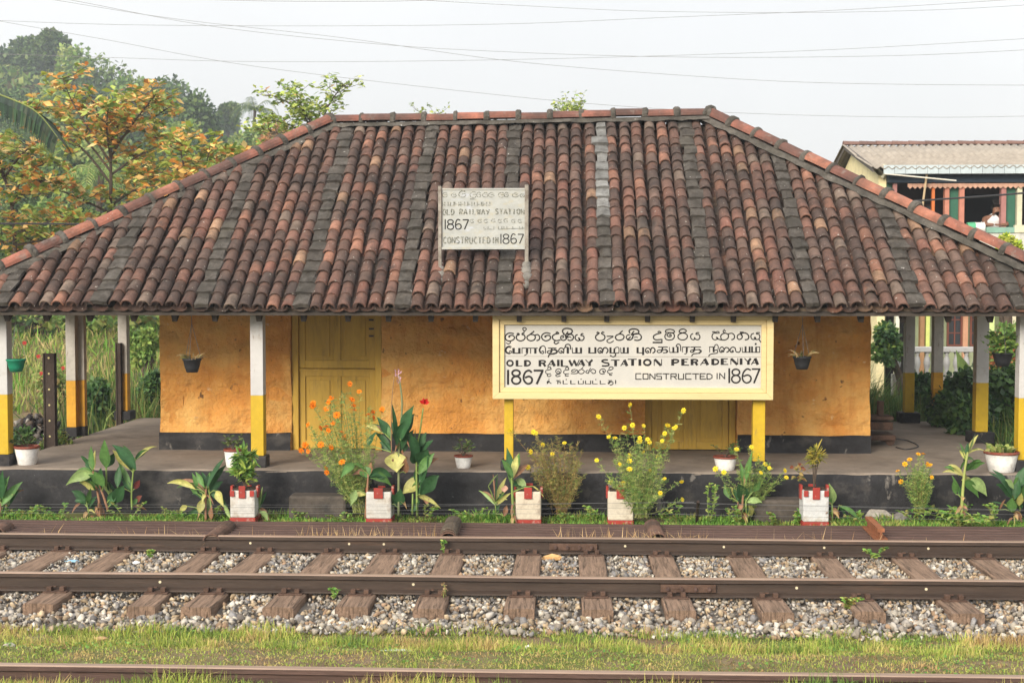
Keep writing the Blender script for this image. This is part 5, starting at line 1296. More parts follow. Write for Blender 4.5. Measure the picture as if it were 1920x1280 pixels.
cosmos('brownish thinning bush with few yellow flowers left of the widest bush', c6, (540, 690), 15.02, [(372, 216), (386, 222), (425, 290), (355, 330), (482, 343), (552, 280), (340, 420), (235, 205)], FY, lin(130, 104, 66), PB, (510, 420, 180, 190), 54, 0.045)
cosmos('sparse yellow flowered plant leaning right below the right board post', c6, (1620, 690), 15.0, [(1638, 303), (1680, 352), (1718, 403), (1692, 452), (1742, 425), (1832, 440), (1840, 480), (1552, 316), (1430, 430), (1478, 450)], FY, lin(120, 128, 70), PG, (1660, 480, 110, 110), 20, 0.045)
cosmos('small bush with orange yellow flowers at the right before the bare platform face', c7, (1110, 755), 14.95, [(988, 375), (1160, 375), (1186, 384), (955, 510), (1140, 555), (1197, 478), (932, 430), (1025, 340), (1092, 298), (1130, 298)], FA, lin(120, 110, 62), PG, (1090, 520, 110, 150), 34, 0.04)
# leafy weeds
def weed(label, px, pyb, pyt, Y, wpx, pal, n=70, lw=0.03, name='leafy_weed', cat='plant', group=None, parent=None):
    B = at(px, pyb, Y); Ht = (pyb - pyt) * Y / F; Wd = wpx * Y / F / 2
    r = thing(name, label, cat, B, group); sb = MB(); lb = MB(); sb.col = SG
    for s_ in range(max(2, n // 18)):
        T = B + Vector((random.uniform(-1, 1) * Wd, random.uniform(-1, 1) * Wd, Ht * random.uniform(0.7, 1.0))); P = spline([B, B + (T - B) * 0.5 + Vector((random.gauss(0, .02), 0, 0.03)), T], 5)
        sb.tube(P, [0.005 * (1 - .6 * i / len(P)) for i in range(len(P))], 4, False)
        for i in range(1, len(P)):
            for _ in range(3):
                a = random.uniform(0, 6.28); d = Vector((math.cos(a), math.sin(a), random.uniform(-.2, .7))) * lw * random.uniform(1.2, 2.4)
                leafsurf(lb, P[i], P[i] + d, lw * random.uniform(0.7, 1.2), 0.2, pal[rng.integers(0, len(pal))], (0, -.4, 1), 4)
    sb.build('stem', M['stem'], r); lb.build('foliage', M['leaf'], r, smooth=True)
    return r
weed('small leafy green weed standing between the bushes under the name board', 1330, 985, 905, 14.9, 34, PG, 60, 0.026)
weed('bright green low fern clump at the platform foot left of the rightmost planter', 1495, 985, 962, 14.85, 50, GG, 60, 0.03)
weed('lush mat of green creeper on the grass at the right edge', 1800, 985, 958, 14.9, 200, GG, 300, 0.03)
weed('small green creeper between the spare rails and platform at far left', 40, 985, 955, 14.85, 90, GG, 150, 0.03)
weed('little green sprout growing through ballast behind the near rail at right', 1640, 1046, 1026, 13.05, 46, GG, 50, 0.022)
weed('little green sprout among the ballast stones at left', 283, 1046, 1034, 13.0, 20, GG, 20, 0.018)
weed('thin green sprout standing against the far rail near the middle', 833, 1036, 1010, 13.2, 8, GG, 20, 0.014)
weed('yellowing weed growing between sleepers in front of the near rail', 1590, 1140, 1118, 11.3, 60, np.concatenate([GG, PB]), 60, 0.022)
weed('dry brown weed standing against the near rail', 832, 1135, 1090, 11.4, 34, GD * 0.6, 30, 0.012)
weed('small green weed before the near rail at left of the fishplate', 625, 1122, 1104, 11.35, 18, GG, 20, 0.015)

wk = 0
for (px, pt, w_) in ((110, 950, 60), (240, 955, 70), (330, 958, 60), (395, 955, 40), (560, 968, 70), (640, 962, 50), (800, 955, 60), (880, 958, 70), (1050, 962, 60), (1110, 958, 40), (1260, 955, 60), (1385, 960, 50), (1450, 962, 60), (1600, 966, 50), (1720, 962, 70), (1860, 955, 60)):
    weed(['tuft of low green weeds %s' % q for q in ('in front of the big left canna clump', 'right of the big canna clump by the platform', 'left of the canna with the yellowing leaf', 'under the canna with the yellowing leaf', 'in front of the left platform step', 'around the stems of the orange flowered bush', 'right of the tall red flowered canna', 'under the small white pot left of the name board', 'under the brownish bush', 'between the brownish bush and the cream planter', 'right of the wide yellow flowered bush', 'left of the canna below the board', 'before the right platform step', 'between the rightmost planter and concrete mound', 'under the orange yellow flowered bush at right', 'between the banana shoot and the right edge')][wk], px, 984, pt - random.uniform(0, 16), 14.8 + 0.02 * (wk % 5), w_, np.concatenate([GG, PB[1:3]]), 55, 0.02, 'leafy_weed', 'plant', 'weed tufts along the platform'); wk += 1
M['planter'] = pm('limewashed_concrete', None, 0.85, 0.15, 6, 0.35, 25, 0.2, dirt=((0.34, 0.29, 0.23), 0.50, 0.70, 6))
overlay(M['planter'], (0.20, 0.15, 0.11), 0.56, 0.68, 3.5, (1.5, 1.5, 0.6), 0.7)
overlay(M['red'], (0.42, 0.33, 0.28), 0.58, 0.66, 11.0, (1, 1, 1), 0.6)
# ---- planters
def planter(px, label, tint=(0.54, 0.53, 0.51), crown=True):
    Y = 14.82; x = at(px, 940, Y).x; z0 = -0.165; zt = at(px, 922, Y - 0.13).z; w = 0.135
    r = thing('concrete_planter', label, 'planter', (x, Y, z0), 'red and white square planters along the platform')
    zt += random.uniform(-0.015, 0.015)
    b = MB(); b.col = tint; b.box2(x - w, x + w, Y - w, Y + w, z0 + 0.09, zt); b.build('body', M['planter'], r, bevel=0.014)
    b = MB(); b.box2(x - w - 0.004, x + w + 0.004, Y - w - 0.004, Y + w + 0.004, z0 - 0.02, z0 + 0.09); b.build('base', M['red'], r, bevel=0.006)
    b = MB(); t = 0.03
    for (sx_, sy_, ax) in ((0, -1, 'x'), (0, 1, 'x'), (-1, 0, 'y'), (1, 0, 'y')):
        for (off, hw, dn_, up_) in ((0, 0.042 + random.uniform(-.006, .01), 0.085 + random.uniform(-.02, .02), 0.045 + random.uniform(-.02, .01)), (-0.107, 0.024, 0.06, 0.004), (0.107, 0.024, 0.06, 0.004)):
            if off and not crown: continue
            if ax == 'x': b.box2(x + off - hw, x + off + hw, Y + sy_ * (w + 0.005) - t / 2 * (1 + 0), Y + sy_ * (w + 0.005) + t / 2 * 0 + 0.0, zt - dn_, zt + up_) if sy_ < 0 else b.box2(x + off - hw, x + off + hw, Y + w - 0.02, Y + w + 0.005, zt - dn_, zt + up_)
            elif off == 0: b.box2(x + sx_ * (w + 0.005) - 0.013, x + sx_ * (w + 0.005) - 0.013 + 0.026, Y - hw, Y + hw, zt - dn_, zt + up_)
    b.build('crown', M['red'], r, bevel=0.004)
    b = MB(); b.box2(x - w + 0.02, x + w - 0.02, Y - w + 0.03, Y + w - 0.03, zt - 0.02, zt + 0.012); b.build('soil', M['soil'], r)
    return r, Vector((x, Y, zt))
pl1, t1 = planter(460, 'red and white planter with a bright green spiky croton, left of the left steps')
pl2, t2 = planter(713, 'red and white planter half hidden by dark canna leaves below the left door', (0.5, 0.49, 0.47), False)
pl3, t3 = planter(991, 'cream and red planter below the left post of the name board', (0.56, 0.50, 0.40), False)
pl4, t4 = planter(1163, 'cream planter almost covered by the wide yellow flowered bush', (0.56, 0.51, 0.42), False)
pl5, t5 = planter(1526, 'red and white planter with a golden spiky plant at the right', (0.54, 0.55, 0.56))
def spiky(parent, p0, whorls, L, wd, pal, name='croton'):
    sb = MB(); lb = MB(); sb.col = BR; top = max(z for _, _, z in whorls)
    for (dx, dy, dz) in whorls:
        P = [p0, p0 + Vector((dx * 0.5, dy * 0.5, dz * 0.6)), p0 + Vector((dx, dy, dz))]; sb.tube(P, [0.009, 0.007, 0.004], 5, False)
        for k in range(30):
            a = random.uniform(0, 6.28); el = random.uniform(-0.5, 1.2); d = Vector((math.cos(a) * math.cos(el), math.sin(a) * math.cos(el), math.sin(el))) * L * random.uniform(0.7, 1.15)
            q = P[2] + Vector((0, 0, random.uniform(-0.09, 0.02)))
            leafsurf(lb, q, q + d, wd, 0.12, pal[rng.integers(0, len(pal))], (0, -.5, 1), 5)
    sb.build('plant_stem', M['bark'], parent); lb.build('plant_leaves', M['leaf'], parent, smooth=True)
spiky(pl1, t1, [(0.0, -0.02, 0.42), (-0.06, 0, 0.34), (0.06, 0.03, 0.36), (0.02, -0.04, 0.25), (-0.07, -0.03, 0.22), (0.08, -0.02, 0.2), (0, 0, 0.14)], 0.12, 0.028, L_((122, 156, 66), (96, 134, 58), (160, 178, 86), (80, 116, 52)))
spiky(pl5, t5, [(0.02, 0, 0.40), (0.05, 0, 0.34), (-0.02, 0.02, 0.36)], 0.13, 0.014, L_((150, 144, 58), (120, 124, 52), (176, 160, 72)))
lb = MB()
for k in range(26):
    q = t5 + Vector((-0.16 + random.gauss(0, .03), random.gauss(0, .03), 0.12 + random.uniform(-.02, .16))); a = random.uniform(0, 6.28)
    leafsurf(lb, q, q + Vector((math.cos(a), math.sin(a), -0.4)) * 0.06, 0.035, 0.2, random.choice([lin(150, 130, 80), lin(120, 70, 50), lin(170, 150, 70), lin(110, 120, 60)]), (0, -.6, .6), 4)
lb.build('plant_leaves', M['leaf'], pl5, smooth=True)

# ---- pots on the platform
def pot(px, pyt, pyb, wpx, Y, label, pal, style, tilt=0, rimcol=lin(120, 60, 46)):
    x = at(px, pyb, Y).x; Hh = (pyb - pyt) * Y / F; r0 = wpx * Y / F / 2
    r = thing('potted_plant', label, 'potted plant', (x, Y, PZ), 'white painted flower pots on the platform')
    b = MB(); b.col = (0.72, 0.72, 0.71); p = []
    nn = 20
    b.lathe([(r0 * 0.70, 0), (r0 * 0.74, 0.005), (r0 * 0.86, Hh * 0.5), (r0 * 0.96, Hh * 0.86), (r0 * 0.97, Hh * 0.88)], (x, Y, PZ), nn)
    b.build('pot', M['attr_dirty'], r, smooth=True)
    b = MB(); b.col = rimcol; b.lathe([(r0 * 0.96, Hh * 0.86), (r0 * 1.03, Hh * 0.88), (r0 * 1.03, Hh), (r0 * 0.9, Hh * 1.0), (r0 * 0.88, Hh * 0.9)], (x, Y, PZ), nn, False); b.build('rim', M['attr_dirty'], r, smooth=True)
    b = MB(); b.lathe([(r0 * 0.9, Hh * 0.9), (0.001, Hh * 0.93)], (x, Y, PZ), 12, False); b.build('soil', M['soil'], r)
    lb = MB(); sb = MB(); sb.col = BR; B = Vector((x, Y, PZ + Hh * 0.92))
    if style == 'thin':
        for k in range(7):
            T = B + Vector((random.uniform(-1, 1) * r0 * 1.5, random.uniform(-1, 1) * r0, random.uniform(0.06, 0.2))); sb.tube([B, (B + T) / 2 + Vector((0, 0, 0.03)), T], [0.005, 0.004, 0.002], 4, False)
            for j in range(8):
                q = B + (T - B) * random.uniform(0.4, 1); a = random.uniform(0, 6.28); leafsurf(lb, q, q + Vector((math.cos(a), math.sin(a), .4)) * 0.05, 0.016, 0.2, pal[rng.integers(0, len(pal))], (0, -.5, 1), 4)
        sb.build('plant_stem', M['bark'], r)
    else:
        for k in range(46):
            a = random.uniform(0, 6.28); q = B + Vector((math.cos(a), math.sin(a), 0)) * r0 * random.uniform(0.1, 0.85); d = Vector((math.cos(a) * .6, math.sin(a) * .6, random.uniform(0.3, 1))) * 0.10
            leafsurf(lb, q, q + d, 0.06, 0.25, pal[rng.integers(0, len(pal))], (0, -.6, .7), 5)
    lb.build('plant_leaves', M['leaf'], r, smooth=True)
    return r
PGD = L_((70, 96, 52), (92, 116, 58), (110, 120, 70))
pot(51, 845, 881, 47, 15.62, 'white flower pot with sparse dark plant beside the leftmost post', PGD, 'thin')
pot(437, 846, 881, 34, 15.5, 'small white flower pot half hidden behind the green spiky croton', PGD, 'thin')
pot(869, 856, 880, 35, 15.55, 'small white flower pot with thin stems left of the name board post', PGD, 'thin')
pot(1360, 858, 884, 45, 15.5, 'white flower pot with dark rim left of the right name board post', PGD, 'thin')
pot(1877, 852, 890, 62, 15.5, 'large white flower pot with fleshy leaves and red rim at the far right', L_((130, 150, 80), (150, 164, 92), (96, 120, 60), (170, 170, 110)), 'full')

# ---- hanging baskets
def basket(px, pyt, pyb, wpx, Y, col, label, hang, style):
    c0 = at(px, pyt, Y); Hh = (pyb - pyt) * Y / F; r0 = wpx * Y / F / 2
    r = thing('hanging_basket', label, 'hanging basket', c0, 'hanging flower baskets under the eave')
    b = MB(); b.col = col; b.lathe([(r0 * 0.52, -Hh), (r0 * 0.6, -Hh), (r0 * 0.8, -Hh * 0.6), (r0 * 0.94, -Hh * 0.15), (r0 * 1.03, -Hh * 0.12), (r0 * 1.03, 0), (r0 * 0.93, 0), (r0 * 0.9, -Hh * 0.15)], c0, 20); b.build('bowl', M['attr'], r, smooth=True)
    b = MB(); b.lathe([(r0 * 0.92, -Hh * 0.13), (0.001, -Hh * 0.1)], c0, 12, False); b.build('soil', M['soil'], r)
    topz = 2.15; K = Vector((c0.x, c0.y, c0.z + hang))
    for k in range(3):
        a = 2 * math.pi * k / 3 + 0.5; b = MB(); b.tube([c0 + Vector((r0 * math.cos(a), r0 * math.sin(a), 0)), K], 0.0025, 4); b.build('cord', M['wire'], r)
    b = MB(); b.tube([K, Vector((c0.x, c0.y, topz))], 0.003, 4); b.build('hook_wire', M['wire'], r)
    lb = MB()
    if style == 'dry':
        for k in range(34):
            a = random.uniform(0, 6.28); q = c0 + Vector((math.cos(a), math.sin(a), 0)) * r0 * 0.6; d = Vector((math.cos(a), math.sin(a), random.uniform(-.1, .7))) * random.uniform(0.05, 0.14)
            leafsurf(lb, q, q + d, 0.012, 0.3, random.choice([lin(176, 150, 110), lin(150, 130, 90), lin(120, 124, 74)]), (0, -.5, .8), 4)
    elif style == 'bush':
        for k in range(150):
            a = random.uniform(0, 6.28); q = c0 + Vector((random.gauss(0, r0 * .8), random.gauss(0, r0 * .7), random.uniform(0.0, 0.2))); leafsurf(lb, q, q + Vector((math.cos(a), math.sin(a), random.uniform(-.3, .6))) * 0.07, 0.035, 0.2, random.choice([lin(96, 130, 60), lin(130, 156, 76), lin(76, 106, 52)]), (0, -.6, .7), 4)
    else:
        for k in range(10):
            a = random.uniform(0, 6.28); q = c0 + Vector((math.cos(a), math.sin(a), 0)) * r0 * 0.5; leafsurf(lb, q, q + Vector((math.cos(a), math.sin(a), .6)) * 0.05, 0.012, 0.3, lin(120, 110, 70), (0, -.5, .8), 4)
    lb.build('plant_leaves', M['leaf'], r, smooth=True)
basket(30, 673, 697, 36, 15.42, (0.01, 0.20, 0.115), 'green hanging basket by the leftmost verandah post', 0.42, 'bare')
basket(360, 672, 698, 35, 15.6, (0.02, 0.021, 0.025), 'black hanging basket with dry stalks left of the slim front post', 0.40, 'dry')
basket(1504, 668, 692, 34, 15.6, (0.02, 0.021, 0.024), 'black hanging basket with dry trailing stalks right of the name board', 0.36, 'dry')
basket(1880, 661, 686, 37, 15.6, (0.015, 0.016, 0.02), 'black hanging basket full of bushy green leaves at the right', 0.42, 'bush')

# ---- old rail posts at the left, machine, wires, odds and ends
def railpost(px, wpx, pyt, Y, label, z0=0.0):
    x = at(px, 700, Y).x; zt = at(px, pyt, Y).z; w = wpx * Y / F
    r = thing('rail_post', label, 'post', (x, Y, z0), 'old rails set upright as posts')
    b = MB(); b.box2(x - w / 2, x + w / 2, Y - 0.006, Y + 0.006, z0, zt); b.box2(x - w / 2, x - w / 2 + 0.018, Y - 0.02, Y + 0.07, z0, zt + 0.0); b.box2(x + w / 2 - 0.018, x + w / 2, Y - 0.02, Y + 0.07, z0, zt)
    b.build('steel_section', M['darkrust'], r)
    if wpx > 15:
        for k in range(6):
            b = MB(); b.col = lin(190, 180, 130); b.tube([(x, Y - 0.007, zt - 0.06 - 0.2 * k), (x, Y - 0.010, zt - 0.06 - 0.2 * k)], 0.013, 8); b.build('bolt_hole', M['attr'], r)
M['darkrust'] = pm('dark_rust', (0.045, 0.032, 0.026), 0.8, 0.3, 5, 0.3, 30)
railpost(92, 22, 662, 17.35, 'dark upright steel rail with pale bolt holes at the left platform edge')
railpost(222, 10, 643, 20.6, 'thin dark upright rail beside the rear left post')
mc = thing('platform_scale', 'rusty brown weighing machine behind the right end of the station wall', 'machine', (at(1652, 835, 18.0).x, 18.0, PZ))
xm, ym = mc.location.x, 18.0
b = MB(); b.box2(xm - 0.35, xm + 0.14, ym - 0.2, ym + 0.3, PZ + 0.07, PZ + 0.14); b.box2(xm - 0.35, xm + 0.11, ym - 0.18, ym + 0.26, PZ + 0.2, PZ + 0.30); b.box2(xm - 0.3, xm + 0.13, ym - 0.12, ym + 0.2, PZ + 0.32, PZ + 0.37); b.build('frame', M['machine'] if 'machine' in M else M['plate'], mc, bevel=0.01)
b = MB(); b.box2(xm - 0.05, xm + 0.02, ym - 0.05, ym + 0.05, PZ + 0.37, PZ + 0.56); b.box2(xm - 0.3, xm - 0.2, ym - 0.05, ym + 0.05, PZ + 0.12, PZ + 0.46); b.build('column', M['plate'], mc, bevel=0.008)
for dy in (-0.14, 0.24):
    b = MB(); b.tube([(xm + 0.08, ym + dy - 0.02, PZ + 0.06), (xm + 0.08, ym + dy + 0.02, PZ + 0.06)], 0.06, 12); b.build('wheel', M['plate'], mc)
b = MB(); b.tube(spline([at(1668, 822, 18.0), onz(1700, 825, PZ + 0.012), onz(1722, 836, PZ + 0.008), onz(1700, 842, PZ + 0.008), onz(1680, 838, PZ + 0.008)], 6), 0.008, 5); tag(b.build('power_cable', M['cable'], None, origin=at(1700, 838, 18.2)), 'thin dark cable curled on the platform floor beside the rusty machine', 'cable')
for i, (ya, yb, yc, Y, lab) in enumerate(((944, 946, 948, 14.6, 'signal wire running highest along the platform foot'), (950, 950, 944, 14.55, 'signal wire second from the top along the platform foot'), (956, 957, 951, 14.58, 'signal wire second from the ground along the platform foot'), (961, 962, 960, 14.5, 'signal wire running lowest along the platform foot'))):
    b = MB(); P = spline([at(-150, ya, Y), at(600, yb, Y), at(1260, yc - 6 + i * 3, Y), at(1320, yc - 4 + i * 3, Y), at(2050, yc + 12 + i * 2, Y)], 10)
    b.tube(P, 0.0013, 4); o = b.build('signal_wire', M['wire'], None, origin=tuple(P[0])); tag(o, 'thin steel ' + lab, 'wire', 'signal wires along the platform')
b = MB(); b.tube([onz(1306, 985, -0.17), at(1309, 940, 14.52)], 0.018, 6); tag(b.build('wire_stake', M['darkrust'], None, origin=tuple(onz(1306, 985, -0.17))), 'short dark stake carrying the signal wires under the name board', 'stake')
# concrete block, litter, stones
def lump(name, label, cat, px, py, z, size, col, mat='stone', seed=1):
    p = onz(px, py, z); bm = bmesh.new(); bmesh.ops.create_icosphere(bm, subdivisions=2, radius=1.0)
    for v in bm.verts:
        n_ = mnoise.noise(v.co * 1.3 + Vector((seed * 3.1, seed, 0))); q = v.co * (1 + 0.35 * n_)
        v.co = Vector((q.x * size[0], q.y * size[1], max(q.z, -0.5) * size[2]))
    me = bpy.data.meshes.new(name); bm.to_mesh(me); bm.free()
    a = me.attributes.new('col', 'FLOAT_COLOR', 'FACE'); a.data.foreach_set('color', [x for _ in me.polygons for x in (*col, 1)])
    me.materials.append(M[mat]); o = bpy.data.objects.new(name, me); C.objects.link(o); o.location = p + Vector((0, 0, size[2] * 0.4)); return tag(o, label, cat)
lump('concrete_rubble', 'grey broken concrete mound leaning on the platform foot right of the golden plant', 'rubble', 1640, 972, -0.16, (0.27, 0.16, 0.13), lin(150, 145, 138), 'stone', 2)
lump('concrete_rubble', 'small dark grey concrete lump right of the larger mound', 'rubble', 1690, 978, -0.16, (0.12, 0.1, 0.08), lin(120, 118, 116), 'stone', 5)
lump('plastic_bag', 'crumpled white plastic bag in front of the second planter', 'litter', 702, 981, -0.16, (0.06, 0.05, 0.05), (0.6, 0.64, 0.68), 'attr', 3)
lump('paper_litter', 'flat white litter in the weeds near the left edge', 'litter', 60, 968, -0.17, (0.11, 0.05, 0.03), (0.55, 0.56, 0.6), 'attr', 4)
lump('paper_litter', 'crumpled white scrap lying in the grass between the tracks', 'litter', 990, 1214, -0.215, (0.02, 0.018, 0.016), (0.75, 0.75, 0.72), 'attr', 7)
lump('plastic_bag', 'flattened pale plastic sheet in the grass left of the middle', 'litter', 745, 1222, -0.215, (0.13, 0.05, 0.012), (0.5, 0.56, 0.52), 'attr', 9)
lump('plastic_bag', 'white plastic scrap on the ballast between sleepers at left', 'litter', 255, 1056, -0.17, (0.035, 0.03, 0.018), (0.8, 0.8, 0.8), 'attr', 11)
lump('plastic_bag', 'light blue plastic strip on the ballast at left', 'litter', 135, 1052, -0.17, (0.07, 0.04, 0.01), (0.25, 0.45, 0.6), 'attr', 12)
lump('large_stone', 'long yellowish stone lying against the far rail', 'stone', 1035, 1048, -0.17, (0.10, 0.035, 0.035), lin(200, 160, 110), 'stone', 13)
lump('large_stone', 'upright pale stone lump at the left end of the ballast', 'stone', 18, 1212, -0.21, (0.05, 0.04, 0.02), lin(176, 172, 160), 'stone', 15)
lump('fallen_leaf', 'dry curled leaf in the grass at lower left', 'leaf', 190, 1198, -0.21, (0.05, 0.03, 0.015), lin(170, 140, 104), 'stone', 17)
lump('large_stone', 'rounded grey stone in the weeds beside the yellowing canna', 'stone', 358, 945, -0.1, (0.04, 0.03, 0.03), lin(170, 160, 150), 'stone', 19)
#PART4
# ================================================================== BACKGROUND VEGETATION
def cards(name, P, D, Nn, Ls, Ws, cc, mat, parent=None):
    "many single leaves: base P, direction D, leaf normal Nn"
    S = np.cross(D, Nn); S /= (np.linalg.norm(S, axis=1)[:, None] + 1e-9)
    a = P; b1 = P + D * (Ls * 0.55)[:, None] + S * (Ws / 2)[:, None]; b2 = P + D * (Ls * 0.55)[:, None] - S * (Ws / 2)[:, None]; e = P + D * Ls[:, None] - Nn * (Ls * 0.12)[:, None]
    V = np.stack([a, b1, e, b2], 1).reshape(-1, 3); k = np.arange(len(P))[:, None] * 4
    return npmesh(name, V, k + np.array([0, 1, 2, 3]), cc, M[mat], parent)
def unit(n):
    v = rng.normal(size=(n, 3)); return v / np.linalg.norm(v, axis=1)[:, None]
def crown_leaves(lobes, n, leaf, pal, asp=0.6):
    vol = np.array([(l[1] * l[2] * l[3]) ** 0.67 for l in lobes]); pr = vol / vol.sum()
    li = rng.choice(len(lobes), n, p=pr); c0 = np.array([l[0] for l in lobes])[li]; rr = np.array([l[1:4] for l in lobes])[li]
    u = unit(n); rad = rng.uniform(0, 1, n) ** 0.28
    nz = np.array([mnoise.noise(Vector(a) * 2.3 + Vector((b_ * 1.7, 0, 0))) for a, b_ in zip(u, li)])
    rad = rad * (1 + 0.32 * nz); P = c0 + u * rr * rad[:, None]
    # droop the underside less
    D = u * 0.5 + unit(n) * 0.9 + np.array([0, 0, -0.15]); D /= np.linalg.norm(D, axis=1)[:, None]
    Nn = u * 0.6 + unit(n) * 0.6 + np.array([0, 0, 0.4]); Nn /= np.linalg.norm(Nn, axis=1)[:, None]
    tone = rng.integers(0, len(pal), len(lobes))
    q = np.where(rng.random(n) < 0.55, tone[li], rng.integers(0, len(pal), n))
    cc = pal[q] * rng.uniform(0.7, 1.25, (n, 1))
    Ls = leaf * rng.uniform(0.6, 1.4, n)
    return P, D, Nn, Ls, Ls * asp, cc
TG = L_((64, 92, 52), (82, 110, 58), (98, 124, 66), (56, 80, 48), (112, 130, 70))
TL = L_((118, 150, 74), (142, 166, 86), (100, 134, 66), (158, 170, 96))
TA = L_((176, 132, 70), (150, 128, 70), (110, 126, 66), (196, 140, 76), (130, 110, 64))
def tree(label, px, pyt, Y, wpx, pal=TG, n=2600, leaf=0.45, name='broadleaf_tree', group='trees on the hillside', hfrac=0.72, pyb=None, lob=9):
    top = at(px, pyt, Y); zb = float(terrain(top.x, Y)) - 0.1
    W_ = wpx * Y / F / 2; Ht = max(2.0, top.z - zb)
    r = thing(name, label, 'tree', (top.x, Y, zb), group)
    ch = min(Ht * hfrac, W_ * 2.4); cz = top.z - ch / 2
    lobes = [(np.array([top.x, Y, cz]), W_ * 0.62, W_ * 0.6, ch * 0.36)]
    for k in range(lob):
        a = random.uniform(0, 6.28); rr = random.uniform(0.35, 0.72); s_ = random.uniform(0.28, 0.48); zz = random.uniform(-0.36, 0.36)
        lobes.append((np.array([top.x + W_ * rr * math.cos(a), Y + W_ * rr * math.sin(a), cz + ch * zz]), W_ * s_, W_ * s_, ch * s_ * 0.55))
    lobes.append((np.array([top.x + random.uniform(-.25, .25) * W_, Y, top.z - ch * 0.2]), W_ * 0.42, W_ * 0.42, ch * 0.2))
    b = MB(); P = [Vector((top.x + random.gauss(0, .15), Y, zb)), Vector((top.x + random.gauss(0, .2), Y, zb + (cz - zb) * 0.6)), Vector((top.x, Y, cz + ch * 0.1))]
    r0 = 0.03 * Ht + 0.05; b.tube(P, [r0, r0 * 0.7, r0 * 0.3], 7)
    for l in lobes[1:]:
        c_ = Vector(l[0]); b.tube([P[1].lerp(P[2], random.random() * 0.7), (P[2] + c_) / 2 - Vector((0, 0, 0.1 * ch)), c_], [r0 * 0.4, r0 * 0.25, r0 * 0.08], 5)
    b.build('trunk', M['bark'], r)
    cards('crown', *crown_leaves(lobes, n, leaf, pal), 'leaf', r)
    return r
HL = [
 ('dark bushy hilltop tree at the far upper left edge', 12, 92, 165, 105, TG), ('dense dark round hilltop tree second from the left edge', 72, 70, 170, 95, TG),
 ('thin tall hilltop tree rising highest on the ridge', 100, 56, 165, 42, TG), ('light green tall tree right of the highest hilltop tree', 140, 84, 150, 100, TL),
 ('broad green tree on the ridge above the orange leaves', 198, 130, 150, 100, TG), ('medium green tree on the falling ridge line', 246, 142, 145, 80, TL),
 ('dark tree on the falling ridge with a rounded top', 295, 150, 140, 85, TG), ('small dark tree lowest on the falling ridge', 322, 176, 132, 60, TG),
 ('dark round solitary tree standing against the sky', 366, 182, 112, 82, TG), ('shaded hillside tree below the left edge hilltop tree', 15, 165, 120, 120, TG),
 ('pale green hillside tree below the dense round one', 95, 168, 118, 110, TL), ('hillside tree hidden behind the top of the orange tree', 175, 195, 110, 105, TG),
 ('hillside tree behind the right side of the orange tree', 262, 205, 105, 110, TG), ('hillside tree under the small dark ridge tree', 325, 228, 98, 80, TL),
 ('mid slope tree behind the hanging palm frond', 30, 240, 80, 130, TG), ('mid slope tree left of the orange tree trunk', 125, 258, 76, 120, TL), ('mid slope tree right of the orange tree trunk', 238, 270, 74, 120, TG), ('mid slope tree behind the greener almond tree', 330, 285, 70, 110, TG),
 ('hillside tree filling the slope below the left edge', -10, 215, 112, 130, TG), ('hillside tree below the dense hilltop tree pair', 60, 205, 108, 120, TG), ('lower ridge tree between the light green and broad trees', 172, 160, 135, 90, TG), ('shaded tree on the slope below the small ridge tree', 300, 205, 118, 90, TG), ('lowest tree on the slope right of the greener almond tree', 372, 262, 84, 100, TG),
 ('small hazy far tree in the valley gap', 422, 214, 200, 44, TG), ('hazy small crooked tree in the valley gap', 428, 198, 150, 26, TG), ('low hazy green tree right of the valley gap', 462, 238, 100, 84, TL), ('orange brown tree below the coconut palm', 532, 226, 92, 96, TA), ('dull green tree left of the roof ridge end', 590, 236, 96, 80, TG), ('rounded bush tree in the valley below the round tree', 405, 268, 72, 100, TL)]
for i, (lab, px, pyt, Y, w_, pal) in enumerate(HL):
    tree(lab, px, pyt, Y, w_ * 1.22, pal, n=5200 if Y < 100 else 4200, leaf=0.0038 * Y, lob=13, hfrac=0.98)
SH = [(20, 400, 40, 120), (95, 372, 46, 110), (165, 395, 38, 100), (255, 392, 42, 120), (320, 360, 48, 110), (395, 330, 52, 110), (60, 330, 56, 110), (450, 300, 60, 90)]
for i, (px, pyt, Y, w_) in enumerate(SH):
    tree(['low bushy shrub behind the lower left almond branches', 'green shrub below the left branches of the orange tree', 'low shrub just left of the orange tree trunk', 'shrub right of the orange tree trunk above the roof edge', 'wide shrub behind the greener almond tree', 'yellow green shrub above the roof slope', 'tall shrub behind the left almond branches', 'light shrub nearest the roof ridge on the slope'][i], px, pyt, Y, w_, TL if i % 2 else TG, 4200, 0.17, 'shrub', 'shrubs on the slope behind the station', 0.9)

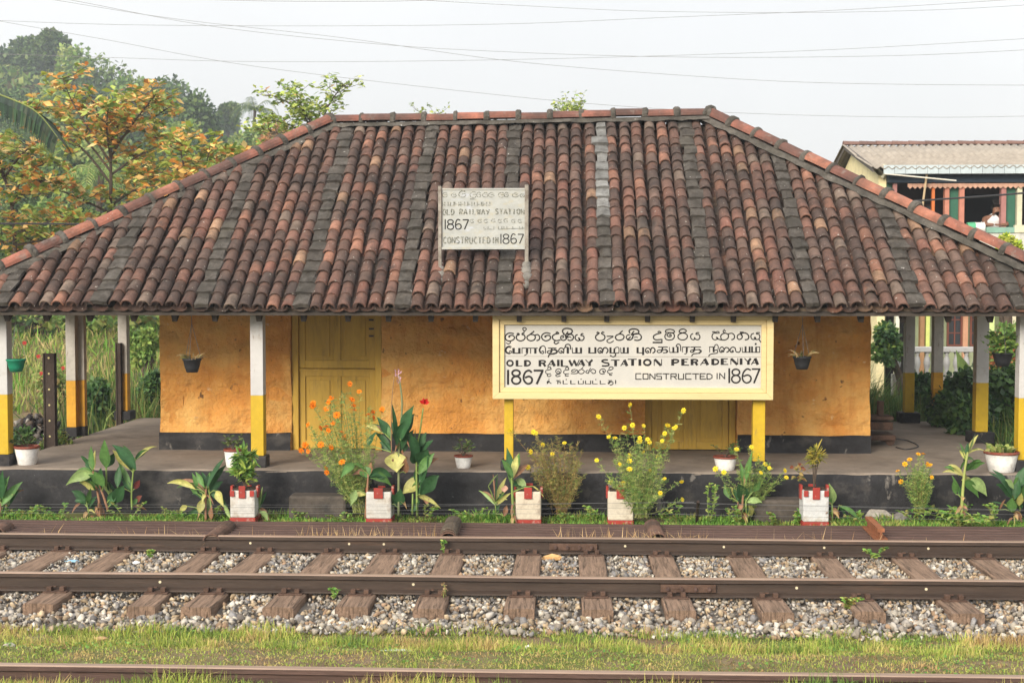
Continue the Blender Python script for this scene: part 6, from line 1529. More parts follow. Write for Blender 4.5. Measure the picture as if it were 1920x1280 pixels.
# almond trees with tiers of big orange and green leaves
OR = L_((234, 168, 84), (218, 146, 72), (240, 194, 118), (212, 178, 110), (236, 212, 150), (196, 132, 74), (226, 188, 106))
AG = L_((168, 184, 88), (138, 164, 76), (190, 198, 108), (112, 140, 68))
def almond(label, trunk, branches, Y, orange, tw=0.05, twigs=7, leafL=0.19, name='almond_tree', dens=9, group='almond trees behind the station', droop=0.0, loose=0.55):
    x, y = trunk[0]; B = at(x, y, Y); r = thing(name, label, 'tree', B, group); tb = MB()
    T = [at(*p, Y + random.uniform(-.05, .05)) for p in trunk]; T = spline(T, 5); tb.tube(T, [tw * (1 - 0.6 * i / len(T)) for i in range(len(T))], 7)
    Ps = []; Ds = []; Ns = []; Ls = []; Cs = []; limb = MB()
    def whorl(p, m, bias):
        og = random.random() < bias; pure = bias < 0.1
        for _ in range(m):
            a = random.uniform(0, 6.28); el = random.uniform(-0.5, 0.75); d = np.array([math.cos(a) * math.cos(el), math.sin(a) * math.cos(el), math.sin(el)])
            Ps.append(np.array(p) + rng.normal(0, 0.03, 3)); Ds.append(d); n_ = np.array([0, 0, 1.0]) + rng.normal(0, 0.45, 3); Ns.append(n_ / np.linalg.norm(n_))
            Ls.append(leafL * random.uniform(0.55, 1.25)); pal = AG if (pure and random.random() < 0.96) else (OR if (og if random.random() < 0.75 else not og) else AG)
            Cs.append(pal[rng.integers(0, len(pal))] * random.uniform(0.8, 1.2))
    for br in branches:
        dep = random.uniform(-1.0, 1.0)
        P = [at(*p, Y + dep * (i / max(1, len(br) - 1))) for i, p in enumerate(br)]; P = spline(P, 6); n = len(P)
        limb.tube(P, [tw * 0.55 * (1 - 0.8 * i / n) for i in range(n)], 5)
        whorl(P[-1], dens, orange)
        for i in range(int(n * 0.3), n):
            for _ in range(random.choice([1, 2, 2, 3]) if twigs > 5 else random.choice([0, 1, 1])):
                a = random.uniform(0, 6.28); L0_ = random.uniform(0.18, loose); e = P[i] + Vector((math.cos(a) * L0_, math.sin(a) * L0_, random.uniform(-0.08, 0.26)))
                limb.tube([P[i], (P[i] + e) / 2 + Vector((0, 0, -0.03)), e], [tw * 0.16, tw * 0.12, tw * 0.07], 4, False)
                whorl(e, dens, orange); 
                if random.random() < 0.5: whorl((P[i] + e) / 2, dens // 2, orange)
    tb.build('trunk', M['bark'], r); limb.build('limb', M['bark'], r)
    Ls = np.array(Ls); cards('crown', np.array(Ps), np.array(Ds), np.array(Ns), Ls, Ls * 0.52, np.array(Cs), 'sunleaf', r)
    return r
M['sunleaf'] = pm('backlit_leaf', None, 0.5, 0.16, 7, 0, 30, 0.35, trans=0.25)
almond('slender almond tree with tiers of orange leaves and a straight trunk', [(213, 560), (207, 430), (208, 330), (206, 262)], [
 [(208, 345), (150, 275), (70, 225), (25, 200)], [(207, 305), (165, 240), (135, 190), (118, 148)], [(208, 285), (190, 225), (165, 175)], [(207, 280), (250, 240), (300, 212), (325, 196)], [(207, 295), (235, 252), (262, 215), (292, 178)],
 [(206, 330), (255, 295), (320, 262)], [(208, 385), (262, 352), (322, 338)], [(207, 400), (150, 372), (95, 352)], [(208, 300), (200, 240), (205, 190)], [(206, 320), (150, 250), (95, 205)], [(208, 430), (250, 410), (300, 400)], [(208, 440), (165, 425), (120, 415)], [(207, 270), (225, 225), (240, 185)]], 27, 0.52)
almond('almond tree with green and orange leaves at the lower left edge', [(30, 560), (28, 470), (22, 385), (-2, 300)], [
 [(22, 385), (60, 350), (88, 335)], [(20, 360), (-10, 300), (-30, 260)], [(26, 440), (80, 420), (140, 400)], [(28, 460), (90, 450), (160, 448)], [(24, 420), (-20, 390), (-50, 380)], [(22, 390), (50, 320), (110, 305)], [(28, 470), (70, 480), (130, 470)], [(10, 330), (40, 290), (60, 275)], [(28, 480), (0, 450), (-20, 440)]], 25.5, 0.42)
almond('greener almond tree with spreading twigs just above the left roof edge', [(395, 560), (390, 460), (372, 400), (350, 330)], [
 [(365, 380), (330, 330), (300, 275)], [(355, 345), (340, 290), (345, 262)], [(370, 400), (330, 385), (270, 370)], [(385, 430), (420, 350), (405, 300)], [(360, 360), (385, 310), (395, 270)], [(380, 420), (340, 420), (300, 425)], [(390, 440), (440, 350), (462, 285)], [(388, 430), (430, 330), (440, 290)], [(372, 400), (300, 340), (250, 320)]], 26, 0.28)
almond('sparse leafy tree top reaching above the left end of the roof ridge', [(585, 420), (590, 330), (594, 260)], [
 [(594, 262), (560, 205), (508, 178)], [(594, 262), (575, 200), (545, 168)], [(596, 255), (615, 200), (644, 158)], [(594, 262), (600, 210), (628, 190)], [(592, 275), (545, 235), (500, 225)], [(594, 258), (580, 225), (560, 190)], [(590, 280), (520, 250), (480, 240)]], 27, 0.04, 0.045, 8, 0.135, 'leafy_tree', 8, None, 0, 0.38)
almond('tiny treetop showing above the ridge right of the orange brown tile run', [(805, 420), (806, 260), (806, 228)], [[(806, 230), (798, 218), (788, 210)], [(806, 230), (815, 218), (822, 212)]], 27, 0.05, 0.03, 4, 0.09, 'leafy_tree', 6, None, 0, 0.2)
almond('small pale treetop showing above the middle of the ridge', [(1072, 420), (1070, 260), (1070, 225)], [[(1070, 228), (1062, 210), (1066, 198)], [(1070, 228), (1078, 212), (1080, 203)], [(1070, 226), (1056, 216), (1052, 208)]], 27, 0.0, 0.03, 7, 0.09, 'leafy_tree', 7, None, 0, 0.2)

def frond(r, P, L, pal, n=34, side=True):
    b = MB(); b.col = lin(120, 130, 70); b.tube(P, [0.03 * (1 - 0.8 * i / len(P)) for i in range(len(P))], 5); lb = MB()
    m = len(P)
    for i in range(n):
        t = (i + 1) / n * (m - 1.001); k = int(t); p = P[k].lerp(P[k + 1], t - k); tg = (P[k + 1] - P[k]).normalized(); s_ = tg.cross(Vector((0, 0, 1)))
        if s_.length < 0.1: s_ = Vector((1, 0, 0))
        s_.normalize(); LL = L * (0.55 + 0.5 * math.sin(math.pi * min(1, 0.15 + i / n * 0.85)))
        for sg in (-1, 1):
            d = (s_ * sg * 0.55 + tg * 0.35 + Vector((0, 0, -0.75 + random.gauss(0, .1)))).normalized(); lb.col = tuple(pal[rng.integers(0, len(pal))] * random.uniform(0.8, 1.2)); w_ = L * 0.045; q = len(lb.v)
            mid = p + (s_ * sg * 0.7 + tg * 0.4 + Vector((0, 0, -0.2))).normalized() * LL * 0.5; e = mid + d * LL * 0.55
            lb.v += [tuple(p - tg * w_ * .5), tuple(p + tg * w_ * .5), tuple(mid + tg * w_), tuple(mid - tg * w_), tuple(e)]
            lb.face((q, q + 1, q + 2, q + 3)); lb.face((q + 3, q + 2, q + 4))
    o = b.build('frond', M['stem'], r); lb.build('leaflets', M['leaf'], o)
PGc = L_((58, 88, 50), (74, 102, 58), (90, 116, 66), (66, 84, 56))
def palm(label, px, pyt, Y, R0, pal, nfr=14, extra=None, tr=0.12):
    c0 = at(px, pyt, Y); zb = float(terrain(c0.x, Y)); r = thing('coconut_palm', label, 'tree', (c0.x, Y, zb), 'palm trees')
    b = MB(); b.tube(spline([Vector((c0.x - 0.3, Y, zb)), Vector((c0.x - 0.15, Y, (zb + c0.z) / 2)), c0], 5), tr, 8); b.build('trunk', M['bark'], r)
    for k in range(nfr):
        a = 2 * math.pi * k / nfr + random.uniform(-.2, .2); up = random.uniform(-0.1, 0.75); d = Vector((math.cos(a), math.sin(a), 0))
        P = spline([c0, c0 + d * R0 * 0.45 + Vector((0, 0, R0 * up * 0.6)), c0 + d * R0 * 0.8 + Vector((0, 0, R0 * (up * 0.6 - 0.18))), c0 + d * R0 + Vector((0, 0, R0 * (up * 0.45 - 0.5)))], 4)
        frond(r, P, R0 * 0.3, pal, 22)
    if extra:
        for pts in extra: frond(r, spline([at(*p) for p in pts], 5), 0.8, pal, 70)
    return r
palm('hazy coconut palm rising from the valley left of the roof ridge', 478, 205, 105, 1.9, PGc, 13)
palm('palm at the far left edge with one dark frond hanging into view', -150, 140, 23.5, 1.3, L_((40, 66, 42), (54, 82, 50), (34, 54, 38), (70, 80, 52)), 9, [[(-150, 140, 23.5), (-60, 160, 23.4), (20, 186, 23.3), (70, 212, 23.2), (108, 258, 23.1)]])
palm('yellow green palm in the shrubs right of the orange tree trunk', 190, 330, 50, 1.7, TL, 11)

# undergrowth over the slopes, tall grass behind the platform
n = 60000
Y = 29 + 150 * rng.random(n) ** 1.3; px = rng.uniform(-60, 640, n); X = (px - 1070) * Y / F; Z = terrain(X, Y)
hgt = Y * 0.014 * rng.random(n) + 0.1
P = np.stack([X, Y, Z + hgt], -1); D = unit(n) + np.array([0, 0, 0.4]); D /= np.linalg.norm(D, axis=1)[:, None]; Nn = unit(n) + np.array([0, -0.2, 0.7]); Nn /= np.linalg.norm(Nn, axis=1)[:, None]
Ls = 0.006 * Y * rng.uniform(0.6, 1.4, n) + 0.03
UG = np.concatenate([TG, TL, L_((150, 158, 84), (132, 120, 76))])
tag(cards('undergrowth', P, D, Nn, Ls, Ls * 0.6, UG[rng.integers(0, len(UG), n)] * rng.uniform(0.75, 1.2, (n, 1)), 'leaf'), 'mixed green undergrowth covering the slopes behind the station', 'undergrowth', kind='stuff')
GT = L_((78, 110, 54), (94, 124, 62), (62, 92, 48), (120, 136, 74), (108, 112, 60))
n = 7000; x = rng.uniform(-8.6, -3.4, n); y = rng.uniform(21.3, 24.5, n); tz = terrain(x, y)
k = rng.random(n) < (0.35 + 0.65 * (x > -7.2)); x, y, tz = x[k], y[k], tz[k]; n = len(x)
blades('tall_grass', 'tall dark green grass behind the left rear post', np.stack([x, y, tz], -1), rng.uniform(0.35, 1.0, n) * (0.6 + 0.5 * rng.random(n)), rng.uniform(0.015, 0.035, n), np.concatenate([GT, L_((150, 130, 90))]), 0.45)
n = 22000; x = rng.uniform(-16, -4.5, n); y = rng.uniform(23.5, 36, n); tz = terrain(x, y)
blades('tall_grass', 'sunlit yellow green meadow grass on the slope behind the left posts', np.stack([x, y, tz], -1), rng.uniform(0.06, 0.32, n) * (0.5 + rng.random(n)), rng.uniform(0.015, 0.04, n), np.concatenate([L_((150, 160, 84), (170, 166, 104), (128, 150, 72), (180, 164, 116)), GG[:2]]), 0.8)
n = 15000; x = rng.uniform(2.6, 8.0, n); y = np.where(x < 5.5, rng.uniform(21.2, 23.8, n), rng.uniform(17.5, 23.5, n)); tz = terrain(x, y)
blades('tall_grass', 'tall lush green grass behind the right end of the station', np.stack([x, y, tz], -1), rng.uniform(0.7, 1.55, n) * np.where(x < 4.6, 1.0, 0.62), rng.uniform(0.016, 0.036, n), np.concatenate([GT, L_((110, 150, 80))]), 0.4)
def bush(label, px, pyt, Y, wpx, pal, n, leaf, z0=None, name='garden_shrub', group='shrubs on the right beside the platform'):
    return tree(label, px, pyt, Y, wpx, pal, n, leaf, name, group, 0.95, None, 7)
GB = L_((58, 92, 50), (72, 108, 56), (48, 78, 46), (92, 124, 66), (84, 112, 70))
bush('dark green leafy shrub between the two rear right posts', 1728, 700, 22.2, 70, GB, 1800, 0.11)
bush('dense dark shrub behind the middle right verandah post', 1800, 690, 21.0, 110, GB, 2600, 0.11)
bush('low leafy shrub at the right platform edge', 1830, 745, 19.2, 110, GB, 2600, 0.10)
bush('wide green shrub behind the rightmost hanging basket', 1895, 690, 19.8, 120, GB, 2800, 0.11)
bush('light leafy shrub above the dark ones at the right edge', 1900, 605, 22.5, 110, np.concatenate([TL, L_((196, 130, 90))]), 2600, 0.11)
bush('low dark plants filling the ground below the right rear posts', 1772, 735, 20.2, 66, GB, 1800, 0.09)
bush('bright yellow green bush top showing beside the house balcony', 1894, 440, 24.0, 46, L_((176, 190, 60), (150, 176, 60), (196, 200, 90)), 1500, 0.09, None, 'garden_shrub', None)
bush('pale flowering shrub before the house left of the balustrade', 1665, 615, 24.3, 60, np.concatenate([TL, GB]), 1600, 0.10)
bl = thing('banana_plant', 'single pale banana leaf standing in front of the white balustrade', 'plant', at(1820, 800, 22.6))
lb = MB(); leafsurf(lb, at(1826, 760, 22.6), at(1792, 655, 22.4), 0.36, -0.02, lin(150, 176, 100), (0, -1, 0.1), 12); leafsurf(lb, at(1826, 760, 22.6), at(1850, 700, 22.7), 0.2, 0.1, lin(120, 150, 80), (0, -1, 0.1), 10); lb.build('foliage', M['bigleaf'], bl, smooth=True)
b = MB(); b.col = SG; b.tube([at(1824, 845, 22.6), at(1826, 760, 22.6)], [0.05, 0.03], 8); b.build('stem', M['stem'], bl)
bush('green bush on the bright slope between the two left rear posts', 185, 640, 29, 60, TL, 2200, 0.11, None, 'leafy_bush', 'bushes behind the left posts')
bush('pale leafy bush right of the thin rear left post', 268, 615, 26, 60, TL, 2400, 0.10, None, 'leafy_bush', 'bushes behind the left posts')
bush('darker leafy bush low beside the left wall corner', 285, 700, 23, 60, GB, 2200, 0.10, None, 'leafy_bush', 'bushes behind the left posts')
bush('dry looking bush in the meadow behind the bolt hole rail post', 100, 690, 24, 90, np.concatenate([TL, L_((160, 140, 96))]), 1600, 0.09, None, 'leafy_bush', 'bushes behind the left posts')
bush('dark green reedy bush just behind the double left post', 180, 720, 22.2, 60, GB, 2000, 0.11, None, 'leafy_bush', 'bushes behind the left posts')
# rubble heap, red flowers and timber at the left
n = 900; x = rng.normal(-7.35, 0.55, n); y = rng.normal(18.9, 0.55, n); k = (x < -6.75); x, y = x[k], y[k]; hz = 0.62 * np.exp(-((x + 7.5) / 0.6) ** 2 - ((y - 18.9) / 0.7) ** 2) - 0.1
o = stones('rubble_heap', 'dark heap of rubbish and broken stones left of the platform', np.stack([x, y, hz * rng.uniform(0.55, 1, len(x)) + 0.08], -1), rng.uniform(0.03, 0.085, len(x)), L_((70, 68, 70), (52, 50, 54), (110, 106, 104), (180, 176, 170), (90, 78, 70), (60, 70, 60)))
o['category'] = 'rubble'
bush('weedy shrub in front of the rubble heap at the left', 105, 805, 17.6, 70, GG, 900, 0.06, None, 'leafy_weed', None)
bush('weedy shrub beside the rubble heap behind the leftmost pot', 40, 800, 17.2, 60, GB, 900, 0.06, None, 'leafy_weed', None)
b = MB()
for i, (a, c2, w_) in enumerate((((40, 586, 30), (150, 640, 29), 0.16), ((45, 612, 29.5), (150, 668, 28.6), 0.2), ((30, 600, 29.8), (140, 655, 28.8), 0.3))):
    o = MB(); o.bar(at(*a), at(*c2), w_, w_ * 0.5); ob = o.build('old_timber', M['wood'] if i == 0 else M['darkwood'], None, origin=tuple((at(*a) + at(*c2)) / 2))
    tag(ob, ['upper weathered beam lying slanted on the left slope', 'lower dark beam lying slanted on the left slope', 'broad middle beam lying slanted on the left slope'][i], 'timber', 'old beams on the left slope')
rfm = flower_proto(lin(190, 70, 66), 0.038, lin(160, 30, 30))
fl = thing('flowering_plant', 'wild plant with small red flowers in the meadow behind the left posts', 'plant', at(70, 745, 21.6)); sb = MB(); sb.col = lin(130, 140, 80)
for (px, py) in ((46, 643), (72, 668), (86, 671), (77, 700), (118, 690)):
    T = at(px, py, 21.6 + random.uniform(-.3, .3)); Bp = fl.location + Vector((random.uniform(-.2, .2), random.uniform(-.1, .1), 0)); sb.tube(spline([Bp, Bp.lerp(T, 0.5) + Vector((0, 0, .1)), T], 4), 0.006, 4, False)
    f = bpy.data.objects.new('flower', rfm); C.objects.link(f); f.parent = fl; f.location = T - fl.location; f.rotation_euler = (R(70), 0, random.uniform(-.5, .5))
sb.build('stem', M['stem'], fl)

# ================================================================== HOUSE ON THE RIGHT
HX, HY, HYB, HX1 = 5.92, 27.0, 31.6, 15.5
hs = thing('house', 'two storey house with corrugated roof, yellow gable and open green balcony', 'house', ((HX + HX1) / 2, 29.3, 0.05))
hx = lambda px, Y=27.05: (px - VX) * Y / F
hz_ = lambda py, Y=27.05: CAMZ + (VY - py) * Y / F
GRN, DGR, PNK, CRM, TEAL = lin(104, 124, 84), lin(44, 78, 64), lin(156, 110, 106), lin(196, 194, 170), lin(124, 162, 148)
EV = 4.60; RYh = 29.6; RZ = 5.28
b = MB(); b.col = lin(224, 212, 168)
b.add([(HX, HY + 0.1, 0.1), (HX, HYB, 0.1), (HX, HYB, 4.4), (HX, RYh, RZ - 0.12), (HX, HY + 0.1, EV - 0.12), (HX + 0.15, HY + 0.1, 0.1), (HX + 0.15, HYB, 0.1), (HX + 0.15, HYB, 4.4), (HX + 0.15, RYh, RZ - 0.12), (HX + 0.15, HY + 0.1, EV - 0.12)],
      [(0, 4, 3, 2, 1), (5, 6, 7, 8, 9), (0, 5, 9, 4), (1, 2, 7, 6)])
b.build('gable_wall', M['attr'], hs)
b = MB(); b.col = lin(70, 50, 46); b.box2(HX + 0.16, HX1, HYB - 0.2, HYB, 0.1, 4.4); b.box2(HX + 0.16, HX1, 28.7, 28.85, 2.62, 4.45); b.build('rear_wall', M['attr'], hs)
b = MB(); b.col = lin(150, 160, 130); b.box2(HX + 0.16, HX1, 28.0, 28.15, 0.1, 2.4); b.build('ground_floor_wall', M['attr'], hs)
b = MB(); b.col = lin(190, 190, 170); b.box2(HX + 0.155, HX1, HY - 0.1, 31.3, 2.42, 2.6); b.build('balcony_floor', M['attr'], hs)
b = MB(); b.col = DGR; b.box2(HX + 0.152, hx(1665), HY + 0.12, HY + 0.22, 2.6, EV - 0.2); b.col = GRN; b.build('green_panel', M['attr'], hs)
for (pa, pb) in ((1767, 1786), (1870, 1889)):
    b = MB(); b.col = lin(52, 100, 82); b.box2(hx(pa), hx(pb), HY + 0.1, HY + 0.16, 2.6, EV - 0.3); b.build('green_panel', M['attr'], hs)
for (pc, wd, col) in ((1668, 7, PNK), (1763, 8, lin(180, 122, 104)), (1790, 9, lin(180, 120, 104)), (1866, 9, PNK), (1895, 9, CRM), (1738, 5, lin(196, 110, 60)), (1965, 9, PNK)):
    b = MB(); b.col = col; b.box2(hx(pc - wd / 2), hx(pc + wd / 2), HY + 0.02, HY + 0.15 if pc != 1738 else HY + 0.1, 2.6, EV - 0.28 if pc != 1738 else hz_(345)); b.build('balcony_post', M['attr'], hs)
b = MB(); b.col = PNK; b.box2(hx(1664), hx(1762), HY + 0.03, HY + 0.12, hz_(326), hz_(320)); b.build('lintel', M['attr'], hs)
b = MB(); b.col = lin(38, 52, 66); b.box2(HX + 0.156, HX1, HY - 0.05, HY + 0.12, EV - 0.27, EV - 0.12); b.build('eave_beam', M['attr'], hs)
b = MB(); x = HX + 0.02; k = 0
while x < HX1:
    b.col = tuple(np.array(lin(176, 188, 194)) * random.uniform(0.9, 1.05)); b.box2(x, x + 0.2, HY - 0.26, HY - 0.235, EV - 0.12, EV + 0.045); x += 0.206
b.build('fascia', M['attr'], hs)
b = MB(); b.col = lin(190, 150, 130); x = hx(1690)
while x < HX1:
    b.add([(x, HY - 0.02, EV - 0.29), (x + 0.09, HY - 0.02, EV - 0.29), (x + 0.09, HY - 0.02, EV - 0.35), (x + 0.045, HY - 0.02, EV - 0.39), (x, HY - 0.02, EV - 0.35)] + [(q, HY - 0.005, z_) for q, z_ in ((x, EV - .29), (x + .09, EV - .29), (x + .09, EV - .35), (x + .045, EV - .39), (x, EV - .35))],
          [(0, 1, 2, 3, 4)[::-1], (5, 6, 7, 8, 9), (2, 7, 8, 3), (3, 8, 9, 4), (0, 5, 6, 1)]); x += 0.095
b.build('valance', M['attr'], hs)
# corrugated roof
nxr = 520; V = []; Fq = []
for j, (yy, zz) in enumerate(((HY - 0.27, EV + 0.01), ((HY + RYh) / 2 - 0.02, (EV + RZ) / 2), ((HY + RYh) / 2 - 0.02, (EV + RZ) / 2 + 0.02), (RYh, RZ + 0.02), (HYB + 0.3, 4.62))):
    for i in range(nxr + 1):
        x = HX - 0.22 + (HX1 - HX + 0.2) * i / nxr; V.append((x, yy, zz + 0.022 * math.sin(x * 2 * math.pi / 0.146) + 0.01 * math.sin(x * 1.7)))
for j in range(4):
    for i in range(nxr):
        a = j * (nxr + 1) + i; Fq.append((a, a + 1, a + nxr + 2, a + nxr + 1))
ro = npmesh('roof', V, Fq, None, M['asbestos'], hs, smooth=True)
sm = ro.modifiers.new('thickness', 'SOLIDIFY'); sm.thickness = 0.015
b = MB(); x = HX - 0.2
while x < HX1:
    b.col = tuple(np.array(lin(112, 86, 78)) * random.uniform(0.8, 1.15)); q = len(b.v)
    for (xx, rr) in ((x, 0.085), (x + 0.36, 0.07)):
        for k in range(7): a = math.pi * k / 6; b.v.append((xx, RYh + rr * 1.2 * math.cos(a), RZ + 0.02 + rr * math.sin(a)))
    for k in range(6): b.face((q + k, q + k + 1, q + k + 8, q + k + 7))
    b.face([q + k for k in range(7)]); b.face([q + 7 + k for k in range(7)]); x += 0.34
b.build('ridge_tiles', M['attr'], ro)
b = MB(); b.col = lin(90, 84, 80); b.bar((HX - 0.16, HY - 0.2, EV - 0.03), (HX - 0.16, RYh, RZ - 0.03), 0.03, 0.1); b.bar((HX - 0.16, RYh, RZ - 0.03), (HX - 0.16, HYB + 0.28, 4.56), 0.03, 0.1); b.build('barge_board', M['attr'], hs)
b = MB(); b.col = TEAL; b.box2(hx(1795), hx(1884), HY - 0.06, HY + 0.02, hz_(438), hz_(428)); b.col = CRM; b.box2(hx(1884) + 0.002, HX1, HY - 0.06, HY + 0.02, hz_(438), hz_(424)); b.build('balcony_rail', M['attr'], hs)
b = MB(); b.col = lin(190, 190, 184); b.box2(HX + 0.156, HX1, HY - 0.03, HY + 0.015, 2.601, hz_(438) - 0.002); b.build('parapet', M['attr_dirty'], hs)
def hwindow(pa, pb, za, zb, Y, cols=2, rows_=3, fc=lin(116, 70, 60)):
    xa, xb = (pa - VX) * Y / F, (pb - VX) * Y / F; b = MB(); b.col = fc; t = 0.035
    b.box2(xa, xa + t, Y - 0.05, Y - 0.005, za, zb); b.box2(xb - t, xb, Y - 0.05, Y - 0.005, za, zb); b.box2(xa + t, xb - t, Y - 0.05, Y - 0.005, za, za + t); b.box2(xa + t, xb - t, Y - 0.05, Y - 0.005, zb - t, zb)
    for k in range(1, cols): x = xa + (xb - xa) * k / cols; b.box2(x - .012, x + .012, Y - 0.04, Y - 0.012, za + t, zb - t)
    for k in range(1, rows_): z = za + (zb - za) * k / rows_; b.box2(xa + t, xb - t, Y - 0.0395, Y - 0.0125, z - .012, z + .012)
    o = b.build('window', M['attr'], hs); g_ = MB(); g_.box2(xa + t * .5, xb - t * .5, Y - 0.018, Y - 0.008, za + t * .5, zb - t * .5); g_.build('pane', M['glass'], o)
hwindow(1766, 1794, 1.15, 2.2, 28.0, 2, 4); hwindow(1808, 1828, 1.15, 2.2, 28.0, 1, 4); hwindow(1678, 1742, 2.95, 4.0, 28.7, 3, 1, lin(120, 70, 50)); hwindow(1862, 1876, 1.3, 2.2, 28.0, 1, 2, lin(90, 70, 60))
b = MB(); b.col = lin(30, 28, 28); b.box2((1655 - VX) * 28 / F, (1692 - VX) * 28 / F, 27.97, 27.995, 0.15, 2.3); b.build('doorway_shade', M['attr'], hs)  # dark sheet standing in for the unlit inside of the house
b = MB(); b.col = lin(24, 24, 28); b.box2(hx(1796, 28.7), hx(1862, 28.7), 28.66, 28.69, 2.61, 4.2); b.build('doorway_shade', M['attr'], hs)  # dark sheet painted for the shade inside the balcony door
for (pc, wd, col) in ((1645, 13, lin(180, 204, 150)), (1676, 7, lin(214, 214, 200)), (1722, 8, lin(150, 116, 84)), (1732, 7, lin(196, 206, 120)), (1849, 9, lin(190, 206, 140)), (1890, 14, lin(206, 200, 176)), (1801, 9, lin(196, 150, 124))):
    Yp = 27.2 if pc != 1801 else 27.9
    b = MB(); b.col = col; b.box2((pc - wd / 2 - VX) * Yp / F, (pc + wd / 2 - VX) * Yp / F, Yp, Yp + 0.14 if pc != 1801 else Yp + 0.09, 0.1, 2.419); b.build('ground_floor_post', M['attr'], hs)
b = MB(); b.col = lin(206, 198, 170); b.box2((1884 - VX) * 27.6 / F, HX1, 27.6, 27.7, 0.1, 2.419); b.build('beige_wall', M['attr_dirty'], hs)
b = MB(); b.col = CRM; b.tube([(hx(1648), HY + 0.0, hz_(312)), (hx(1648), HY + 0.0, hz_(330)), (hx(1644), HY + 0.02, hz_(336))], 0.035, 8); b.build('drain_pipe', M['attr'], hs)
# balustrade
bs_ = thing('balustrade', 'white balustrade with round openings in front of the house', 'balustrade', (at(1755, 700, 24.6).x, 24.6, 0.1))
xa, xb = at(1672, 700, 24.6).x, at(1990, 700, 24.6).x; zt = at(1755, 650, 24.6).z
b = MB(); b.box2(xa, xb, 24.52, 24.68, zt - 0.09, zt); b.build('top_rail', M['white'], bs_, bevel=0.01)
b = MB(); b.box2(xa, xb, 24.54, 24.66, 0.0, zt - 0.48); b.build('base_wall', M['white_old_shaded'], bs_)
x = xa + 0.1
while x < xb:
    b = MB(); 
    prof = [(0.055, 0), (0.03, 0.06), (0.05, 0.14), (0.062, 0.20), (0.045, 0.28), (0.028, 0.33), (0.055, 0.389)]
    b.lathe(prof, (x, 24.6, zt - 0.48 + 0.001), 9); b.build('baluster', M['white'], bs_, smooth=True); x += 0.17
# person leaning on the balcony rail
def skinned(name, verts, edges, radii, mat, parent, col=None, sub=2):
    me = bpy.data.meshes.new(name); off = worldloc(parent); me.from_pydata([tuple(Vector(v) - off) for v in verts], edges, []); o = bpy.data.objects.new(name, me); C.objects.link(o); o.parent = parent
    o.modifiers.new('skin', 'SKIN'); o.modifiers.new('sub', 'SUBSURF').levels = sub; o.modifiers['sub'].render_levels = sub
    sv = me.skin_vertices[0].data
    for i, r_ in enumerate(radii): sv[i].radius = (r_, r_) if not isinstance(r_, tuple) else r_; sv[i].use_root = (i == 0)
    me.materials.append(mat); me.polygons.foreach_set('use_smooth', [True] * len(me.polygons)); return o
pX, pY = hx(1850, 27.2), 27.36; zr = hz_(428)
pe = thing('person', 'person in a white sleeveless top leaning on the balcony rail', 'person', (pX, pY, 2.6))
hp = Vector((pX, pY + 0.20, 3.36)); chs = Vector((pX, pY - 0.08, 3.60)); nk = Vector((pX + 0.01, pY - 0.16, 3.71)); hd = Vector((pX + 0.03, pY - 0.20, 3.80)); ht = Vector((pX + 0.03, pY - 0.21, 3.89))
vs = [hp, (hp + chs) / 2, chs, nk, hd, ht]; ed = [(0, 1), (1, 2), (2, 3), (3, 4), (4, 5)]; ra = [0.13, 0.12, (0.15, 0.11), 0.052, 0.085, 0.075]
for sg in (-1, 1):
    b0 = len(vs); sh = chs + Vector((0.17 * sg, 0.0, 0.05)); el_ = Vector((pX + 0.21 * sg, pY - 0.30, zr + 0.05)); hnd = Vector((pX + 0.06 * sg, pY - 0.37, zr + 0.05))
    vs += [sh, el_, hnd]; ed += [(2, b0), (b0, b0 + 1), (b0 + 1, b0 + 2)]; ra += [0.062, 0.042, 0.028]
    b1 = len(vs); vs += [hp + Vector((0.09 * sg, 0, -0.08)), hp + Vector((0.1 * sg, -0.03, -0.42)), Vector((pX + 0.1 * sg, pY + 0.22, 2.66)), Vector((pX + 0.1 * sg, pY + 0.10, 2.63))]
    ed += [(0, b1), (b1, b1 + 1), (b1 + 1, b1 + 2), (b1 + 2, b1 + 3)]; ra += [0.085, 0.062, 0.042, 0.035]
bd = skinned('body', vs, ed, ra, M['skin'], pe)
M['shirt'] = pm('white_vest', (0.74, 0.74, 0.76), 0.85, 0.05, 8); M['hair'] = pm('black_hair', (0.012, 0.010, 0.009), 0.6, 0.2, 20); M['trouser'] = pm('dark_trousers', (0.05, 0.05, 0.07), 0.85, 0.1, 8)
skinned('vest', [hp + Vector((0, 0, 0.02)), (hp + chs) / 2, chs + Vector((0, 0.0, -0.01)), chs + Vector((0.10, -0.02, 0.06)), chs + Vector((-0.10, -0.02, 0.06))], [(0, 1), (1, 2), (2, 3), (2, 4)], [0.19, 0.20, (0.25, 0.21), 0.13, 0.13], M['shirt'], pe)
tv = [hp + Vector((0, 0.0, -0.02))]; te = []; tr_ = [0.142]
for sg in (-1, 1):
    b1 = len(tv); tv += [hp + Vector((0.09 * sg, 0, -0.1)), hp + Vector((0.1 * sg, -0.03, -0.42)), Vector((pX + 0.1 * sg, pY + 0.22, 2.72))]; te += [(0, b1), (b1, b1 + 1), (b1 + 1, b1 + 2)]; tr_ += [0.096, 0.076, 0.06]
skinned('trousers', tv, te, tr_, M['trouser'], pe)
skinned('hair', [ht + Vector((0, 0.03, 0.01)), ht + Vector((0, 0.01, 0.035)), hd + Vector((0, 0.06, 0.03))], [(0, 1), (0, 2)], [0.082, 0.062, 0.06], M['hair'], pe, sub=2)
b = MB(); fcx = hd + Vector((0, -0.083, 0.02)); b.col = (0.01, 0.008, 0.008)
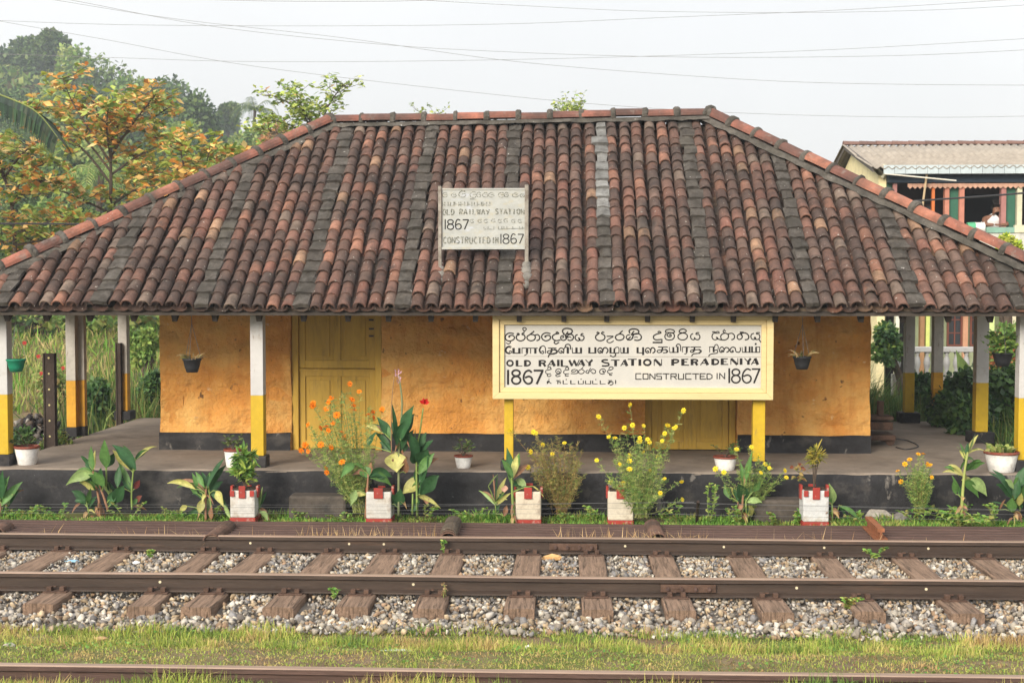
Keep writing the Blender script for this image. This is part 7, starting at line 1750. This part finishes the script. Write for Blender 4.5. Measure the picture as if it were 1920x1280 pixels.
for sg in (-1, 1): b.lathe([(0.001, -0.008), (0.009, 0), (0.001, 0.008)], fcx + Vector((0.03 * sg, 0, 0.02)), 6, False)
b.build('eyes', M['attr'], pe)
for sg in (-1, 1):
    hnd = Vector((pX + 0.06 * sg, pY - 0.37, zr + 0.05)); fv = [hnd]; fe = []; fr = [0.024]
    for k in range(5):
        q = len(fv); s0 = hnd + Vector((-sg * 0.03, -0.012 + 0.012 * k - 0.01, 0.006 * (2 - abs(k - 2)))); L5 = (0.05, 0.06, 0.064, 0.058, 0.045)[k]
        fv += [s0, s0 + Vector((-sg * L5 * 0.6, -0.006, -0.004)), s0 + Vector((-sg * L5, -0.008, -0.02))]; fe += [(0, q), (q, q + 1), (q + 1, q + 2)]; fr += [0.0095, 0.009, 0.0075]
    skinned('hand', fv, fe, fr, M['skin'], pe, sub=1)
def cloth_heap(label, px, col, wd, name='laundry'):
    b = MB(); x = hx(px, 26.98); b.col = col; n_ = 10; V0 = len(b.v)
    for i in range(n_ + 1):
        u = x + wd * (i / n_ - 0.5)
        for (dy, dz) in ((-0.085, -0.10), (-0.08, 0.0), (-0.02, 0.045), (0.03, 0.03), (0.05, -0.06)):
            b.v.append((u, 26.97 + dy + 0.01 * mnoise.noise((u * 9, dz * 9, 1)), hz_(428) + 0.012 + dz + 0.035 * max(0, mnoise.noise((u * 7, dy * 9, 4))) + (0.025 if dz >= 0 else 0)))
    for i in range(n_):
        for k in range(4): q = V0 + i * 5 + k; b.face((q, q + 1, q + 6, q + 5))
    o = b.build(name, M['cloth'], None, smooth=True, origin=(x, 26.97, hz_(428))); o.modifiers.new('thick', 'SOLIDIFY').thickness = 0.012
    tag(o, label, 'cloth', 'washing on the balcony rail')
cloth_heap('green cloth drying on the balcony rail', 1808, lin(90, 170, 130), 0.16); cloth_heap('white cloth drying on the balcony rail beside the green one', 1823, lin(214, 214, 214), 0.18)
b = MB(); c0 = Vector((hx(1837, 27.3), 27.3, hz_(320, 27.3))); b.col = lin(214, 150, 90); b.tube([c0, c0 - Vector((0, 0, 0.12))], 0.004, 4)
for k in range(4): b.lathe([(0.005, 0), (0.03, -0.015), (0.04, -0.05), (0.012, -0.055)], c0 - Vector((0, 0, 0.10 + 0.055 * k)), 10)
tag(b.build('wind_chime', M['attr'], None, origin=tuple(c0)), 'orange hanging chime under the balcony eave above the person', 'ornament')
b = MB(); b.col = lin(180, 160, 130); b.tube([(hx(1711), 26.9, hz_(378) - 0.5), (hx(1722), 26.86, hz_(327))], 0.022, 7); tag(b.build('bamboo_pole', M['attr'], None, origin=(hx(1711), 26.9, hz_(378))), 'slanted bamboo pole standing before the balcony', 'pole')
b = MB(); b.col = lin(214, 210, 200); b.tube([(hx(1642), 26.75, hz_(331)), (hx(1772), 26.75, hz_(344))], 0.014, 6); tag(b.build('clothes_pole', M['attr'], None, origin=(hx(1700), 26.75, hz_(337))), 'thin pale pole slung level under the house eave', 'pole')

M['skywire'] = pm('grey_wire', (0.26, 0.26, 0.27), 0.6, 0.1, 3)
# ---- overhead cables
CB = [([(-200, -16), (300, -3), (480, 2), (640, 3), (800, 1), (1100, -12)], 'thin overhead wire grazing the top of the photo'),
      ([(-200, -60), (130, 0), (400, 50), (720, 84), (960, 98), (1200, 106), (1430, 108), (1700, 104), (1920, 94), (2100, 82)], 'overhead wire sagging lowest right of the middle'),
      ([(-200, -48), (100, 0), (330, 36), (640, 71), (960, 115), (1300, 143), (1560, 156), (1920, 160), (2100, 158)], 'overhead wire falling steadily from the upper left to the right edge'),
      ([(-200, 28), (0, 39), (250, 47), (620, 49), (960, 45), (1250, 33), (1560, 20), (1890, 0), (2100, -15)], 'overhead wire rising towards the upper right corner'),
      ([(-200, 2), (0, 40), (200, 75), (480, 125), (960, 181), (1250, 205), (1500, 216), (1750, 220), (1920, 218), (2100, 214)], 'lowest overhead wire passing just above the roof ridge'),
      ([(600, -12), (780, 0), (960, 10), (1200, 21), (1500, 24), (1750, 19), (1920, 10), (2100, -2)], 'overhead wire in the upper right with a shallow sag'),
      ([(-200, 95), (200, 108), (500, 116), (960, 112), (1500, 96), (1920, 73), (2100, 62)], 'faint overhead wire crossing behind the hilltop trees')]
for i, (pts, lab) in enumerate(CB):
    Y = 23.0 + 0.3 * i; b = MB(); P = spline([at(px, py, Y) for px, py in pts], 8); b.tube(P, 0.0036, 4); tag(b.build('overhead_wire', M['skywire'], None, origin=tuple(P[0])), lab, 'wire', 'overhead wires')
b = MB(); P = spline([at(-200, 421, 24.2), at(157, 420, 24.2), at(900, 432, 24.2), at(1700, 378, 24.2), at(1920, 362, 24.2), at(2150, 340, 24.2)], 10); b.tube(P, 0.017, 6)
tag(b.build('power_cable', M['cable'], None, origin=tuple(P[0])), 'thick black cable passing behind the roof and before the house', 'cable')
# ---- haze
hb = MB(); hb.box2(-130, 70, -6, 300, -1.6, 62); hm = bpy.data.materials.new('haze_air'); hm.use_nodes = True; hn = hm.node_tree; hn.nodes.clear()
ho = hn.nodes.new('ShaderNodeOutputMaterial'); hv = hn.nodes.new('ShaderNodeVolumePrincipled'); hv.inputs['Density'].default_value = 0.0013; hv.inputs['Color'].default_value = (0.86, 0.93, 1.0, 1); hv.inputs['Anisotropy'].default_value = 0.25
hn.links.new(hv.outputs[0], ho.inputs['Volume']); hz = hb.build('haze', hm, usecol=False); tag(hz, kind='stuff', label='pale morning haze filling the air over the valley', cat='haze')
